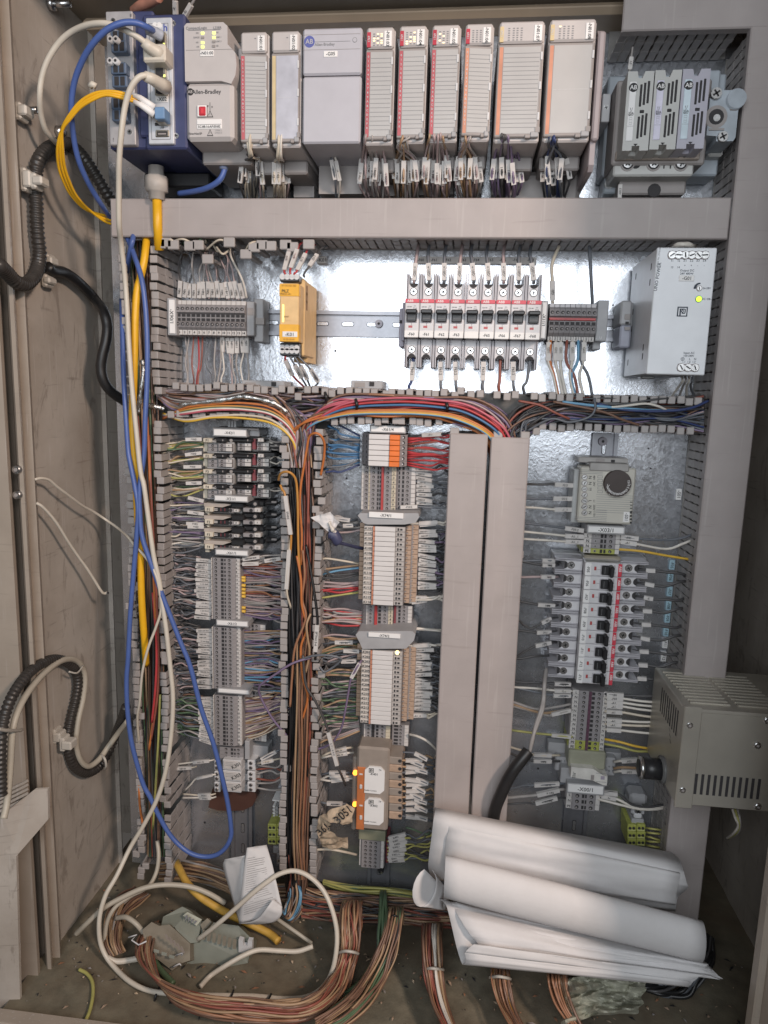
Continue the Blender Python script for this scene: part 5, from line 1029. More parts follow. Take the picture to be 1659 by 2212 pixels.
# safety relay pair K401 / K402
Z('J4'); D = .082
t = thing('safety_relay', P(740, 1070, .008), 'taupe safety relay with orange stripe and two white cards K401 and K402', 'safety relay')
TAU = mat('taupe_plastic', (.30, .255, .22), .5, 0, .08)
m = MB(); m.pbox(575, 232, 905, 1078, D, .03, TAU, .003); m.pbox(530, 330, 580, 1078, .07, .03, TAU, .002); m.pbox(655, 170, 900, 235, .06, .01, TAU, .002); fin(m, 'housing', t)
m = MB(); m.pbox(578, 432, 660, 1070, D+.0012, D-.01, mat('stripe_orange_deep', (.52, .17, .06), .5), .0006)
for y in (505, 825): m.pbox(605, y-8, 640, y+8, D+.0016, D, LTG, .0004)
for y in (635, 950): m.pbox(606, y-22, 634, y+22, D+.003, D, LTG, .001)
fin(m, 'orange_strip', t)
for x0, y0, x1, y1, tx in ((662, 418, 865, 690, '-K401'), (660, 740, 858, 1008, '-K402')):
    m = MB(); a = rect(x0, y0, x1, y1, D); c = .006
    m.prism([(a[0], a[2]), (a[1]-c, a[2]), (a[1], a[2]+c), (a[1], a[3]-c), (a[1]-c, a[3]), (a[0]+c, a[3]), (a[0], a[3]-c)], D+.003, D-.002, WHITE)
    m.ptext(tx, (x0+x1)/2-8, y0+84, D+.003, 26); b = rect(x0+44, y0+12, x0+94, y0+58, D); m.frect(*b, D+.0032, INK); plogo(m, *b, D+.0034, INK, WHITE); m.ptext('!+', x0+158, y0+42, D+.003, 26); m.ptext('Enable Contact', x0+58, y1-22, D+.003, 15); fin(m, 'white_card', t)
for x, y in ((560, 500), (556, 822)):
    m = MB(); p = P(x, y, .075); m.disc(p.x, p.z, .0735, .065, .0033, LEDO, 12); fin(m, 'status_lamp', t)
for k in range(8):
    m = MB(); y = 330+k*80; m.pbox(905, y, 1040, y+76, .078, .02, TAN if k % 2 else TAU, .0012); p = P(1020, y+38, .078); m.disc(p.x, p.z, .0785, .076, .0026, HOLE, 8); fin(m, 'plug_terminal', t)
Z('J4'); m = MB(); m.pbox(598, 1080, 872, 1182, .05, .008, mat('olive_grey', (.24, .24, .17), .5), .001); fin(m, 'end_clamp', label='olive grey end clamp below the white card K402', cat='end clamp')
strip('J4', 730, 0, 1184, 1462, 7, 'lowest grey terminal strip of the middle column', 'terminal strip', [(598, .042), (630, .05), (812, .05), (860, .044), (862, .008), (598, .008)], [('mark', 602, 620, .0455), ('hole', 668, .05), ('hole', 718, .05), ('hole', 770, .05), ('mark', 816, 854, .0475), ('block', 866, 896, .035, .01, DRED)], d_at=.05)
m = MB(); Z('J4'); p = P(828, 1472, .03); m.disc(p.x, p.z, .034, .01, .005, BLACK, 10); m.disc(p.x+.001, p.z-.003, .0345, .02, .0018, STEEL, 8); fin(m, 'bolt', label='small bolt at the lower right of the lowest middle terminal strip', cat='bolt')
# wires of the middle column
fan('J1', 14, (684, 568), (684, 860), (395, 440), (370, 930), .045, .055, ['blue', 'blue', 'blue', 'blue', 'navy', 'slate'], '%s wire, %s from the top left of the orange ended relays', 'blue wires left of the orange ended relays', .0021, wob=14)
fan('J1', 13, (1130, 590), (1130, 862), (1540, 560), (1540, 900), .05, .06, ['red', 'red', 'red', 'red', 'rust'], '%s wire, %s from the top right of the orange ended relays', 'red wires right of the orange ended relays', .0020, wob=16)
fan('J1', 1, (1145, 580), (1145, 590), (1540, 535), (1540, 545), .05, .06, ['dark'], '%s wire, %s and only sleeved one above the red wires', None, .0022, sl=(.34, .80), tx='-F10:2', wd=.0095)
fan('J1', 9, (1212, 870), (1212, 1230), (1520, 890), (1520, 1260), .04, .055, ['slate', 'dark', 'slate'], '%s sleeved wire, %s from the top right of the red bridge terminals', 'sleeved wires right of the red bridge terminals', .0023, sl=(.05, .54), tx='N01:05 IN%d', wd=.0078, wob=10)
fan('J1', 1, (1062, 1250), (1062, 1255), (1520, 1250), (1520, 1255), .055, .05, ['slate'], '%s wire, %s and lowest sleeved one above plate X74/1', None, .0022, sl=(.01, .36), tx='-P10:2', wd=.0078)
fan('J2', 2, (1130, 110), (1130, 140), (1490, 80), (1490, 120), .05, .055, ['white'], '%s wire, %s from the top above the first white relay', None, .0024, sl=(.25, .75), tx='', wd=.0095, wob=4)
fan('J2', 13, (1195, 165), (1195, 790), (1490, 190), (1490, 800), .045, .055, ['dark', 'slate', 'violet'], '%s sleeved wire, %s from the top right of the white relay strip', 'sleeved wires right of relays K101 to K116', .0018, sl=(.06, .68), tx='N01:07 OUT-%d', wd=.0092, wob=8, order=1)
fan('J2', 3, (1115, 860), (1115, 930), (1460, 830), (1460, 920), .05, .055, ['cream', 'white'], '%s wire, %s from the top beside the last white relay', None, .0026, sl=(.1, .55), tx='-A1_6', wd=.009, slp=.5, wob=5)
fan('J2', 26, (1195, 160), (1195, 800), (1490, 170), (1490, 820), .035, .045, ['dark', 'slate', 'dark', 'violet'], '', '', .0016, bulk=True, wob=12)
fan('J3', 28, (1150, 100), (1150, 750), (1440, 100), (1440, 780), .035, .045, ['dark', 'slate', 'dark'], '', '', .0016, bulk=True, wob=12)
fan('J2', 2, (1000, 1165), (985, 1180), (1440, 1190), (1440, 1215), .055, .05, ['white'], '%s wire, %s from the top beside the second end plate', None, .0026, sl=(.02, .4), tx='-A1_4', wd=.011, wob=5)
fan('J3', 15, (1150, 105), (1150, 740), (1440, 110), (1440, 760), .045, .055, ['dark', 'slate'], '%s sleeved wire, %s from the top right of the cream relay strip', 'sleeved wires right of relays K201 to K216', .0018, sl=(.06, .66), tx='N01:08 OUT-%d', wd=.0088, wob=8, order=1)
fan('J3', 2, (1095, 85), (1095, 95), (1440, 60), (1440, 80), .05, .055, ['white'], '%s wire, %s from the top beside the first cream relay', None, .0028, sl=(.2, .7), tx='', wd=.009, wob=4)
fan('J3', 2, (1075, 790), (1075, 800), (1420, 770), (1420, 800), .05, .055, ['cream'], '%s wire, %s from the top beside the last cream relay', None, .0026, sl=(.08, .6), tx='-A1_4', wd=.009, wob=4)
Z('J3'); cable('wire', pp((1120, 990, .05), (1200, 1010, .06), (1300, 1060, .062), (1400, 1150, .05)), .003, WC['white'], 'thick white wire curving right from the violet grey terminal strip', 'wire')
fan('J4', 10, (1040, 330), (1040, 960), (1380, 300), (1390, 960), .07, .05, ['tan', 'slate', 'tan'], '%s wire, %s from the top right of the white cards K401 and K402', 'wires right of safety relay K401', .0022, sl=(.1, .62), tx='', wd=.0075, wob=30)
for k in range(9):
    Z('J4'); x = RG.uniform(1120, 1190); y = 300+k*78+RG.uniform(-18, 18); s0 = P(x, y, .062); s1 = P(x+130, y+RG.uniform(30, 70), .066); wire([P(1050, y-10, .06), s0, s1, P(1390, y+60, .05)], WC['slate'], 'slate wire with pale sleeve, %s from the top, behind the taupe relay wires' % ORD[k], 'wires behind those of safety relay K401', .0016, sl=(s0, s1, '', .0085))
fan('J4', 8, (895, 1140), (895, 1400), (1350, 1060), (1320, 1400), .045, .055, ['slate', 'ygreen', 'dark', 'slate'], '%s sleeved wire, %s from the top right of the lowest middle strip', 'wires right of the lowest middle strip', .0018, sl=(.03, .42), tx='K402:1%d', wd=.0095, wob=10)
fan('J4', 6, (1080, 1020), (1100, 1330), (1340, 1100), (1310, 1380), .05, .055, ['slate', 'dark', 'green'], '', '', .0016, bulk=True, wob=20)
# left side of the middle column
fan('J2', 7, (585, 90), (640, 180), (350, 40), (330, 190), .05, .055, ['mauve', 'dark', 'grey'], '', '', .0022, bulk=True, wob=14)
for yy, c in ((515, ['tan', 'cream']), (560, ['sky']), (610, ['slate', 'dark']), (700, ['mauve', 'slate', 'mauve']), (760, ['red', 'mauve']), (810, ['ygreen'])):
    fan('J2', len(c), (600, yy), (600, yy+15*len(c)), (190, yy+30 if yy > 540 else yy, ), (190, yy+60), .05, .055, c, '', '', .0022, bulk=True, wob=18)
fan('J2', 14, (640, 1010), (640, 1160), (190, 960), (190, 1160), .04, .055, ['mauve', 'mauve', 'red', 'tan', 'grey'], '', '', .0020, bulk=True, wob=14)
fan('J2', 3, (600, 1270), (600, 1290), (190, 1260), (190, 1290), .05, .055, ['mauve', 'tan'], '', '', .002, bulk=True, wob=10)
fan('J3', 44, (600, 60), (590, 870), (170, 100), (190, 880), .045, .055, ['slate', 'green', 'mauve', 'slate', 'green', 'tan', 'dark'], '', '', .0020, bulk=True, wob=30)
fan('J3', 8, (600, 840), (610, 960), (210, 860), (200, 1130), .045, .055, ['tan', 'tan', 'mauve', 'grey'], '', '', .0020, bulk=True, wob=20)
for k, (z, x0, y0, x1, y1, xe, ye, c, t, w_) in enumerate((('J2', 540, 1325, 357, 1325, 200, 1350, 'slate', 'N01:DI', .0105), ('J3', 605, 140, 445, 135, 200, 200, 'slate', '', .010), ('J3', 578, 240, 420, 245, 250, 300, 'dark', '', .010), ('J3', 485, 1180, 330, 1205, 180, 1240, 'white', 'XK_4', .0095), ('J3', 475, 1130, 320, 1170, 180, 1230, 'cream', 'XK_4', .0095), ('J4', 467, 488, 300, 490, 200, 510, 'slate', 'A11', .0095), ('J4', 470, 525, 305, 520, 190, 560, 'white', '', .0085), ('J4', 500, 548, 320, 570, 170, 555, 'white', '', .0105), ('J4', 435, 805, 275, 800, 170, 780, 'slate', 'A01:14', .0115), ('J2', 545, 130, 440, 135, 320, 120, 'slate', '', .0085), ('J2', 512, 80, 345, 60, 250, 40, 'slate', '', .010))):
    Z(z); s0 = P(x0, y0, .062); s1 = P(x1, y1, .062); wire([P(x0+70, y0-5, .05), s0, s1, P((x1+xe)/2, (y1+ye)/2, .06), P(xe, ye, .05)], WC[c], '%s wire with wide white sleeve, %s going down the left of the middle column' % (WCN[WC[c]], ORD[k]), 'wide sleeved wires left of the middle column', .0024, sl=(s0, s1, t, w_))
Z('J3'); s0 = P(608, 262, .09); s1 = P(525, 412, .09); wire([P(640, 230, .07), s0, s1, P(495, 560, .085), P(460, 760, .085), P(420, 930, .08), P(320, 1080, .075), P(150, 1145, .07), P(0, 1135, .07)], WC['violet'], 'dark violet wire swinging down from relay K203 in a long bow', None, .0026, sl=(s0, s1, 'N01', .0095), seg=8)
Z('J3'); s0 = P(290, 965, .09); s1 = P(380, 1305, .09); wire([P(30, 180, .095), P(60, 480, .095), P(150, 640, .095), P(230, 800, .092), s0, s1, P(420, 1400, .085), P(465, 1510, .06)], WC['dark'], 'dark brown cable with a tall upright white marker left of relay K401', None, .0032, sl=(s0, s1, '2 7 1 X 9 C', .0095), seg=8)
Z('J2'); s0 = P(178, 1145, .098); s1 = P(160, 1418, .098); wire([P(60, 330, .09), P(110, 600, .094), P(150, 850, .097), P(172, 1020, .098), s0, s1, P(155, 1500, .09)], WC['black'], 'black cable with an upright white marker hanging beside the second end plate', None, .0036, sl=(s0, s1, 'SPTK61:5-6', .012), seg=8)
# white folded tag, dark connector, brown tag
def sheet(name, pts, th, mt, label, cat, n=1):
    """small folded sheet: polygon of world points given thickness"""
    m = MB(); v = [Vector(p) for p in pts]; nn = Vector((0, th, 0)); k = len(v)
    m.add([tuple(p) for p in v]+[tuple(p+nn) for p in v], [tuple(range(k)), tuple(range(2*k-1, k-1, -1))]+[(i, i+k, (i+1) % k+k, (i+1) % k) for i in range(k)], mt); return fin(m, name, label=label, cat=cat)
Z('J2'); m = MB()
v = pp((120, 48, .104), (215, 18, .108), (310, -8, .103), (352, 60, .105), (400, 92, .100), (372, 150, .099), (325, 186, .1), (288, 196, .104), (200, 120, .108), (330, 110, .104))
m.add(v, [(0, 1, 8), (1, 2, 9, 8), (2, 3, 9), (3, 4, 5, 9), (9, 5, 6), (8, 9, 6, 7)], PAPER)
m.tube(pp((300, 100, .108), (330, 175, .108), (370, 215, .1)), .0016, WC['white'], 5); fin(m, 'paper_tag', label='crumpled white paper tag left of the plate X74/1', cat='tag')
m = MB(); m.tube(spline(pp((300, 215, .10), (350, 230, .10), (390, 300, .098), (445, 320, .09), (540, 345, .07), (640, 368, .055)), 5), .006, mat('connector_navy', (.05, .055, .11), .45), 8, rad=lambda t: 1.3 if t < .42 else .42); fin(m, 'plug_connector', label='dark navy wire connector lying under the crumpled white tag', cat='connector')
Z('J4'); m = MB()
v = pp((170, 1080, .09), (200, 930, .098), (360, 850, .105), (480, 810, .108), (560, 855, .10), (530, 930, .104), (515, 1010, .098), (400, 1010, .112), (300, 1000, .116), (310, 1100, .108), (370, 1130, .104), (495, 1160, .085), (490, 1262, .08), (230, 1250, .085), (200, 1150, .10))
m.add(v, [(1, 2, 8), (2, 3, 7, 8), (3, 4, 5, 7), (5, 6, 7), (1, 8, 9), (0, 1, 9), (0, 9, 14), (14, 9, 10, 13), (10, 11, 12, 13)], KRAFT)
p = P(445, 905, .114); m.text('3051', p.x, p.z, .116, .0115, INK, 48); p = P(245, 1050, .116); m.text('36!-', p.x, p.z, .118, .0105, INK, 42); fin(m, 'paper_tag', label='crumpled brown paper tag with handwritten 3051 left of the cards K401 and K402', cat='tag')
Z('J4'); cable('wire', pp((130, 1275, .07), (300, 1270, .075), (450, 1295, .07), (575, 1325, .05)), .0032, WC['cream'], 'thick cream wire running under the brown paper tag to the lowest middle strip', 'wire')
# SPARE sleeve in the centre duct
Z('I1'); s0 = P(1375, 830, .09); s1 = P(1440, 1250, .092); wire([P(1330, 740, .085), P(1350, 790, .088), s0, P(1420, 1040, .092), s1, P(1435, 1390, .09), P(1425, 1500, .085)], WC['amber'], 'amber wire in a long white sleeve lettered SPARE beside the fuse groups', None, .0026, sl=(P(1385, 850, .093), P(1438, 1245, .094), 'SPARE', .0105))
Z('I1'); s0 = P(1422, 1400, .09); s1 = P(1395, 1800, .09); wire([P(1440, 1260, .09), s0, s1, P(1440, 2000, .08)], WC['cream'], 'cream wire with long blank white sleeves beside the plate X61/1', None, .0026, sl=(s0, s1, '', .009))
# ================================================================ right column
Z('K2'); D = .062
t = thing('thermostat', P(720, 1150, .006), 'beige cabinet thermostat with a dark brown round dial, marked S01', 'thermostat')
TB = mat('thermostat_beige', (.54, .52, .46), .5, 0, .03)
m = MB(); m.pbox(518, 722, 952, 1162, D, .03, TB, .002); m.pbox(468, 735, 560, 1155, .048, .01, mat('thermostat_grey', (.42, .43, .43), .5), .001); m.pbox(500, 760, 930, 1150, .03, .008, MIDG); fin(m, 'housing', t)
m = MB(); m.pbox(605, 690, 912, 752, D+.003, .03, mat('clip_grey', (.36, .345, .33), .5), .001); m.pbox(515, 645, 905, 690, .045, .012, mat('clip_grey', (0, 0, 0)), .001); m.pbox(650, 655, 720, 685, .0455, .04, GREYD); m.pbox(770, 662, 800, 682, .046, .04, HOLE); fin(m, 'rail_clip', t)
p = P(812, 842, D); r = .0172
m = MB(); m.disc(p.x, p.z, D+.0012, D-.001, r*1.04, TB, 32); m.disc(p.x, p.z, D+.009, D, r, mat('dial_brown', (.05, .036, .032), .45), 36, r*1.02)
for k, s in enumerate(('15', '10', '5', '50', '60', '70', '40', '30', '20', '80', '90')):
    a = math.radians(14-k*17); m.text(s, p.x+r*.8*math.cos(a), p.z+r*.8*math.sin(a), D+.009, .0028, WHITE, math.degrees(a)-90)
for k in range(9):
    a = math.radians(5-k*19); m.text('.', p.x+r*.93*math.cos(a), p.z+r*.93*math.sin(a), D+.009, .004, WHITE)
m.text('C', p.x-r*.72, p.z-r*.15, D+.009, .003, WHITE, 60); fin(m, 'dial', t)
m = MB()
for k in range(9): y = 938+k*17; m.prect(655, y, 940, y+2.5, D+.0003, INKG)
for k in range(4): y = 1056+k*16; m.prect(648, y, 738, y+2.5, D+.0003, INKG)
for k in range(5):
    y = 785+k*29; b = rect(664, y, 704, y+20, D)
    for q in ((b[0], b[1], b[2], b[2]+.0005), (b[0], b[1], b[3]-.0005, b[3]), (b[0], b[0]+.0005, b[2], b[3]), (b[1]-.0005, b[1], b[2], b[3])): m.frect(*q, D+.0003, INKG)
for k in range(3): m.prect(512, 742+k*13, 705, 745+k*13, D+.0003, INKG); m.prect(480, 1112+k*13, 735, 1115+k*13, D+.0003, INKG)
for k, s in enumerate(('N', 'N', '!!!', '*', 'L', 'N', 'N')): m.ptext(s, 606, 800+k*46, D, 22, INK, -90)
for y, s in ((802, '48V'), (850, '24V'), (985, 'L1'), (1035, '250V'), (1085, '115V')): m.ptext(s, 638, y, D, 15, INK, -90)
m.prect(908, 832, 922, 836, D+.0003, INK); fin(m, 'printing', t)
m = MB()
for k in range(4): m.pbox(916, 1068+k*26, 932, 1082+k*26, D+.0005, D-.002, HOLE); m.pbox(918, 990+k*24, 936, 996+k*24, D+.0005, D-.002, HOLE)
fin(m, 'vent_slots', t)
for k in range(7):
    m = MB(); p = P(563, 797+k*46.5, D); m.disc(p.x, p.z, D+.0006, D-.001, .0040, GREYD, 12); m.screw(p.x, p.z, D+.001, .003, cross=False); m.ptext(str(k+1), 540, 800+k*46.5, D, 14); fin(m, 'terminal_screw', t)
m = MB(); m.pbox(866, 1070, 914, 1150, D+.001, D-.001, WHITE, .0004); m.ptext('-S01', 890, 1110, D+.001, 24, INK, -90); fin(m, 'name_label', t)
m = MB(); m.pbox(1278, 890, 1321, 976, .004, .0005, WHITE, .0003); m.ptext('-S01', 1300, 933, .004, 24, INK, -90); fin(m, 'sticker', label='white S01 sticker on the plate right of the thermostat', cat='sticker')
for k, (y0, y1, x0, t_) in enumerate(((855, 862, 328, 'B02:3'), (968, 965, 316, '-F05:2'), (1038, 1050, 326, '-A1_1'))):
    s0 = P(472, y1, .045); s1 = P(x0, y1-(8 if k == 0 else 0), .05); c = ('dark', 'slate', 'white')[k]
    wire([P(500, y1, .04), s0, s1, P(200, y0, .05), P(90, y0-5, .055)], WC[c], '%s sleeved wire, %s from the top entering the thermostat from the left' % (WCN[WC[c]], ORD[k]), 'wires into the thermostat', .0026, sl=(s0, s1, t_, .0125), n=6)
tag_holder('K2', 592, 1188, 872, 1234, .066, '-X03/1', 'white name plate marked X03/1 below the thermostat', 0, 30)
strip('K2', 695, 0, 1238, 1396, 4, 'four terminals below the plate X03/1, the lowest one yellow green', 'terminal strip', [(548, .042), (615, .05), (800, .05), (842, .042), (844, .008), (546, .008)], [('mark', 556, 614, .0495), ('screw', 646, .050), ('hole', 646, .0495), ('slot', 685, 705, .05, .7), ('slot', 714, 730, .05, .7), ('hole', 765, .05), ('mark', 803, 838, .0485), ('num', 584, .0503, .0038)], d_at=.05, nums=['L', 'N', 'N', 'PE'], special={3: GNYL})
for k, (ya, yb, yc, c, tx) in enumerate(((1215, 1195, 1155, 'slate', '-F05:2'), (1262, 1255, 1222, 'white', '-A1_1'), (1304, 1300, 1280, 'white', '-A1_1'))):
    Z('K2'); s0 = P(556, ya, .048); s1 = P(410, yb, .05); wire([P(590, ya, .04), s0, s1, P(250, (yb+yc)/2, .052), P(75, yc, .055)], WC[c], '%s sleeved wire, %s from the top left of plate X03/1' % (WCN[WC[c]], ORD[k]), 'wires left of plate X03/1', .0026, sl=(s0, s1, tx, .0125), n=6)
for k, (ya, xs, yb, xe, ye, c, tx) in enumerate(((1262, 985, 1278, 1420, 1240, 'slate', '-F05:2'), (1300, 970, 1320, 1400, 1290, 'white', '-A1_1'), (1362, 0, 0, 1400, 1442, 'yellow', ''))):
    Z('K2'); A_ = P(845, ya, .045)
    if xs: s1 = P(xs, yb, .05); wire([P(820, ya, .04), A_, s1, P(1200, yb+(10 if k == 0 else 38), .05), P(1330, (yb+ye)/2+12, .05), P(xe, ye, .045), P(xe+40, ye-5, .03)], WC[c], '%s sleeved wire, %s from the top right of plate X03/1' % (WCN[WC[c]], ORD[k]), None, .0028, sl=(A_, s1, tx, .012), n=6)
    else: wire([P(820, ya, .04), A_, P(1000, 1375, .05), P(1200, 1410, .05), P(xe, ye, .045), P(xe+40, ye+5, .03)], WC['amber' if 0 else 'yellow'], 'yellow earth wire from the four terminals below the thermostat to the right duct', None, .0028, n=6)
Z('K3'); m = MB(); m.pbox(590, 155, 902, 240, .05, .008, mat('bracket_taupe', (.29, .26, .21), .45), .002); m.pbox(330, 130, 600, 200, .03, .008, MIDG, .001); m.pbox(895, 165, 1110, 230, .03, .008, MIDG, .001); fin(m, 'end_clamp', label='taupe end clamp between the four terminals and the right breaker column', cat='end clamp')
# breaker column
Z('K3'); ym = 712; cx_ = 668
def LG(q, d=.07): return P(q, ym, d).x-P(cx_, ym, d).x
Lk = dict(e1=LG(1105, .058), s1=LG(942, .058), f1=LG(866), t1=LG(785), t0=LG(695), r=LG(645), n=LG(588), f0=LG(562), s0=LG(468, .058), e0=LG(330, .058), b0=LG(410), b1=LG(1000))
zt_, zb_ = P(cx_+40, 208, .0745).z, P(cx_-40, 1215, .0745).z; pk = (zt_-zb_)/9; xk = P(cx_, ym, .07).x
for k in range(9):
    nm = ['-F05', '-F06', '-F07', '-F08', '-F09', '-F10', '-F11', '-F12', '-F13'][k]
    breaker(Vector((xk, 0, zt_-pk*(k+.5))), (0, math.pi/2, 0), nm, 'white circuit breaker labelled %s lying sideways, %s from the top of the right breaker column' % (nm[1:], ORD[k]), 'right column breakers', pk, Lk)
BLS = mat('sticker_blue', (.42, .62, .72), .5)
for k, (x, y) in enumerate(((1325, 228), (1312, 330), (1305, 450), (1296, 565), (1287, 668), (1275, 782), (1267, 880), (1256, 990))):
    m = MB(); m.pbox(x-22, y-40, x+22, y+40, .004, .0005, BLS if k < 6 else WHITE, .0003); m.ptext('-F%02d' % (5+k), x, y, .004, 22, INK, -90); fin(m, 'sticker', label='%s sticker lettered F%02d right of the breaker column, %s from the top' % ('pale blue' if k < 6 else 'white', 5+k, ORD[k]), cat='sticker', group='stickers right of the breaker column')
for k in range(9):
    Z('K3'); y = 280+k*112; xo = -9*k
    s0 = P(1108+xo, y-8, .045); s1 = P(1185+xo, y-4+(10 if k in (1, 2, 5) else 0), .048)
    wire([P(1040+xo, y-15, .04), s0, s1, P(1290+xo, y+10, .05), P(1400+xo, y+(20 if k % 2 == 0 else -25), .05), P(1480+xo, y+(55 if k == 0 else -30), .035)], WC['dark'], 'black wire, %s from the top leaving the right breaker column to the right' % ORD[k], 'wires right of the breaker column', .0034, sl=(s0, s1, '-E%d' % k if k == 2 else '', .0115), n=6)
for k, (y, xs, ys, xe, ye, c, tx) in enumerate(((192, 245, 190, 80, 195, 'slate', ''), (228, 245, 228, 90, 200, 'dark', '-F05:2'), (326, 235, 326, 75, 330, 'mauve', '-F06:2'), (565, 210, 557, 60, 530, 'dark', '-F06:2'), (672, 240, 710, 55, 690, 'dark', '-F08:1'), (782, 200, 788, 50, 770, 'dark', '-F09:1'), (870, 190, 900, 30, 990, 'dark', '-F10:2'))):
    Z('K3'); s0 = P(350 if k < 4 else 320, y, .045); s1 = P(xs, ys, .05); pts = [P(380, y, .035), s0, s1]
    if k == 4: pts += [P(160, 755, .05), P(100, 730, .05)]
    wire(pts+[P((xs+xe)/2-20, (ys*.4+ye*.6), .05) if k != 4 else P(75, 710, .05), P(xe, ye, .05), P(xe-60, ye-10, .05)], WC[c], '%s sleeved wire, %s from the top left of the right breaker column' % (WCN[WC[c]], ORD[k]), 'wires left of the breaker column', .003, sl=(s0, s1, tx, .0115), n=6)
Z('K3'); cable('wire', pp((300, 980, .04), (180, 985, .05), (60, 1005, .05), (-20, 990, .05)), .0034, WC['dark'], 'thick dark wire without sleeve left of the breaker labelled F12', 'wire')
# lower terminals of the right column
strip('K4', 845, 0, 238, 728, 13, 'tall strip of thirteen terminals below the right breakers, lowest two yellow green', 'terminal strip', [(688, .040), (750, .05), (940, .05), (990, .040), (992, .008), (686, .008)],
      [('mark', 692, 748, .0478), ('num', 720, .0485, .0036), ('hole', 786, .05), ('block', 825, 848, .0525, .04, mat('bridge_violet', (.12, .055, .085), .5)), ('slot', 852, 876, .05, .6), ('hole', 910, .05), ('mark', 946, 986, .0475), ('num', 966, .0482, .003)], d_at=.05, nums=['L']+['N']*10+['PE', 'PE'], special={11: GNYL, 12: GNYL})
for k, (y, xs, ys, xm, ym_, xe, ye, c, tx) in enumerate(((180, 555, 175, 400, 168, 220, 160, 'dark', '-F02:6'), (236, 555, 232, 400, 215, 215, 205, 'white', '-F02:1'), (275, 545, 272, 400, 245, 215, 205, 'slate', '-A1_4'), (345, 0, 0, 400, 385, 205, 325, 'grey', ''), (385, 0, 0, 430, 415, 205, 345, 'tan', ''), (395, 532, 432, 500, 440, 205, 360, 'grey', '.'), (615, 530, 600, 380, 585, 190, 560, 'ygreen', ''), (770, 385, 765, 300, 735, 180, 700, 'cream', ''), (820, 380, 815, 300, 800, 180, 750, 'dark', '-F02.2'))):
    Z('K4'); e = [P(xe, ye, .05), P(xe-60, ye-10, .05)]; lb = '%s wire, %s from the top left of the tall terminal strip' % (WCN[WC[c]], ORD[k])
    if xs: s0 = P(690 if k < 7 else 530, y, .05); s1 = P(xs if k < 7 else xs, ys, .054); wire([P(700 if k < 7 else 600, y, .04), s0, s1, P(xm, ym_, .052)]+e, WC[c], lb, 'wires left of the tall terminal strip', .0028, sl=(s0, s1, tx, .0105), n=6)
    else: wire([P(690, y, .045), P(560, y+25, .05), P(xm, ym_, .052)]+e, WC[c], lb, 'wires left of the tall terminal strip', .0034, n=6)
for k, (y, ye, c, tx) in enumerate(((262, 278, 'dark', '-F02'), (292, 330, 'white', '-F02.4'), (326, 365, 'white', '-A1_1'), (358, 402, 'white', '-A1_3'), (405, 455, 'cream', '-A1_4'), (476, 495, 'white', '-A1_5'), (510, 525, 'cream', '-A1_6'), (555, 590, 'white', ''))):
    Z('K4'); s0 = P(990, y, .05); s1 = P(1130-k*3, y+8, .054); wire([P(975, y, .04), s0, s1, P(1260, (y+ye)/2+8, .058), P(1390, ye, .06), P(1500, ye+5, .05)], WC[c], '%s wire, %s from the top running right to the metal box' % (WCN[WC[c]], ORD[k]), 'wires from the tall terminal strip to the metal box', .0031, sl=(s0, s1, tx, .0125), n=6)
for k, (y, ym_, ye) in enumerate(((635, 660, 718), (675, 700, 738))):
    Z('K4'); wire([P(970, y, .045), P(1100, ym_, .055), P(1230, ym_+35, .058), P(1370, ye, .055), P(1480, ye, .045)], WC['yellow' if k == 0 else 'ygreen'], '%s earth wire from the yellow green terminals to the metal box' % ('upper bright yellow' if k == 0 else 'lower green and yellow'), None, .003, n=6)
Z('K4'); t = thing('surge_protector', P(840, 1000, .006), 'grey device with white sloped front marked F02 below the yellow green terminals', 'surge protector')
OLV = mat('olive_clip', (.30, .30, .23), .45)
m = MB(); m.pbox(672, 740, 982, 885, .055, .008, OLV, .002); m.pbox(560, 790, 672, 905, .035, .008, MIDG, .002); m.pbox(975, 795, 1065, 945, .035, .008, MIDG, .002); m.pbox(605, 890, 1000, 1015, .05, .008, MIDG, .001); m.pbox(500, 670, 680, 800, .02, .006, MIDG, .001); m.pbox(980, 750, 1110, 810, .02, .006, MIDG, .001)
for x in (615, 638): 
    for y in (820, 850): m.ptext('!', x, y, .035, 22)
for x in (1010, 1040):
    for y in (860, 895): m.ptext('o', x, y, .035, 20)
fin(m, 'base', t)
m = MB(); a = rect(690, 880, 996, 1008, .066); m.prism([(a[0], a[2]+.008), (a[0]+.03, a[2]+.006), (a[0]+.045, a[2]), (a[1], a[2]), (a[1], a[3]-.010), (a[0]+.045, a[3]-.009), (a[0]+.03, a[3]), (a[0], a[3])], .066, .03, mat('surge_white', (.66, .64, .60), .45)); fin(m, 'front', t)
m = MB(); m.ptext('-F02', 718, 932, .066, 24, INK, -90); fin(m, 'printing', t)
for q in ((858, 935, 885, 975, GREYD), (940, 945, 972, 972, mat('window_lilac', (.35, .31, .38), .4))): m = MB(); m.pbox(*q[:4], .0665, .06, q[4]); fin(m, 'window', t)
m = MB(); m.prect(900, 920, 985, 923, .0664, INKG); m.prect(900, 990, 985, 993, .0664, INKG); fin(m, 'printed_lines', t)
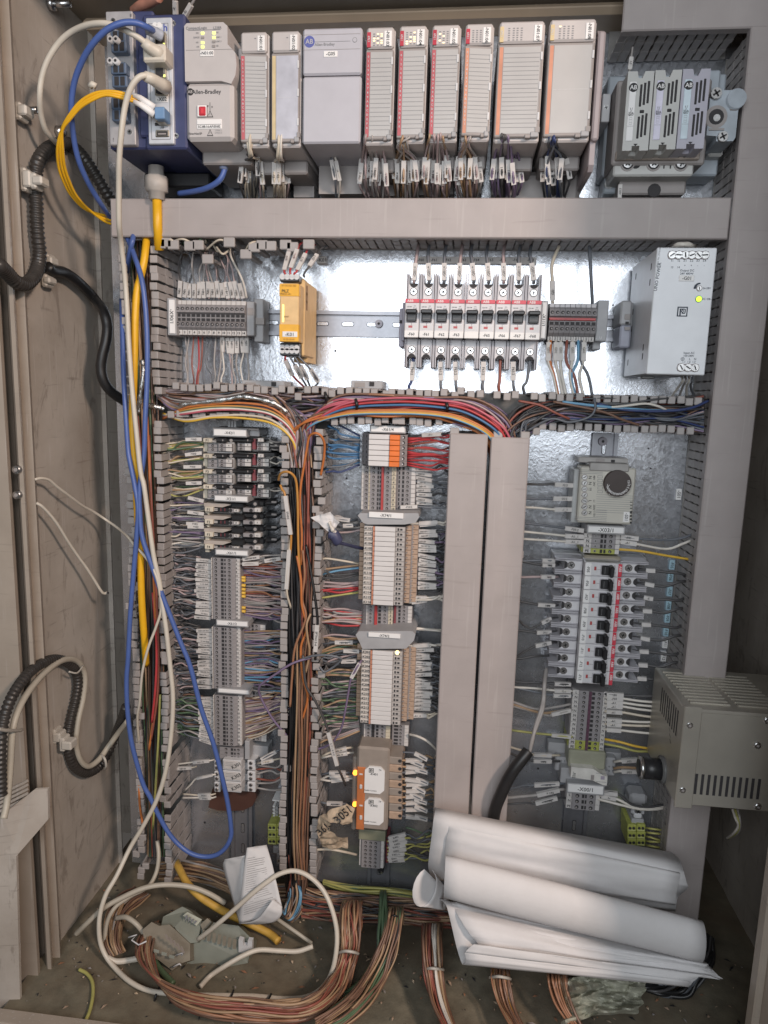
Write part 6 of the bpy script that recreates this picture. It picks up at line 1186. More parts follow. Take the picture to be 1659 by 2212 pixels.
for k, (x0, y0, x1, y1, xe, ye, c, tx) in enumerate(((1112, 815, 1250, 808, 1335, 818, 'white', '-F02:1'), (1105, 870, 1180, 872, 1335, 885, 'tan', ''), (1112, 900, 1258, 905, 1335, 890, 'white', '-F02:N'))):
    s0 = P(x0, y0, .05); s1 = P(x1, y1, .055); wire([P(1050, y0+10, .04), s0, s1, P(xe, ye, .07), P(xe+100, ye+3, .08)], WC[c], '%s wire, %s from the top right of the device marked F02' % (WCN[WC[c]], ORD[k]), None, .0034, sl=(s0, s1, tx, .012) if tx else None, n=6)
tag_holder('K4', 668, 1022, 962, 1086, .064, '-X00/1', 'white name plate marked X00/1 near the foot of the right column', 0, 34)
strip('K4', 795, 0, 1086, 1226, 3, 'three terminals below the plate X00/1', 'terminal strip', [(650, .040), (705, .05), (890, .05), (938, .040), (940, .008), (648, .008)], [('mark', 655, 702, .0475), ('num', 678, .0482, .0036), ('hole', 742, .05), ('slot', 780, 800, .05, .6), ('slot', 806, 820, .05, .6), ('hole', 860, .05), ('mark', 895, 934, .0475)], d_at=.05, nums=['L', 'N', 'PE'])
for k, (y, x1, y1, x2, y2, xe, ye, c, tx) in enumerate(((1005, 388, 1018, 300, 1020, 170, 1055, 'slate', 'XA0.1L'), (1055, 410, 1098, 300, 1110, 170, 1122, 'grey', 'X0P.1/N'), (1125, 398, 1170, 330, 1165, 170, 1175, 'dark', 'XA0.1/PE'))):
    s0 = P(595 if k < 2 else 578, y, .05); s1 = P(x1, y1, .055); wire([P(660, y, .04), s0, s1, P(x2, y2, .052), P(xe, ye, .05), P(xe-50, ye, .05)], WC[c], '%s sleeved wire, %s from the top left of plate X00/1' % (WCN[WC[c]], ORD[k]), 'wires left of plate X00/1', (.002, .0046, .002)[k], sl=(s0, s1, tx, .0125), n=6)
for k, (y, x1, y1, ye, c, tx) in enumerate(((1075, 1080, 1090, 1190, 'dark', '.'), (1105, 1068, 1130, 1195, 'white', 'N'), (1140, 0, 0, 1215, 'white', ''))):
    s0 = P(945, y, .05); pts = [P(925, y, .04), s0]
    if x1: s1 = P(x1, y1, .055); pts.append(s1)
    wire(pts+[P(1200, 1180+k*12, .058), P(1330, 1200+k*10, .055), P(1450, ye-5, .045), P(1500, ye-20, .035)], WC[c], '%s wire, %s from the top right of plate X00/1' % (WCN[WC[c]], ORD[k]), None, .0036, sl=(s0, s1, tx, .012) if x1 else None, n=6)
earth_block('K4', 1160, 1345, 1312, 1525, .05, 2, 3, 'yellow green earth terminal block beside the metal box at the right')
Z('K4'); m = MB(); m.pbox(1190, 1215, 1305, 1260, .045, .006, MIDG, .001); m.pbox(1215, 1260, 1285, 1300, .05, .006, LTG, .002); p = P(1250, 1238, .047); m.screw(p.x, p.z, .0475, .0045); m.pbox(1195, 1300, 1300, 1345, .045, .006, MIDG, .001); m.pbox(1180, 1100, 1330, 1190, .03, .004, MIDG, .004); fin(m, 'end_clamp', label='grey clamp with cross screw above the right yellow green earth block', cat='end clamp')
for k in range(5): 
    y = 1370+k*36; wire([P(1310, y, .04), P(1350, y+8, .05), P(1420, y+RG.uniform(-5, 30), .05), P(1480, y+20, .03)], WC['ygreen'], 'green and yellow wire, %s from the top right of the earth block at the right' % ORD[k], 'earth wires at the right', .0024)
# black cable splitting into two grey wires in front of the right covered duct
Z('K4'); k1 = cable('black_cable', pp((340, 735, .10), (290, 800, .105), (220, 890, .108), (160, 990, .108), (110, 1100, .106), (70, 1200, .10), (45, 1320, .094), (20, 1420, .09)), .0082, WC['black'], 'thick black cable end hanging over the right covered duct, two grey wires leaving it', 'cable', n=10)
for k, o_ in enumerate((0, 26)):
    m = MB(); m.tube(spline(pp((350, 745, .10), (375-o_*.2, 640, .10), (400+o_*.5, 520, .095), (440+o_*.6, 400, .09), (462+o_*.3, 300, .08), (470+o_*.2, 180, .075), (480+o_*.2, 95, .06), (490, 50, .05)), 6), .0024, WC['grey'], 6); fin(m, 'core_wire', k1)
# ---- sheet metal box at the lower right
Z('P'); x0 = P(1468, 1640, .19).x; z1 = P(1560, 1537, .19).z; z0 = P(1550, 1745, .19).z; x1 = XR-.002; Db = .06
t = thing('metal_box', ((x0+x1)/2, -Db, z0), 'bare sheet metal box with vent slots and black knob at the lower right', 'metal box')
D = .19; m = MB(); m.box(x0, x1, z0, z1, D, Db, BOXM, .0012); m.box(x0-.0004, x0+.02, z0-.004, z1+.003, D+.0012, D-.0035, BOXM, .001); m.box(x0+.018, x1, z1-.0035, z1+.001, D+.001, D-.003, BOXM, .0008); fin(m, 'case', t)
m = MB(); Z('L1')
sx = [P(670+k*66, 1530, D).x for k in range(12)]; za, zb = P(1000, 1440, D).z, P(1000, 1668, D).z
for x in sx: m.box(x-.0016, x+.0016, zb+.002, za, D+.0004, D-.002, HOLE)
fin(m, 'front_slots', t)
m = MB()
for g, (u0, u1) in enumerate(((.035, .085), (.11, .155))):
    for k in range(11): d_ = D-.018-k*.0095; m.box(x0+.012+g*.055-k*.0006, x0+.058+g*.055, z1, z1+.0016, d_, d_-.0036, BOXM, 0); m.box(x0+.012+g*.055, x0+.058+g*.055, z1+.0002, z1+.0005, d_-.0036, d_-.0062, HOLE, 0)
fin(m, 'top_louvres', t)
m = MB()
for k in range(9): d_ = D-.02-k*.0085; m.box(x0-.0003, x0+.001, z1-.045, z1-.012, d_, d_-.003, HOLE)
fin(m, 'side_slots', t)
for x, y in ((672, 912), (598, 1585), (1378, 1122), (1382, 1758), (1480, 865)):
    p = P(x, y, D); m = MB(); m.disc(p.x, p.z, D+.0022, D, .0034, STEEL, 14, .0046); m.disc(p.x, p.z, D+.0024, D+.002, .0016, GREYD, 8); fin(m, 'rivet', t)
zk = P(360, 1372, .135).z; dk = .135
m = MB(); m.tube([(x0+.002, -dk, zk), (x0-.004, -dk, zk)], .0175, mat('knob_ring', (.12, .12, .12), .5), 18); m.tube([(x0-.004, -dk, zk), (x0-.026, -dk, zk)], .0135, BLACK, 20); m.tube([(x0-.026, -dk, zk), (x0-.030, -dk, zk)], .0138, STEEL, 20); m.tube([(x0-.030, -dk, zk), (x0-.031, -dk, zk)], .011, BLACK, 16); fin(m, 'knob', t)
m = MB()
for k in range(7):
    a = -.155+k*.0035; z = z0+.06+k*.006; m.add([(x0-.0004, a, z), (x0-.0004, a+.006, z+.003), (x0-.0004, a+.006, z+.0042), (x0-.0004, a, z+.0012)], [(0, 1, 2, 3)], INK)
fin(m, 'handwriting', t)
# bolt on the right wall, wires under the box
Z('L1'); zb_ = P(1290, 375, .14).z
m = MB(); m.tube([(XR, -.15, zb_), (XR-.016, -.15, zb_)], .0055, STEEL, 12); m.tube([(XR-.004, -.15, zb_), (XR-.011, -.15, zb_)], .0085, mat('nut_zinc', (.45, .56, .52), .35, 1), 6); m.tube([(XR-.016, -.15, zb_), (XR-.028, -.15, zb_)], .004, STEEL, 10); fin(m, 'wall_bolt', label='threaded bolt with nut on the right cabinet wall above the metal box', cat='bolt')
for k in range(3): cable('wire', pp((1120+k*26, 1790, .10), (1150+k*22, 1880, .11), (1180+k*10, 1960, .11), (1130+k*20, 2040, .10), (1060+k*10, 2090, .07)), .0026, WC[('white', 'ygreen', 'grey')[k]], '%s wire hanging in the dark gap under the metal box' % ('white', 'green and yellow', 'grey')[k], 'wire')
# ---- paper drawings in front of the lower right
def loft(secs, mt, name, parent=None, th=.0006, **k):
    """secs: list of sections, each a list of world points; a thin double-sided sheet"""
    m = MB(); n = len(secs[0]); v = [p for s in secs for p in s]
    m.add(v, [(i*n+j, i*n+j+1, (i+1)*n+j+1, (i+1)*n+j) for i in range(len(secs)-1) for j in range(n-1)], mt, True)
    o = fin(m, name, parent, **k); md = o.modifiers.new('thickness', 'SOLIDIFY'); md.thickness = th; md.offset = 0; return o
def sheet_strip(zone, lft, rgt, mt, name, steps=14, wav=.0022, parent=None, seed=0, th=.0007, **k):
    """ruled sheet between two profiles given as photo points (x, y, d)"""
    Z(zone); a = spline([P(*q) for q in lft], 5); b = spline([P(*q) for q in rgt], 5); secs = []
    for i in range(steps+1):
        f = i/steps; s = []
        for j, (p, q) in enumerate(zip(a, b)):
            w_ = p.lerp(q, f); nz_ = NZ.noise(Vector((f*3+seed, j*.35, seed)))*wav*(4*f*(1-f)+.4); s.append(w_+Vector((0, -nz_, nz_*.5)))
        secs.append(s)
    return loft(secs, mt, name, parent, th, **k)
Z('L2')
ps = thing('paper_sheets', P(800, 400, .1), 'upper curled stack of white paper sheets standing behind the rolled drawing', 'paper stack')
sheet_strip('L2', [(195, 118, .06), (176, 104, .10), (182, 110, .15), (172, 160, .17), (160, 260, .172), (148, 350, .168), (146, 416, .16), (170, 470, .15)], [(1360, 325, .06), (1395, 338, .10), (1428, 375, .15), (1448, 430, .17), (1462, 480, .172), (1468, 512, .168), (1420, 560, .16), (1405, 632, .15)], PAPER, 'outer_sheet', parent=ps, seed=1)
sheet_strip('L2', [(200, 165, .165), (250, 200, .173), (238, 260, .176), (230, 340, .175), (226, 420, .17)], [(1400, 430, .165), (1430, 440, .174), (1420, 490, .177), (1412, 540, .176), (1404, 600, .17)], PAPER, 'inner_sheet', parent=ps, seed=2, wav=.002)
sheet_strip('L2', [(205, 130, .05), (190, 118, .10), (196, 128, .145), (190, 170, .16)], [(1355, 335, .05), (1390, 352, .10), (1420, 390, .145), (1436, 440, .16)], PAPER, 'back_sheet', parent=ps, seed=5)
rl = thing('paper_roll', P(850, 850, .16), 'large loosely rolled white drawing lying across the lower right', 'paper roll')
Z('L2')
def ring(cx, cy, dd, rx, n=20, turns=1.35, tilt=0, shr=.24):
    c = P(cx, cy, dd); s = []
    for i in range(int(n*turns)+1):
        a = math.radians(-100)+6.2832*i/n; r_ = rx*(1-shr*i/(n*turns)); s.append(c+Vector((math.sin(a)*0, -math.cos(a)*r_*.62, math.sin(a)*r_)))
    return s
secs = []
for i in range(17):
    f = i/16; secs.append(ring(228+f*(1538-228), 448+f*(782-448), .215-.01*f, .0285+.003*math.sin(f*5)*.3))
loft(secs, PAPER, 'rolled_sheet', rl)
secs = [[p.lerp(P(228+f*1310+4, 448+f*334, .215), .14) for p in ring(232+f*1300, 450+f*332, .213-.01*f, .0275, turns=1.0, shr=.3)] for f in [i/12 for i in range(13)]]
loft(secs, PAPER, 'inner_sheet', rl)
fs = thing('paper_sheets', P(800, 950, .2), 'lower fanned paper sheets with folded edge under the rolled drawing', 'paper stack')
for k in range(6):
    o_ = k*14
    sheet_strip('L2', [(262+o_*.3, 585, .19), (300+o_, 660+o_*.4, .215), (350+o_*1.3, 740+o_*.6, .228-.002*k), (400+o_*1.2, 800+o_, .232-.002*k), (420+o_, 835+o_*.8, .232-.002*k)], [(1530, 880, .19), (1570, 905-k, .205), (1600-k*9, 935-k*3, .212), (1625-k*12, 960-k*4, .214), (1650-k*24, 978-k*3, .214)], PAPER, 'loose_sheet', parent=fs, seed=10+k*3.7, wav=.004)
sheet_strip('L2', [(200, 568, .17), (235, 600, .20), (262, 700, .215), (285, 800, .225), (312, 890, .235), (326, 902, .243), (336, 880, .248), (330, 842, .246)], [(1540, 890, .17), (1545, 920, .19), (1530, 960, .20), (1500, 990, .21), (1478, 1012, .22), (1474, 1018, .225), (1474, 1008, .23), (1475, 985, .228)], PAPER, 'folded_sheet', parent=fs, seed=30, wav=.002)
sheet_strip('L2', [(330, 842, .246), (380, 800, .244), (420, 832, .240)], [(1475, 985, .228), (1560, 960, .222), (1640, 982, .218)], PAPER, 'loose_sheet', parent=fs, seed=34, wav=.003)
Z('L2'); secs = []
for i in range(7):
    f = i/6; c = P(125+f*110, 512+f*62, .19-.03*f); s = []
    for j in range(17):
        a = 6.2832*j/18+2.2; rr = .027*(1-.45*f); s.append(c+Vector((-math.cos(a)*rr*.55*(1-f*.5), -math.cos(a)*rr*.4, math.sin(a)*rr)))
    secs.append(s)
loft(secs, PAPER, 'curled_corner', fs)
m = MB(); v = pp((275, 692, .20), (300, 700, .20), (342, 800, .21), (330, 838, .21), (300, 820, .21)); m.add(v, [(0, 4, 3, 2, 1)], BLACK); fin(m, 'painted_gap_shade', fs)  # black patch painted in for the dark opening between the sheets
# ================================================================ wire masses in the ducts
def bundle(name, zone, ctrl, N, cols, r, label, cat, seg=6, nz=.35, rj=.25, n=5, mt_w=None):
    """N wires along control points (x, y, d, wx, wy, wd): each keeps its place in the section, with a little wander"""
    Z(zone); m = MB(); c2 = []; r *= .68; N = int(N*1.55)
    for (x, y, d, wx, wy, wd) in ctrl:
        p = P(x, y, d); c2.append((x, y, -lift(p, wd*.9+wy*CZ[0][2]*.0005+.004).y, wx, wy, wd))
    for k in range(N):
        a, b = RG.uniform(-1, 1), RG.uniform(-1, 1); pts = []
        for (x, y, d, wx, wy, wd) in c2:
            a2 = max(-1.15, min(1.15, a+RG.gauss(0, nz*.4))); b2 = max(-1, min(1, b+RG.gauss(0, nz*.4)))
            pts.append(lift(P(x+a2*wx, y+a2*wy, d+b2*wd), r+.002))
        c = cols[int((a+1)/2*len(cols)*.999)] if mt_w and RG.random() < mt_w else RG.choice(cols)
        m.tube(spline(pts, seg), r*(1+RG.uniform(-rj, rj)), WC[c], n, caps=False)
    return stuff(name, m, label, cat)
# middle duct: left part, coming out of the left duct and diving into the centre duct
bundle('wire_bundle', 'P', [(338, 850, .04, 3, 10, .02), (380, 868, .045, 0, 22, .025), (460, 868, .05, 0, 24, .028), (560, 868, .05, 0, 24, .028), (612, 885, .05, 14, 18, .028), (640, 930, .05, 22, 6, .028), (648, 1010, .05, 22, 0, .028)], 58,
       ['mauve', 'brown', 'grey', 'mauve', 'violet', 'brown', 'rust', 'slate', 'mauve', 'tan'], .0021, 'mass of mauve and brown wires in the left third of the middle duct', 'wire bundle', nz=.65)
for k, (c, y, dy, lb) in enumerate((('orange', 873, 0, 'orange'), ('amber', 878, 3, 'amber'), ('pink', 886, 2, 'pink'), ('green', 880, 2, 'green'), ('white', 883, 4, 'white'), ('cream', 899, 0, 'cream'), ('yellow', 902, 4, 'yellow'))):
    Z('P'); cable('wire', pp((352, 905-k*2, .06), (400, y+8, .083), (460, y, .087), (530, y-2+dy, .086), (590, y+10+dy, .085), (632, y+50, .08), (645, y+110, .07)), .0024, WC[c], '%s wire on top of the mauve wires in the left middle duct' % lb, 'wire', n=6)
FOIL = mat('foil', (.72, .74, .74), .3, 1, .25, 150, .6)
def foil(pts, r, label):
    mb = MB(); s = spline(pts, 10); mb.tube(s, r, FOIL, 7, rad=lambda t: .8+.5*abs(math.sin(t*37))*abs(math.sin(t*13+1))); return fin(mb, 'foil_shield', label=label, cat='foil')
Z('E'); foil(pp((480, 1085, .082), (600, 1072, .088), (760, 1052, .09), (850, 1036, .09), (960, 1050, .09), (1060, 1080, .088), (1130, 1130, .08)), .0032, 'long crumpled silver foil shield in the left part of the middle duct')
foil(pp((285, 1085, .07), (330, 1095, .08), (385, 1108, .075)), .0034, 'short silver foil shield at the corner of the left and middle ducts')
Z('H1'); foil(pp((1180, 1120, .075), (1188, 1220, .08), (1165, 1400, .08), (1150, 1560, .075)), .003, 'upright silver foil strip beside the blue cables in the left duct')
bundle('wire_bundle', 'P', [(520, 872, .04, 0, 24, .02), (590, 872, .045, 0, 25, .025), (650, 876, .05, 0, 26, .028), (710, 874, .045, 0, 24, .024), (780, 872, .035, 0, 22, .016)], 46, ['violet', 'brown', 'dark', 'mauve', 'dark', 'brown'], .0021, 'dark wires crossing the corner above the centre duct', 'wire bundle', nz=.7)
bundle('wire_bundle', 'P', [(600, 862, .05, 10, 14, .02), (640, 890, .06, 22, 12, .022), (660, 940, .06, 18, 6, .022), (650, 1010, .055, 22, 0, .022)], 20, ['violet', 'brown', 'dark', 'mauve', 'rust'], .0022, 'mauve wires bending from the middle duct into the centre duct', 'wire bundle', nz=.5)
# arch of coloured wires rising from the centre duct and bending down into the covered ducts
bundle('wire_bundle', 'P', [(650, 1010, .02, 20, 0, .012), (650, 955, .045, 24, 4, .026), (668, 905, .055, 22, -14, .03), (730, 876, .058, 6, -22, .03), (830, 878, .058, 0, -22, .03), (930, 882, .058, 4, -22, .03), (1010, 890, .055, 18, -24, .03), (1070, 925, .05, 30, -16, .026), (1092, 985, .045, 30, -3, .022), (1090, 1040, .045, 28, 0, .02)], 74,
       ['orange', 'rust', 'copper', 'rust', 'brown', 'rust', 'copper', 'red', 'rust', 'pink', 'pink', 'mauve', 'violet', 'slate'], .0021, 'arch of red, orange and pink wires bending from the middle duct into the covered ducts', 'wire bundle', mt_w=.8, nz=.42)
for c, oy, lb in (('pink', -20, 'bright pink'), ('orange', 6, 'orange'), ('amber', 9, 'amber'), ('sky', 13, 'sky blue lower'), ('yellow', 11, 'yellow'), ('blue', -5, 'blue'), ('red', -12, 'red')):
    Z('P'); f = (oy+22)/40
    cable('wire', pp((648+(f-.5)*26, 985, .05), (668-f*3, 925, .08), (740, 888+oy*.7, .09), (850, 880+oy, .092), (940, 884+oy, .092), (1015-f*20, 897+oy*1.0, .09), (1085-f*40, 930+oy*.5, .084), (1112-f*48, 965, .076)), .0025, WC[c], '%s wire lying on top of the red arch in the middle duct' % lb, 'wire', n=6)
# right part: dark tangle
bundle('wire_bundle', 'P', [(1098, 1010, .05, 22, 0, .02), (1105, 950, .05, 26, 6, .026), (1140, 905, .05, 16, 22, .028), (1220, 886, .05, 0, 26, .03), (1330, 890, .05, 0, 28, .03), (1440, 895, .05, 0, 30, .03), (1520, 893, .045, 0, 34, .028)], 66,
       ['dark', 'brown', 'slate', 'dark', 'violet', 'slate', 'brown', 'dark', 'navy', 'rust', 'mauve'], .0021, 'dark tangle of brown and slate wires in the right part of the middle duct', 'wire bundle', nz=.8)
for c, pts, lb in (('navy', ((1290, 872, .088), (1350, 885, .092), (1430, 888, .092), (1490, 882, .09), (1530, 866, .08)), 'thick navy blue'), ('sky', ((1215, 868, .09), (1300, 878, .092), (1400, 886, .09), (1470, 886, .085)), 'pale blue'), ('white', ((1290, 882, .09), (1340, 878, .093), (1392, 872, .094), (1420, 877, .093), (1440, 886, .088)), 'white'), ('brown', ((1195, 868, .09), (1260, 880, .094), (1310, 892, .094), (1340, 905, .093), (1380, 918, .085)), 'brown'), ('slate', ((1284, 860, .09), (1285, 885, .095), (1270, 902, .094), (1230, 912, .092), (1190, 905, .09), (1140, 930, .08)), 'slate grey'), ('rust', ((1120, 866, .088), (1165, 875, .092), (1200, 892, .092), (1230, 905, .088)), 'rust red')):
    Z('P'); cable('wire', pp(*pts), .003 if c in ('navy', 'sky') else .0024, WC[c], '%s wire looping over the dark tangle in the right middle duct' % lb, 'wire', n=6)
# centre vertical duct
bundle('wire_bundle', 'P', [(640, 900, .04, 24, 4, .02), (646, 1000, .045, 26, 0, .03), (648, 1150, .05, 27, 0, .03), (648, 1350, .05, 27, 0, .032), (646, 1550, .05, 26, 0, .032), (642, 1750, .05, 24, 0, .03), (640, 1890, .05, 20, 0, .03), (640, 1935, .05, 18, 0, .02)], 84,
       ['black', 'black', 'black', 'dark', 'black', 'dark', 'brown', 'brown', 'rust', 'brown'], .0022, 'black and brown wires packed in the vertical duct between the two left columns', 'wire bundle', mt_w=.75, nz=.5)
bundle('wire_bundle', 'P', [(655, 1380, .07, 16, 0, .015), (650, 1500, .075, 18, 0, .015), (648, 1650, .075, 16, 0, .015), (640, 1800, .07, 14, 0, .015), (648, 1900, .07, 14, 0, .015)], 18, ['tan', 'brown', 'brown', 'tan', 'copper'], .0024, 'lighter copper brown wires over the dark ones low in the centre duct', 'wire bundle', nz=.4)
for c, zone, pts, lb in (('orange', 'J1', ((315, 950, .085), (340, 820, .09), (352, 700, .095), (345, 630, .1), (310, 570, .105), (255, 553, .105), (205, 590, .1), (180, 720, .095), (150, 900, .092), (125, 1060, .09), (118, 1250, .088), (135, 1500, .085), (130, 1800, .085)), 'orange wire looping high over the fingers beside the blue wires'),
                         ('amber', 'I1', ((1312, 690, .09), (1330, 630, .1), (1380, 605, .105), (1440, 620, .105), (1485, 680, .1), (1502, 800, .096), (1510, 1000, .094), (1512, 1250, .092), (1520, 1500, .09), (1540, 1700, .09)), 'amber orange wire looping out beside the upper fuse group'),
                         ('copper', 'I2', ((1560, 0, .088), (1580, 250, .09), (1555, 500, .09), (1590, 700, .092), (1480, 1000, .092), (1450, 1300, .09), (1430, 1600, .088)), 'copper wire wandering down the centre duct'),
                         ('orange', 'I2', ((1500, 60, .09), (1540, 300, .092), (1550, 560, .092), (1600, 800, .09), (1540, 1000, .09), (1560, 1300, .09), (1610, 1500, .088), (1560, 1720, .085)), 'bright orange wire crossing the middle of the centre duct'),
                         ('tan', 'I2', ((1640, 650, .09), (1600, 760, .095), (1610, 900, .095), (1630, 1050, .092), (1590, 1250, .09)), 'tan wire bowing out at the right of the centre duct'),
                         ('slate', 'J3', ((0, 230, .095), (120, 190, .1), (260, 180, .102), (380, 200, .1), (420, 230, .095), (330, 310, .09), (250, 350, .09), (200, 300, .09)), 'slate grey wire looping loosely left of relay K203'),
                         ('violet', 'I2', ((1640, 1100, .095), (1450, 1160, .1), (1250, 1290, .1), (1120, 1390, .095), (1130, 1500, .085), (1250, 1720, .08), (1400, 1900, .075)), 'dark violet wire sagging across the right side of the left column')):
    Z(zone); cable('wire', pp(*pts), .0027, WC[c], lb, 'wire', n=6)
# left vertical duct
bundle('wire_bundle', 'P', [(300, 520, .03, 20, 0, .02), (306, 620, .035, 22, 0, .02), (312, 800, .04, 22, 0, .022), (318, 1000, .045, 22, 0, .025), (324, 1200, .045, 22, 0, .025), (328, 1450, .045, 22, 0, .025), (332, 1650, .04, 18, 0, .02), (336, 1850, .04, 16, 0, .02)], 70,
       ['dark', 'green', 'brown', 'dark', 'brown', 'rust', 'brown', 'dark', 'tan', 'green'], .0021, 'green, brown and orange wires packed in the left vertical duct', 'wire bundle', mt_w=.3, nz=.55)
for c, pts, lb in (('orange', ((318, 900, .07), (322, 1000, .085), (328, 1150, .088), (334, 1300, .086), (338, 1420, .084), (335, 1520, .082), (322, 1620, .08)), 'upper bright orange'), ('rust', ((322, 940, .075), (327, 1080, .09), (336, 1250, .09), (342, 1400, .088), (340, 1500, .085), (326, 1600, .08)), 'rust red'), ('red', ((330, 1280, .08), (338, 1390, .09), (336, 1480, .09), (328, 1560, .085)), 'red'), ('ygreen', ((346, 1500, .08), (342, 1600, .085), (336, 1700, .085), (330, 1790, .08)), 'green and yellow'), ('orange', ((300, 1690, .078), (302, 1740, .082), (310, 1790, .082)), 'short lower orange')):
    Z('P'); cable('wire', pp(*pts), .0028, WC[c], '%s wire hanging in the left vertical duct' % lb, 'wire', n=6)
fan('E', 26, (330, 120), (700, 110), (345, 100), (720, 105), .05, .07, ['green', 'cream', 'green', 'grey', 'dark'], '', '', .0016, bulk=True, wob=26)
for k, (x0, y0, x1, y1, x2, y2) in enumerate(((640, 150, 720, 90, 790, 120), (700, 130, 740, 175, 780, 150), (420, 110, 500, 85, 590, 130), (350, 130, 430, 90, 480, 150), (870, 170, 910, 110, 980, 100))):
    Z('E'); cable('wire', pp((x0, y0, .07), (x1, y1, .085), (x2, y2, .07)), .0018, WC['cream'], 'cream wire, %s of the small loops above the upper terminal row' % ORD[k], 'wire', n=5, group='small cream loops')
for k, (x, y) in enumerate(((360, 112), (398, 105), (440, 118), (540, 125), (590, 120), (648, 205), (778, 104), (878, 175), (928, 134), (976, 120), (1028, 125), (1118, 118), (1160, 132), (1258, 116))):
    Z('E'); p = P(x, y, .085); m = MB(); m.box(p.x-.0075, p.x+.0075, p.z-.006, p.z+.006, .0855, .082, DUCT, .001); m.box(p.x-.004, p.x+.004, p.z-.001, p.z+.003, .082, .02, DUCT)
    o = fin(m, 'finger', th)
# ================================================================ cables at the left
def dw(x, y, off):   # distance of the left wall at a photo column, plus a clearance
    return -.02+max(0., (216+.045*(y-905)-x))/150*.17+off
def lp(zone, pts, off=.02):
    """path in front of the left wall: (x, y[, extra])"""
    Z(zone); ox, oy, s = CZ[0]; out = []
    for q in pts:
        x, y = ox+q[0]*s, oy+q[1]*s; d = dw(x, y, off)+(q[2] if len(q) > 2 else 0); out.append(P(q[0], q[1], d))
    return out
def ap(zone, pts):
    Z(zone); return [P(*q) for q in pts]
CABG = mat('cable_grey', (.44, .40, .33), .45, 0, .05)
COND = mat('conduit_black', (.040, .036, .033), .38, 0, .2, 80)
def conduit(pts, r, label, seg=10, part=None, ring=.0058):
    """corrugated hose: profile waves along the path"""
    s = spline(pts, seg); L_ = sum((s[i+1]-s[i]).length for i in range(len(s)-1)); n = int(L_/ring*4); out = []; acc = [0]
    for i in range(len(s)-1): acc.append(acc[-1]+(s[i+1]-s[i]).length)
    j = 0
    for k in range(n+1):
        t = L_*k/n
        while j < len(s)-2 and acc[j+1] < t: j += 1
        out.append(s[j].lerp(s[j+1], min(1, (t-acc[j])/max(1e-6, acc[j+1]-acc[j]))))
    m = MB(); N = len(out); m.tube(out, r, COND, 12, rad=lambda t: (1.0, 1.0, .82, .82)[int(round(t*(N-1))) % 4])
    return fin(m, 'conduit', label=label, cat='conduit')
def clip(zone, x0, y0, x1, y1, off, label):
    Z(zone); ox, oy, s = CZ[0]; d = dw(ox+x0*s, oy+y0*s, off); a = rect(min(x0, x1), min(y0, y1), max(x0, x1), max(y0, y1), d); m = MB()
    m.box(a[0], a[1], a[2], a[3], d+.004, d-.012, CLIPM, .002); m.box(a[0]-.004, a[0]+.004, a[2]-.004, a[3]+.004, d+.002, d-.014, CLIPM, .002)
    return fin(m, 'cable_clip', label=label, cat='cable clip')
CLIPM = mat('clip_nylon', (.50, .47, .42), .4, 0, .05)
def tie(pts, w_, label, mt=None):
    m = MB(); m.tube(spline(pts, 5), w_, mt or CLIPM, 5); return fin(m, 'cable_tie', label=label, cat='cable tie')
# blue patch cable
bl = ap('A', [(1010, 210, .165), (960, 180, .19), (880, 148, .20), (790, 150, .205), (690, 195, .205), (600, 285, .20), (530, 400, .19), (480, 540, .18), (462, 700, .17), (476, 880, .155), (510, 1040, .14), (570, 1180, .12), (640, 1300, .10), (700, 1390, .07), (745, 1440, .05)])
bl += ap('H1', [(1010, -40, .06), (1035, 60, .07), (1075, 150, .08), (1120, 270, .092), (1175, 450, .098), (1208, 700, .10), (1222, 1000, .102), (1220, 1300, .102), (1205, 1600, .104), (1195, 1900, .104)])
bl += ap('H2', [(1160, 300, .108), (1160, 520, .11), (1180, 720, .112), (1245, 920, .112), (1330, 1160, .112), (1410, 1370, .112), (1500, 1600, .112), (1580, 1800, .112)])
bl += ap('I3', [(520, 80, .112), (640, 420, .112), (730, 760, .112), (795, 1060, .112), (826, 1280, .112), (825, 1400, .112), (770, 1510, .112), (680, 1580, .112), (570, 1600, .112), (440, 1575, .114), (320, 1500, .114), (200, 1370, .114), (90, 1180, .114), (0, 990, .114)])
bl += ap('H3', [(1190, 1120, .114), (1130, 920, .114), (1085, 730, .114), (1058, 500, .114), (1050, 250, .114)])
bl += ap('H2', [(1065, 1700, .114), (1082, 1350, .112), (1110, 1000, .11), (1135, 700, .11), (1145, 480, .11), (1115, 280, .108), (1075, 80, .106)])
bl += ap('H1', [(1062, 1850, .104), (1040, 1500, .10), (1022, 1150, .09), (1015, 800, .075), (1010, 620, .05)])
cable('patch_cable', bl, .0034, CABB, 'long blue patch cable looping from the network switch down past the handwritten relays', 'cable', n=8, seg=4)
Z('H1'); cable('patch_cable', pp((1110, 60, .075), (1100, 130, .09), (1075, 240, .085), (1060, 340, .07), (1045, 430, .045)), .0034, CABB, 'short stretch of second blue cable crossing under the wide covered duct', 'cable')
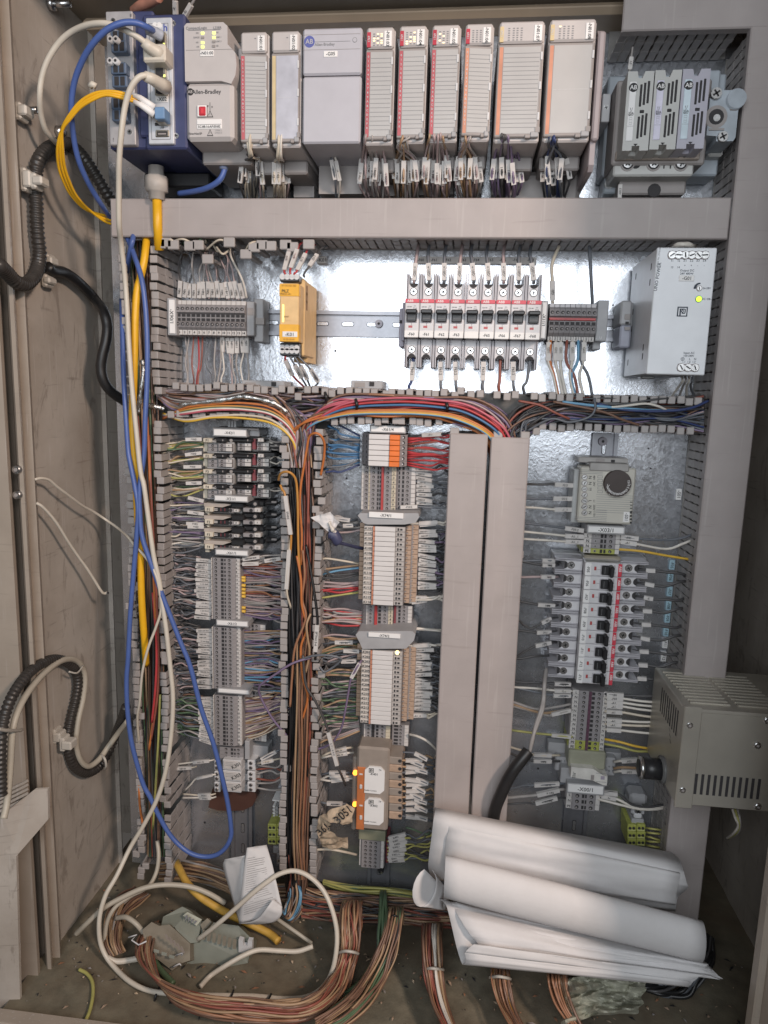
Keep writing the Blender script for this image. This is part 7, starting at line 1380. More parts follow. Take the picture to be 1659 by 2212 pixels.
# white patch cables
w1 = ap('A', [(1040, 345, .165), (1000, 320, .175), (940, 270, .18), (850, 215, .19), (780, 185, .20)])
w1 = ap('A', [(1045, 350, .165), (1000, 325, .172), (950, 285, .18), (900, 245, .186), (830, 205, .19), (740, 165, .195), (660, 152, .195), (560, 165, .19), (460, 210, .182), (380, 280, .178), (310, 390, .175), (272, 500, .172), (258, 620, .168), (266, 740, .155), (295, 840, .14), (345, 905, .12), (400, 960, .09)])
o1 = cable('patch_cable', w1, .0034, CABW, 'beige patch cable arching left from the network switch to the cabinet wall', 'cable')
m = MB(); m.tube(ap('A', [(1048, 352, .166), (1010, 335, .17), (960, 300, .178), (930, 270, .182)]), .0075, CABW, 8, rad=lambda t: 1.1-.35*t); fin(m, 'plug_boot', o1); m = MB(); a = ap('A', [(1000, 350, .165)])[0]; m.box(a.x-.011, a.x+.016, a.z-.011, a.z+.008, .172, .15, CABW, .002); fin(m, 'plug_body', o1)
w2 = ap('A', [(1075, 560, .162), (1030, 540, .175), (980, 505, .19), (930, 490, .198), (880, 520, .20), (835, 600, .198), (805, 720, .194), (785, 880, .19), (772, 1050, .18), (770, 1250, .165), (772, 1458, .15)])
w2 += ap('H1', [(1005, 160, .13), (1035, 420, .115), (1055, 700, .112), (1070, 1000, .112), (1095, 1350, .112), (1130, 1700, .112), (1165, 2040, .112)])
w2 += ap('H2', [(1195, 300, .112), (1235, 600, .112), (1275, 880, .112), (1320, 1080, .112), (1348, 1280, .112), (1380, 1500, .112), (1412, 1800, .112)])
w2 += ap('H3', [(1435, 400, .112), (1420, 700, .112), (1380, 980, .114), (1310, 1220, .116), (1200, 1440, .12), (1080, 1640, .126)])
w2 += ap('H4', [(860, 560, .15), (780, 700, .165), (735, 860, .175), (735, 1020, .18), (775, 1140, .184), (850, 1240, .187), (960, 1340, .19), (1100, 1405, .192), (1300, 1432, .192), (1500, 1440, .192)])
w2 += ap('L4', [(20, 1170, .192), (250, 1190, .19), (420, 1175, .188), (530, 1110, .19), (600, 1000, .19), (635, 850, .185), (640, 690, .175), (605, 530, .165), (540, 390, .155), (440, 290, .15), (330, 246, .15), (220, 268, .155), (130, 325, .16), (20, 410, .165)])
w2 += ap('L3', [(1150, 560, .165), (1000, 690, .165), (850, 805, .155)])
o2 = cable('patch_cable', w2, .0033, CABW, 'long beige patch cable dropping from the network switch and coiling over the floor', 'cable', seg=4)
m = MB(); m.tube(ap('A', [(1078, 565, .163), (1035, 545, .174), (985, 512, .188), (940, 494, .196)]), .0072, CABW, 8, rad=lambda t: 1.15-.4*t); fin(m, 'plug_boot', o2)
m = MB(); m.tube(spline(ap('A', [(1050, 235, .165), (1010, 215, .17), (960, 190, .178)]), 4), .0062, mat('boot_clear', (.42, .45, .52), .25), 8); fin(m, 'plug_boot', label='pale translucent plug boot on the top port of the network switch', cat='plug')
# yellow fibre pair, and its white boots
for k, o_ in enumerate((0, 34, 64)):
    pts = ap('A', [(900, 640+o_*.5, .172), (840, 618+o_*.5, .178), (760, 596+o_*.5, .184), (680, 592+o_*.4, .186), (600, 610+o_*.6, .186), (520, 660+o_*.6, .184), (455, 740+o_*.5, .18), (405, 830+o_*.2, .175), (380-6+o_*.5, 950, .165), (385-6+o_*.6, 1070, .15), (410+o_*.6, 1170, .135), (465+o_*.5, 1270, .115), (560+o_*.3, 1360, .09), (700, 1400+o_*.7, .065), (800, 1410+o_*.6, .05)])
    cable('fibre_cable', pts, .0018, CABY, 'yellow fibre cable, %s strand of the loop left of the network switch' % ('uppermost', 'middle', 'lowest')[k], 'cable', n=6)
for k, o_ in enumerate((0, 44)):
    m = MB(); m.tube(ap('A', [(1000, 700+o_, .168), (960, 670+o_, .171), (910, 635+o_, .174), (865, 615+o_, .177)]), .0038, WHITE, 8, rad=lambda t: 1.15-.4*t); fin(m, 'fibre_plug', label='white fibre plug boot, %s of the pair in the blue adapter' % ('upper' if k == 0 else 'lower'), cat='plug')
Z('A'); m = MB(); m.pbox(1000, 690, 1064, 770, .172, .155, mat('adapter_blue', (.16, .28, .46), .4), .001); fin(m, 'fibre_adapter', label='light blue fibre adapter plugged into the network switch', cat='adapter')
Z('A'); m = MB(); m.tube(pp((582, 560, .188), (600, 545, .189), (622, 560, .188)), .0035, CABW, 6); fin(m, 'cable_tie', label='white tie round the yellow fibre loop', cat='cable tie')
# thick yellow cables in the left duct
cable('yellow_cable', ap('H1', [(1225, 60, .06), (1212, 160, .08), (1195, 300, .088), (1165, 440, .09), (1135, 560, .094), (1122, 760, .098), (1118, 1000, .098), (1110, 1300, .098), (1098, 1700, .098)])+ap('H2', [(1125, 200, .098), (1135, 400, .098), (1148, 640, .098), (1165, 880, .098), (1172, 1150, .098), (1185, 1400, .096), (1205, 1650, .09), (1212, 1780, .075)]), .0050, CABY, 'thick yellow cable running down the left vertical duct behind the blue one', 'cable', seg=5)
cable('yellow_cable', ap('L3', [(690, 190, .06), (720, 250, .08), (780, 360, .10), (880, 460, .11), (1000, 540, .11), (1130, 610, .105), (1300, 690, .10), (1420, 750, .10), (1490, 810, .105)]), .0056, mat('cable_yellow_dusty', (.55, .33, .06), .6, 0, .15), 'dusty thick yellow cable crossing the floor under the folded leaflet', 'cable')
# blue lead under the controller
o3 = cable('patch_cable', ap('A', [(1455, 1050, .10), (1452, 1110, .10), (1420, 1170, .10), (1350, 1215, .095), (1260, 1240, .085), (1160, 1255, .07)]), .0036, CABB, 'blue patch cable plugged into the underside of the controller', 'cable')
m = MB(); m.tube(ap('A', [(1448, 985, .098), (1452, 1040, .10), (1450, 1100, .10)]), .0065, mat('boot_blue_grey', (.20, .24, .36), .35), 8, rad=lambda t: 1.1-.25*t); fin(m, 'plug_boot', o3)
# conduits on the left wall
conduit(lp('A', [(440, 930, .0), (380, 935, .012), (310, 965, .016), (250, 1040, .016), (230, 1150, .012), (235, 1300, .012), (240, 1458, .012)], .018)+lp('H1', [(318, 120, .012), (330, 230, .012), (318, 340, .014), (280, 430, .02), (210, 490, .02), (130, 470, .02), (60, 400, .02), (-20, 320, .03)], .018), .0085, 'black corrugated conduit bending along the left wall at the top and out to the left', seg=8)
conduit(ap('A', [(440, 940, .035), (500, 975, .045), (570, 1060, .05), (640, 1170, .045), (700, 1270, .035), (760, 1360, .02)]), .0085, 'black corrugated conduit running down behind the blue cable below the network switch')
cable('black_cable', lp('H1', [(395, 345, .012), (430, 375, .012), (520, 390, .012), (610, 440, .015), (700, 520, .015), (790, 620, .02)], .018)+ap('H1', [(860, 720, .05), (890, 840, .055), (880, 960, .058), (850, 1080, .06), (838, 1180, .06), (855, 1280, .058), (910, 1370, .05), (1000, 1440, .035), (1100, 1500, .02)]), .0072, WC['black'], 'thick shiny black cable snaking down beside the left vertical duct', 'cable', n=10)
conduit(lp('H3', [(10, 1200, .012), (5, 900, .012), (20, 640, .012), (80, 430, .014), (180, 260, .016), (300, 140, .016), (430, 80, .016), (540, 95, .016), (620, 160, .016), (648, 260, .016), (630, 400, .014), (590, 560, .012), (562, 720, .012), (570, 850, .012), (620, 970, .014), (720, 1020, .016), (820, 970, .02), (900, 850, .026), (960, 700, .035), (1010, 570, .05), (1045, 470, .06)], .014), .0070, 'black corrugated conduit making a wide S on the lower left wall', seg=8)
cable('grey_cable', lp('H3', [(30, 1400, .02), (60, 1250, .02), (85, 950, .02), (110, 640, .022), (190, 420, .024), (330, 230, .026), (480, 105, .026), (590, 75, .026), (670, 120, .026), (705, 230, .026), (690, 400, .024), (650, 580, .022), (632, 760, .022), (660, 900, .024), (730, 965, .028), (820, 910, .034), (900, 800, .04), (980, 690, .05), (1060, 590, .07)], .014), .0042, CABG, 'beige grey cable tied along the black corrugated conduit on the lower left wall', 'cable')
cable('wire', lp('H2', [(290, 245, .0), (340, 235, .006), (410, 250, .012), (480, 310, .016), (580, 385, .02), (680, 460, .02), (780, 515, .022), (880, 580, .03), (980, 650, .045)], .03)+ap('H2', [(1060, 720, .09), (1110, 785, .10), (1165, 840, .105), (1230, 920, .11), (1290, 1030, .114), (1325, 1180, .114), (1335, 1330, .112), (1290, 1480, .112), (1230, 1640, .112), (1180, 1850, .11)])+ap('H3', [(1160, 420, .10), (1140, 560, .09), (1150, 740, .08), (1170, 900, .06)]), .0032, CABW, 'white wire drooping from the left wall across to the left vertical duct', 'wire')
cable('wire', lp('H2', [(300, 440, .0), (345, 465, .008), (410, 530, .014), (480, 620, .018), (560, 750, .02), (640, 870, .022), (720, 980, .026), (790, 1090, .03), (840, 1170, .034), (865, 1190, .036), (890, 1184, .040)], .03), .0036, CABW, 'white wire with a free cut end hanging on the left wall', 'wire')
Z('H2'); m = MB(); q = lp('H2', [(890, 1184, .044)], .03)[0]; m.tube([q, q+Vector((.0022, -.001, 0))], .0016, HOLE, 8); fin(m, 'wire_core', label='dark bare core at the free end of the white wire', cat='wire end')
clip('H1', 385, 262, 440, 330, .02, 'pale cable clip on the left wall where the black cable starts'); clip('H1', 368, 430, 425, 486, .02, 'pale clip below the start of the black cable on the left wall')
clip('A', 150, 1105, 205, 1215, .02, 'pale clip holding the upper black conduit to the left wall'); clip('A', 215, 1140, 280, 1200, .045, 'white tie head round the upper black conduit')
clip('A', 118, 680, 180, 750, .012, 'pale screw clip on the upper left wall beside the yellow loop'); clip('H3', 445, 685, 510, 760, .012, 'upper pale clip on the lower left wall beside the S conduit'); clip('H3', 515, 755, 600, 825, .035, 'white tie head where the S conduit meets the beige cable')
tie(lp('H3', [(-20, 655, .03), (60, 668, .035), (150, 668, .03), (178, 662, .02)], .014), .0022, 'white tie round the lower conduit at the left picture edge'); tie(lp('H3', [(570, 180, .03), (640, 190, .038), (690, 130, .034)], .014), .0013, 'thin white tie at the crest of the S conduit'); tie(lp('H3', [(840, 870, .035), (870, 905, .05), (880, 960, .05), (870, 985, .04)], .014), .0020, 'white tie on the lower bend of the S conduit')
def wall_bolt(zone, x, y, L_, r, label):
    Z(zone); ox, oy, s = CZ[0]; d = dw(ox+x*s, oy+y*s, .004); p = P(x, y, d); m = MB(); m.tube([Vector((XL, p.y, p.z)), Vector((XL+L_, p.y, p.z))], r, STEEL, 10); m.tube([Vector((XL+.001, p.y, p.z)), Vector((XL+.008, p.y, p.z))], r*1.9, STEEL, 6); fin(m, 'wall_bolt', label=label, cat='bolt')
wall_bolt('A', 300, 28, .03, .0042, 'threaded bolt sticking out of the left wall near the ceiling'); wall_bolt('A', 140, 715, .022, .004, 'bolt sticking out of the left wall beside the arching beige cable'); wall_bolt('H4', 510, 1150, .02, .005, 'bolt low on the left wall near the floor coil'); wall_bolt('A', 355, 855, .012, .0045, 'brassy bolt half hidden behind the yellow fibre loop')
# marks above the switch
for x0, y0, x1, y1, lb in ((1138, 95, 1136, 5, 'upright white marker above the network switch'), (1185, 125, 1240, 30, 'tilted white marker above the network switch')):
    Z('A'); s0 = P(x0, y0, .12); s1 = P(x1, y1, .13); wire([s0+(s0-s1)*.6, s0, s1, s1+(s1-s0)*.5], WC['grey'], 'grey wire with the %s' % lb, None, .0024, sl=(s0, s1, 'X02', .009))
Z('A'); cable('copper_lead', pp((870, 70, .10), (910, 40, .12), (970, 15, .13), (1030, -20, .14)), .006, mat('lead_coral', (.52, .24, .17), .5), 'coral coloured sheath passing behind the top of the network switch', 'cable')
# bolts on the rim
for k, (x, y) in enumerate(((128, 165), (132, 375))):
    Z('H2'); p = P(x, y, .206); m = MB(); m.disc(p.x, p.z, .206, .199, .0048, STEEL, 14, .0056); m.disc(p.x, p.z, .2065, .204, .0024, GREYD, 6); fin(m, 'rim_bolt', label='%s round bolt head on the left door rim' % ('upper' if k == 0 else 'lower'), cat='bolt')
# door pocket at the lower left and hinge plate
Z('P'); pk = thing('door_pocket', P(40, 1780, .24), 'grey folded metal bracket at the lower left picture edge', 'bracket')
m = MB(); q = [P(-60, 1815, .26), P(0, 1762, .26), P(74, 1706, .235), P(103, 1704, .225), P(104, 1770, .225), P(35, 1850, .25), P(46, 2260, .25), P(-60, 2260, .26)]
m.add([tuple(v) for v in q]+[tuple(v+Vector((0, .004, 0))) for v in q], [tuple(range(7, -1, -1)), tuple(range(8, 16))]+[(i, (i+1) % 8, (i+1) % 8+8, i+8) for i in range(8)], WALL); fin(m, 'bracket_sheet', pk)
m = MB()
for k in range(5): 
    a, b = P(-40, 1762-k*9+10, .24), P(60, 1712-k*9+10, .235); m.obox(a, b, .003, .002, WALL)
fin(m, 'vent_ribs', pk)
# ================================================================ floor: bundles, coil, loose device
Z('L3')
FB = ['brown', 'tan', 'copper', 'brown', 'copper', 'tan', 'rust', 'brown']
def fbun(zone, ctrl, N, cols, r, label, **k): return bundle('wire_bundle', zone, ctrl, N, cols, r, label, 'wire bundle', **k)
fbun('L4', [(765, 560, .05, 55, 0, .02), (760, 470, .075, 62, 0, .02), (752, 520, .115, 70, 4, .022), (745, 650, .14, 72, 6, .022), (735, 800, .155, 62, 8, .02), (705, 950, .165, 58, 16, .02), (640, 1100, .175, 60, 50, .02), (500, 1230, .19, 30, 75, .022), (300, 1290, .20, 8, 80, .022), (0, 1270, .20, 0, 78, .022), (-300, 1245, .20, 0, 72, .022), (-560, 1160, .19, 20, 66, .02), (-700, 1040, .17, 50, 50, .02), (-770, 900, .14, 60, 20, .02), (-770, 760, .11, 55, 0, .02), (-720, 640, .08, 40, -20, .015)], 74, FB+['rust', 'copper'], .0023, 'thick copper brown wire bundle arching over the floor front and coiling at the left', nz=.42)
fbun('L4', [(1080, 640, .05, 48, 0, .02), (1080, 520, .08, 52, 0, .02), (1075, 560, .115, 55, 2, .02), (1050, 700, .14, 60, 8, .02), (1000, 860, .155, 66, 16, .022), (930, 1020, .17, 64, 28, .022), (820, 1180, .185, 60, 50, .022), (680, 1310, .20, 40, 70, .02), (500, 1420, .21, 20, 70, .02)], 54, ['brown', 'tan', 'brown', 'green', 'dark', 'tan'], .0023, 'second brown and green wire bundle curving down right of the first on the floor', nz=.3)
fbun('L4', [(1345, 760, .06, 60, 0, .018), (1345, 640, .10, 66, 0, .02), (1340, 720, .14, 70, 0, .02), (1345, 880, .165, 70, 0, .02), (1360, 1050, .18, 66, 8, .02), (1400, 1230, .195, 62, 20, .02), (1470, 1400, .21, 58, 30, .02), (1540, 1520, .22, 55, 35, .02)], 44, ['brown', 'copper', 'rust', 'copper', 'white', 'tan', 'brown'], .0023, 'upright copper and white wire bundle rising left of the paper sheets', nz=.15, mt_w=.8)
fbun('L2', [(520, 860, .10, 38, 0, .016), (510, 940, .16, 44, 0, .018), (515, 1010, .18, 44, 4, .018), (540, 1110, .195, 44, 12, .018), (590, 1210, .21, 44, 20, .018), (640, 1290, .22, 40, 22, .018)], 34, ['copper', 'brown', 'copper', 'amber', 'tan'], .0023, 'copper wire bundle coming out under the paper sheets, second from the left', nz=.15)
fbun('L2', [(800, 880, .10, 40, 0, .016), (800, 960, .17, 44, 0, .018), (810, 1030, .185, 44, 6, .018), (840, 1120, .20, 46, 14, .018), (890, 1210, .215, 46, 22, .018), (940, 1290, .22, 42, 22, .018)], 34, ['brown', 'copper', 'tan', 'copper'], .0023, 'copper wire bundle coming out under the paper sheets, third from the left', nz=.15)
fbun('L4', [(380, 480, .02, 0, 100, .012), (560, 500, .025, 0, 95, .016), (800, 520, .03, 0, 90, .018), (1050, 540, .03, 0, 85, .018), (1300, 560, .03, 0, 80, .018), (1550, 590, .03, 0, 70, .018), (1800, 620, .025, 0, 60, .015)], 52, ['brown', 'tan', 'brown', 'rust', 'dark'], .0022, 'brown wires running along the back edge of the floor', nz=.5)
fbun('L4', [(540, 330, .03, 0, 12, .008), (640, 360, .035, 0, 20, .01), (780, 385, .04, 0, 24, .012), (960, 395, .04, 0, 24, .012), (1100, 410, .04, 0, 24, .012), (1240, 430, .035, 0, 24, .01)], 12, ['green', 'ygreen', 'green', 'ygreen'], .0030, 'green and olive wires along the back edge of the floor', nz=.5)
fbun('L4', [(985, 395, .045, 20, 4, .01), (985, 440, .07, 24, 0, .012), (980, 560, .10, 26, 2, .012), (968, 700, .12, 26, 4, .012), (955, 830, .135, 22, 6, .012), (900, 980, .15, 20, 14, .01), (800, 1100, .16, 14, 20, .01), (680, 1170, .17, 8, 20, .01)], 12, ['green', 'green', 'dark', 'green'], .0032, 'green cables dropping from the back of the floor beside the second bundle', nz=.3)
fbun('L3', [(560, 260, .015, 0, 70, .01), (720, 250, .03, 0, 75, .014), (900, 275, .04, 0, 75, .016), (1060, 330, .045, 0, 75, .016), (1200, 400, .045, 0, 75, .016), (1400, 430, .04, 0, 70, .014), (1640, 420, .03, 0, 60, .01)], 42, ['brown', 'tan', 'brown', 'tan', 'grey'], .0023, 'dusty brown wires sweeping along the floor from the left duct', nz=.3)
fbun('L3', [(430, 420, .03, 60, 30, .01), (330, 480, .07, 70, 40, .014), (240, 580, .10, 70, 20, .016), (205, 700, .12, 66, 0, .016), (200, 820, .13, 60, -6, .016), (240, 910, .135, 50, -20, .012)], 34, ['tan', 'brown', 'tan', 'grey'], .0023, 'dusty tan wire coil bending down at the left of the floor', nz=.25)
fbun('L4', [(330, 300, .05, 40, 0, .014), (335, 420, .06, 50, 0, .016), (320, 520, .07, 60, 20, .016), (280, 590, .075, 30, 30, .014), (240, 560, .06, 10, 40, .01)], 30, ['slate', 'grey', 'brown', 'tan', 'sky'], .0024, 'grey and brown wires looping at the foot of the centre duct', nz=.4)
for zone, pts, r, lb, mt in (('H4', [(560, 990, .16), (640, 910, .165), (760, 800, .16), (900, 720, .15), (1060, 650, .14), (1220, 625, .13), (1400, 640, .12), (1540, 690, .115), (1659, 760, .11)], .0038, 'beige grey cable looping round the back of the floor coil', CABG), ('H4', [(1160, 300, .08), (1170, 420, .09), (1150, 540, .10), (1090, 640, .115), (960, 710, .13), (850, 790, .145), (790, 900, .155), (775, 1040, .165), (800, 1130, .17)], .0032, 'thin beige cable hugging the tan coil on the left of the floor', CABG), ('H4', [(790, 1165, .185), (860, 1190, .18), (960, 1180, .175), (1085, 1155, .165)], .0042, 'beige cable end running right into the dusty grey device', CABW), ('L3', [(880, 1165, .19), (960, 1080, .185), (1080, 1000, .18), (1220, 920, .17), (1340, 878, .16), (1500, 885, .15), (1640, 888, .145), (1760, 850, .14)], .0034, 'thin pale wire snaking over the middle of the floor', CABW), ('H4', [(620, 1650, .22), (660, 1560, .215), (685, 1440, .205), (680, 1340, .195), (640, 1280, .18), (585, 1250, .165)], .0024, 'thin green and yellow earth wire hanging at the left floor corner', WC['ygreen']), ('L3', [(510, 935, .17), (560, 1020, .175), (620, 1090, .18), (670, 1140, .185)], .004, 'short green wire under the dusty grey device', WC['green']), ('L4', [(200, 600, .10), (300, 670, .11), (400, 740, .115), (455, 780, .115)], .0028, 'short beige wire under the leaflet pointing right', CABG), ('H4', [(860, 870, .14), (930, 865, .15), (1000, 910, .155), (1060, 980, .155)], .0036, 'short olive beige cable stub at the left of the dusty device', CABG)):
    Z(zone); cable('cable', pp(*pts), r, mt, lb, 'cable', n=7)
for k, (zone, pts, mt) in enumerate((('L4', [(655, 850, .178), (700, 838, .19), (760, 845, .19), (800, 858, .178)], CLIPM), ('L4', [(565, 1080, .19), (610, 1130, .205), (660, 1170, .208), (690, 1175, .2)], CLIPM), ('L4', [(1275, 970, .18), (1330, 965, .195), (1380, 968, .195), (1428, 975, .18)], CLIPM), ('L2', [(455, 970, .18), (500, 965, .195), (545, 972, .193), (565, 978, .18)], CLIPM), ('L3', [(570, 1150, .21), (535, 1230, .226), (520, 1300, .228), (518, 1370, .22)], BLACK), ('L3', [(695, 1170, .21), (655, 1250, .226), (638, 1320, .228), (630, 1375, .22)], BLACK), ('L3', [(1140, 1190, .21), (1110, 1290, .226), (1098, 1370, .228), (1100, 1440, .22)], BLACK), ('L3', [(1435, 1220, .21), (1395, 1310, .226), (1380, 1390, .228), (1375, 1450, .22)], BLACK), ('L4', [(1025, 590, .13), (1060, 575, .14), (1100, 590, .135)], BLACK))):
    Z(zone); tie(pp(*pts), .0021 if mt is CLIPM else .0014, '%s tie round a floor wire bundle, %s' % ('translucent white' if mt is CLIPM else 'black', ('on the first rising bundle', 'at the bend of the first bundle', 'on the upright bundle beside the papers', 'on the bundle under the papers', 'leftmost of four along the front', 'second from the left along the front', 'third from the left along the front', 'rightmost of four along the front', 'near the top of the green bundle')[k]), mt)
for zone, x, y in (('J1', 365, 205), ('J1', 655, 270), ('K1', 245, 480)):
    Z(zone); m = MB(); m.tube(pp((x-8, y-36, .09), (x, y-10, .096), (x+4, y+20, .096), (x-2, y+60, .085)), .0022, BLACK, 6); fin(m, 'cable_tie', label='black tie round the red arch in the middle duct, %s' % ('left one' if x == 365 else 'central one' if x == 655 else 'right one'), cat='cable tie')
# dusty loose device lying on the floor
DEV = mat('device_dusty', (.23, .205, .16), .7, 0, .12, 40, dirt=.3); DEVG = mat('device_green_grey', (.20, .215, .18), .6, 0, .1, 40, dirt=.2)
Z('L3'); dv = thing('loose_device', P(800, 820, .13), 'dusty grey rail device lying loose on the cabinet floor', 'device')
def slab(zone, pts, d0, th, mt, name, parent):
    """thick plate with a traced outline lying at a slant"""
    Z(zone); q = [P(x, y, d) for x, y, d in pts]; n = len(q); m = MB(); dn = Vector((0, th*.75, -th*.65))
    m.add([tuple(v) for v in q]+[tuple(v+dn) for v in q], [tuple(range(n-1, -1, -1)), tuple(range(n, 2*n))]+[(i, (i+1) % n, (i+1) % n+n, i+n) for i in range(n)], mt); return fin(m, name, parent)
slab('L3', [(700, 700, .145), (760, 620, .14), (880, 650, .135), (960, 660, .135), (1180, 690, .13), (1290, 800, .14), (1250, 980, .155), (1100, 1010, .16), (800, 1030, .165), (740, 900, .16)], 0, .03, DEVG, 'rear_housing', dv)
slab('L3', [(430, 720, .165), (500, 660, .16), (560, 690, .16), (640, 680, .158), (800, 830, .165), (800, 960, .175), (740, 980, .178), (660, 1040, .182), (560, 960, .178), (470, 920, .175), (480, 830, .172), (440, 790, .17)], 0, .03, DEV, 'front_housing', dv)
slab('L3', [(575, 690, .15), (590, 620, .14), (740, 540, .13), (800, 570, .13), (890, 650, .138), (860, 820, .16), (760, 830, .163), (680, 700, .155)], 0, .028, DEVG, 'upper_housing', dv)
slab('L3', [(745, 610, .148), (780, 582, .146), (893, 640, .146), (850, 690, .15)], 0, .002, mat('device_label', (.45, .46, .38), .6), 'type_label', dv)
slab('L3', [(880, 680, .146), (935, 630, .143), (970, 660, .143), (905, 740, .15)], 0, .012, DEV, 'corner_tab', dv)
m = MB()
for pts in (((320, 780), (385, 760), (345, 800), (400, 840), (460, 810)), ((690, 920), (755, 895), (735, 920)), ((660, 1015), (720, 985), (730, 1000))):
    m.tube(pp(*[(x, y, .186) for x, y in pts]), .0011, LTG, 5)
fin(m, 'spring_clips', dv)
m = MB()
for k in range(5): q = pp((600+k*30, 760+k*24, .186), (618+k*30, 752+k*24, .186), (640+k*30, 800+k*24, .188), (622+k*30, 808+k*24, .188)); m.add(q, [(0, 3, 2, 1)], TAU)
for k in range(7): q = pp((900+k*40, 720+k*12, .156), (925+k*40, 724+k*12, .156), (918+k*40, 800+k*12, .158), (893+k*40, 796+k*12, .158)); m.add(q, [(0, 3, 2, 1)], DEV)
for k in range(3): q = pp((520+k*60, 870+k*22, .186), (560+k*60, 880+k*22, .186), (556+k*60, 905+k*22, .188), (516+k*60, 895+k*22, .188)); m.add(q, [(0, 3, 2, 1)], DEVG)
for k in range(4): q = pp((768+k*24, 604+k*14, .152), (786+k*24, 612+k*14, .152), (768+k*22, 650+k*10, .153), (762+k*22, 646+k*10, .153)); m.add(q, [(0, 3, 2, 1)], INKG)
fin(m, 'housing_slots', dv)
Z('L3'); p = P(1236, 845, .15); m = MB(); s = .010; m.prism([(p.x-s, p.z-s), (p.x+s, p.z-s), (p.x+s, p.z+s), (p.x+s*.35, p.z+s), (p.x+s*.3, p.z+.001), (p.x-s*.3, p.z+.001), (p.x-s*.35, p.z+s*.9), (p.x-s, p.z+s)], .152, .145, LTG); fin(m, 'plastic_clip', label='small pale U shaped plastic clip lying on the floor', cat='clip')
# folded leaflet
Z('L3'); lf = thing('folded_leaflet', P(1290, 660, .11), 'folded printed paper leaflet standing on the floor in front of the yellow cable', 'leaflet')
LP = mat('leaflet_paper', (.62, .61, .61), .75, 0, .02)
sheet_strip('L3', [(1072, 170, .125), (1060, 235, .125), (1115, 430, .135), (1160, 580, .14), (1188, 675, .145)], [(1232, 140, .14), (1225, 200, .14), (1215, 400, .15), (1240, 560, .155), (1250, 660, .15)], LP, 'left_panel', steps=6, parent=lf, seed=3, th=.0006)
la = [(1245, 80, .14), (1228, 200, .148), (1205, 380, .156), (1190, 520, .16), (1182, 672, .158)]; ra = [(1398, 58, .13), (1445, 220, .145), (1490, 420, .16), (1520, 560, .165), (1500, 630, .16)]
sheet_strip('L3', la, ra, LP, 'right_panel', steps=10, parent=lf, seed=6, th=.0006, wav=.002)
sheet_strip('L3', [(1182, 672, .158), (1270, 660, .170), (1340, 625, .176), (1400, 550, .178), (1450, 480, .17)], [(1320, 680, .15), (1400, 672, .165), (1470, 655, .17), (1515, 600, .172), (1520, 540, .168)], LP, 'bottom_curl', steps=6, parent=lf, seed=8, th=.0006)
m = MB()
for k in range(26):
    f = .10+.78*k/26; a = Vector(P(*[la[0][i]+(la[-1][i]-la[0][i])*f for i in range(3)])); b = Vector(P(*[ra[0][i]+(ra[3][i]-ra[0][i])*f for i in range(3)]))
    for g0, g1 in (((.14, .92),) if k % 5 else ((.14, .5),)):
        p = a.lerp(b, g0); q = a.lerp(b, g1-RG.random()*.12); u = Vector((0, -.009, 0)); m.add([p+u, q+u, q+u+Vector((0, 0, .0005)), p+u+Vector((0, 0, .0005))], [(0, 1, 2, 3)], INKG)
fin(m, 'printed_lines', lf)
# crumpled translucent sheet under the papers
Z('L2'); m = MB(); n1, n2 = 26, 18; vs = []
CRM = mat('crumpled_film', (.36, .36, .29), .5, 0, .2, 60)
for j in range(n2+1):
    for i in range(n1+1):
        u, v = i/n1, j/n2; x = 860+400*u-40*v+30*NZ.noise((u*5, v*5, 1)); y = 950+60*abs(u-.4)+(250+40*NZ.noise((u*4, 2, 1)))*v*(1-.35*u)
        d = .185+.03*v+.03*abs(NZ.noise((u*4, v*4, 4)))+.005*NZ.noise((u*9, v*9, 7)); vs.append(lift(P(x, y, d), .004+.012*abs(NZ.noise((u*5, v*5, 9)))))
m.add(vs, [(j*(n1+1)+i, j*(n1+1)+i+1, (j+1)*(n1+1)+i+1, (j+1)*(n1+1)+i) for j in range(n2) for i in range(n1)], CRM); fin(m, 'crumpled_film', label='crumpled dirty greenish plastic film on the floor under the papers', cat='film')
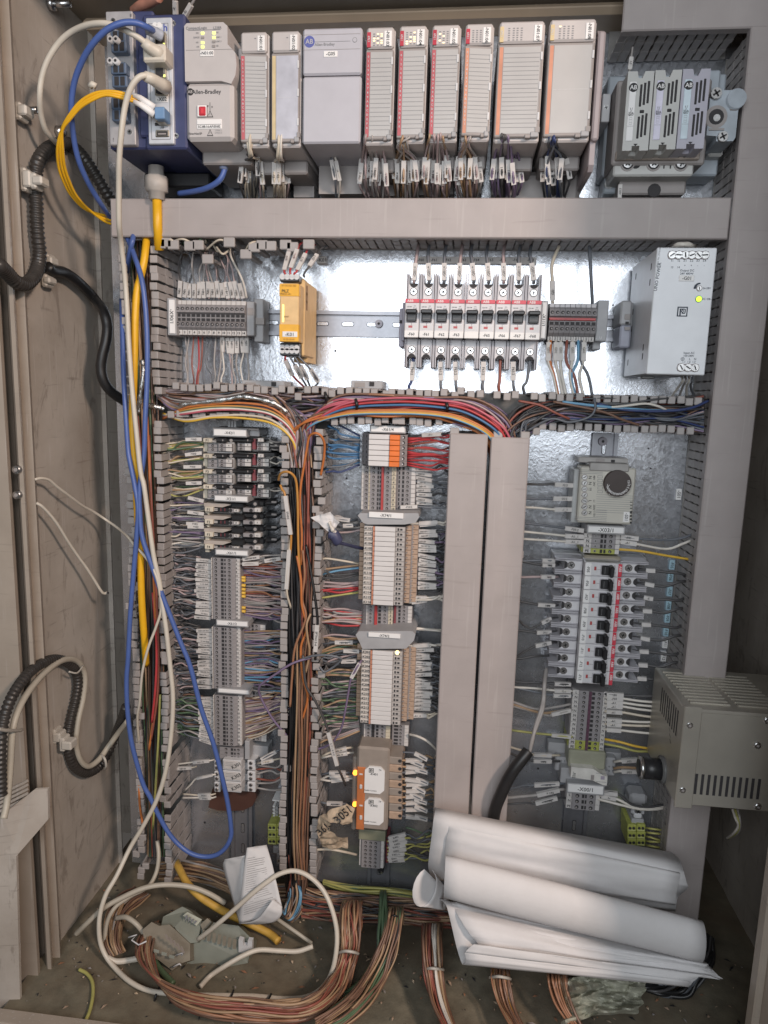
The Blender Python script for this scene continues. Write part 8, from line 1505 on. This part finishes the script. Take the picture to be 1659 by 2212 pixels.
# black cables at the right floor
fbun('L2', [(1130, 980, .06, 40, 10, .02), (1200, 1010, .10, 60, 20, .02), (1300, 1040, .13, 70, 30, .02), (1400, 1020, .14, 60, 40, .02), (1480, 960, .14, 50, 30, .02), (1560, 860, .12, 30, 30, .02), (1580, 760, .09, 16, 10, .015)], 16, ['black', 'dark', 'black', 'slate'], .0036, 'black cables lying in the dark right corner of the floor', nz=.6)
cable('wire', ap('K4', [(0, 0, .02), (10, 5, .02)]), .001, WC['dark'], 'dark wire end in the shade', 'wire') if 0 else None
# grit and offcuts on the floor
m = MB()
for k in range(500):
    x = RG.uniform(XL+.01, XR-.02); d = RG.uniform(.03, .26); s = RG.choice((.0008, .0012, .0018)); z = ZF+.004+.004*NZ.noise((x*30, d*30, 0)); a = RG.uniform(0, 3.1); l = s*RG.uniform(1, 3.5)
    c, t_ = math.cos(a), math.sin(a); m.add([(x-c*l, -d-t_*l, z), (x+t_*s, -d-c*s, z+s*.6), (x+c*l, -d+t_*l, z), (x-t_*s, -d+c*s, z+s*.5)], [(0, 1, 3), (1, 2, 3)], RG.choice((KRAFT, TAN, HOLE, GREYD, WC['copper'])))
stuff('floor_grit', m, 'grit and wire offcuts scattered over the cabinet floor', 'grit')
stuff('loose_wires', BULK, 'thin marked and unmarked wires past the counted ones, between terminals and ducts', 'wires')
for zone, x, y, r in (('C', 1372, 1188, .0034), ('D', 40, 1520, .003), ('K2', 1060, 575, .0012), ('K2', 1078, 730, .0012), ('G', 480, 610, .0012), ('J1', 560, 980, .0016), ('I3', 560, 1250, .002), ('K4', 420, 880, .0016), ('K4', 1180, 1140, .0018), ('E', 1420, 760, .0016)):
    Z(zone); p = P(x, y, 0); m = MB(); m.disc(p.x, p.z, .0004, -.001, r, HOLE, 12); fin(m, 'drill_hole', mp_)
# crease the paper tags
tx_ = bpy.data.textures.new('creases', 'CLOUDS'); tx_.noise_scale = .012; tx_.noise_depth = 1
for o in bpy.data.objects:
    if o.name.startswith('paper_tag'):
        sd = o.modifiers.new('fine', 'SUBSURF'); sd.subdivision_type = 'SIMPLE'; sd.levels = sd.render_levels = 3
        dp = o.modifiers.new('crumple', 'DISPLACE'); dp.texture = tx_; dp.strength = .010; dp.mid_level = .5; dp.texture_coords = 'GLOBAL'
for o in bpy.data.objects:
    if 'w_' in o: del o['w_']
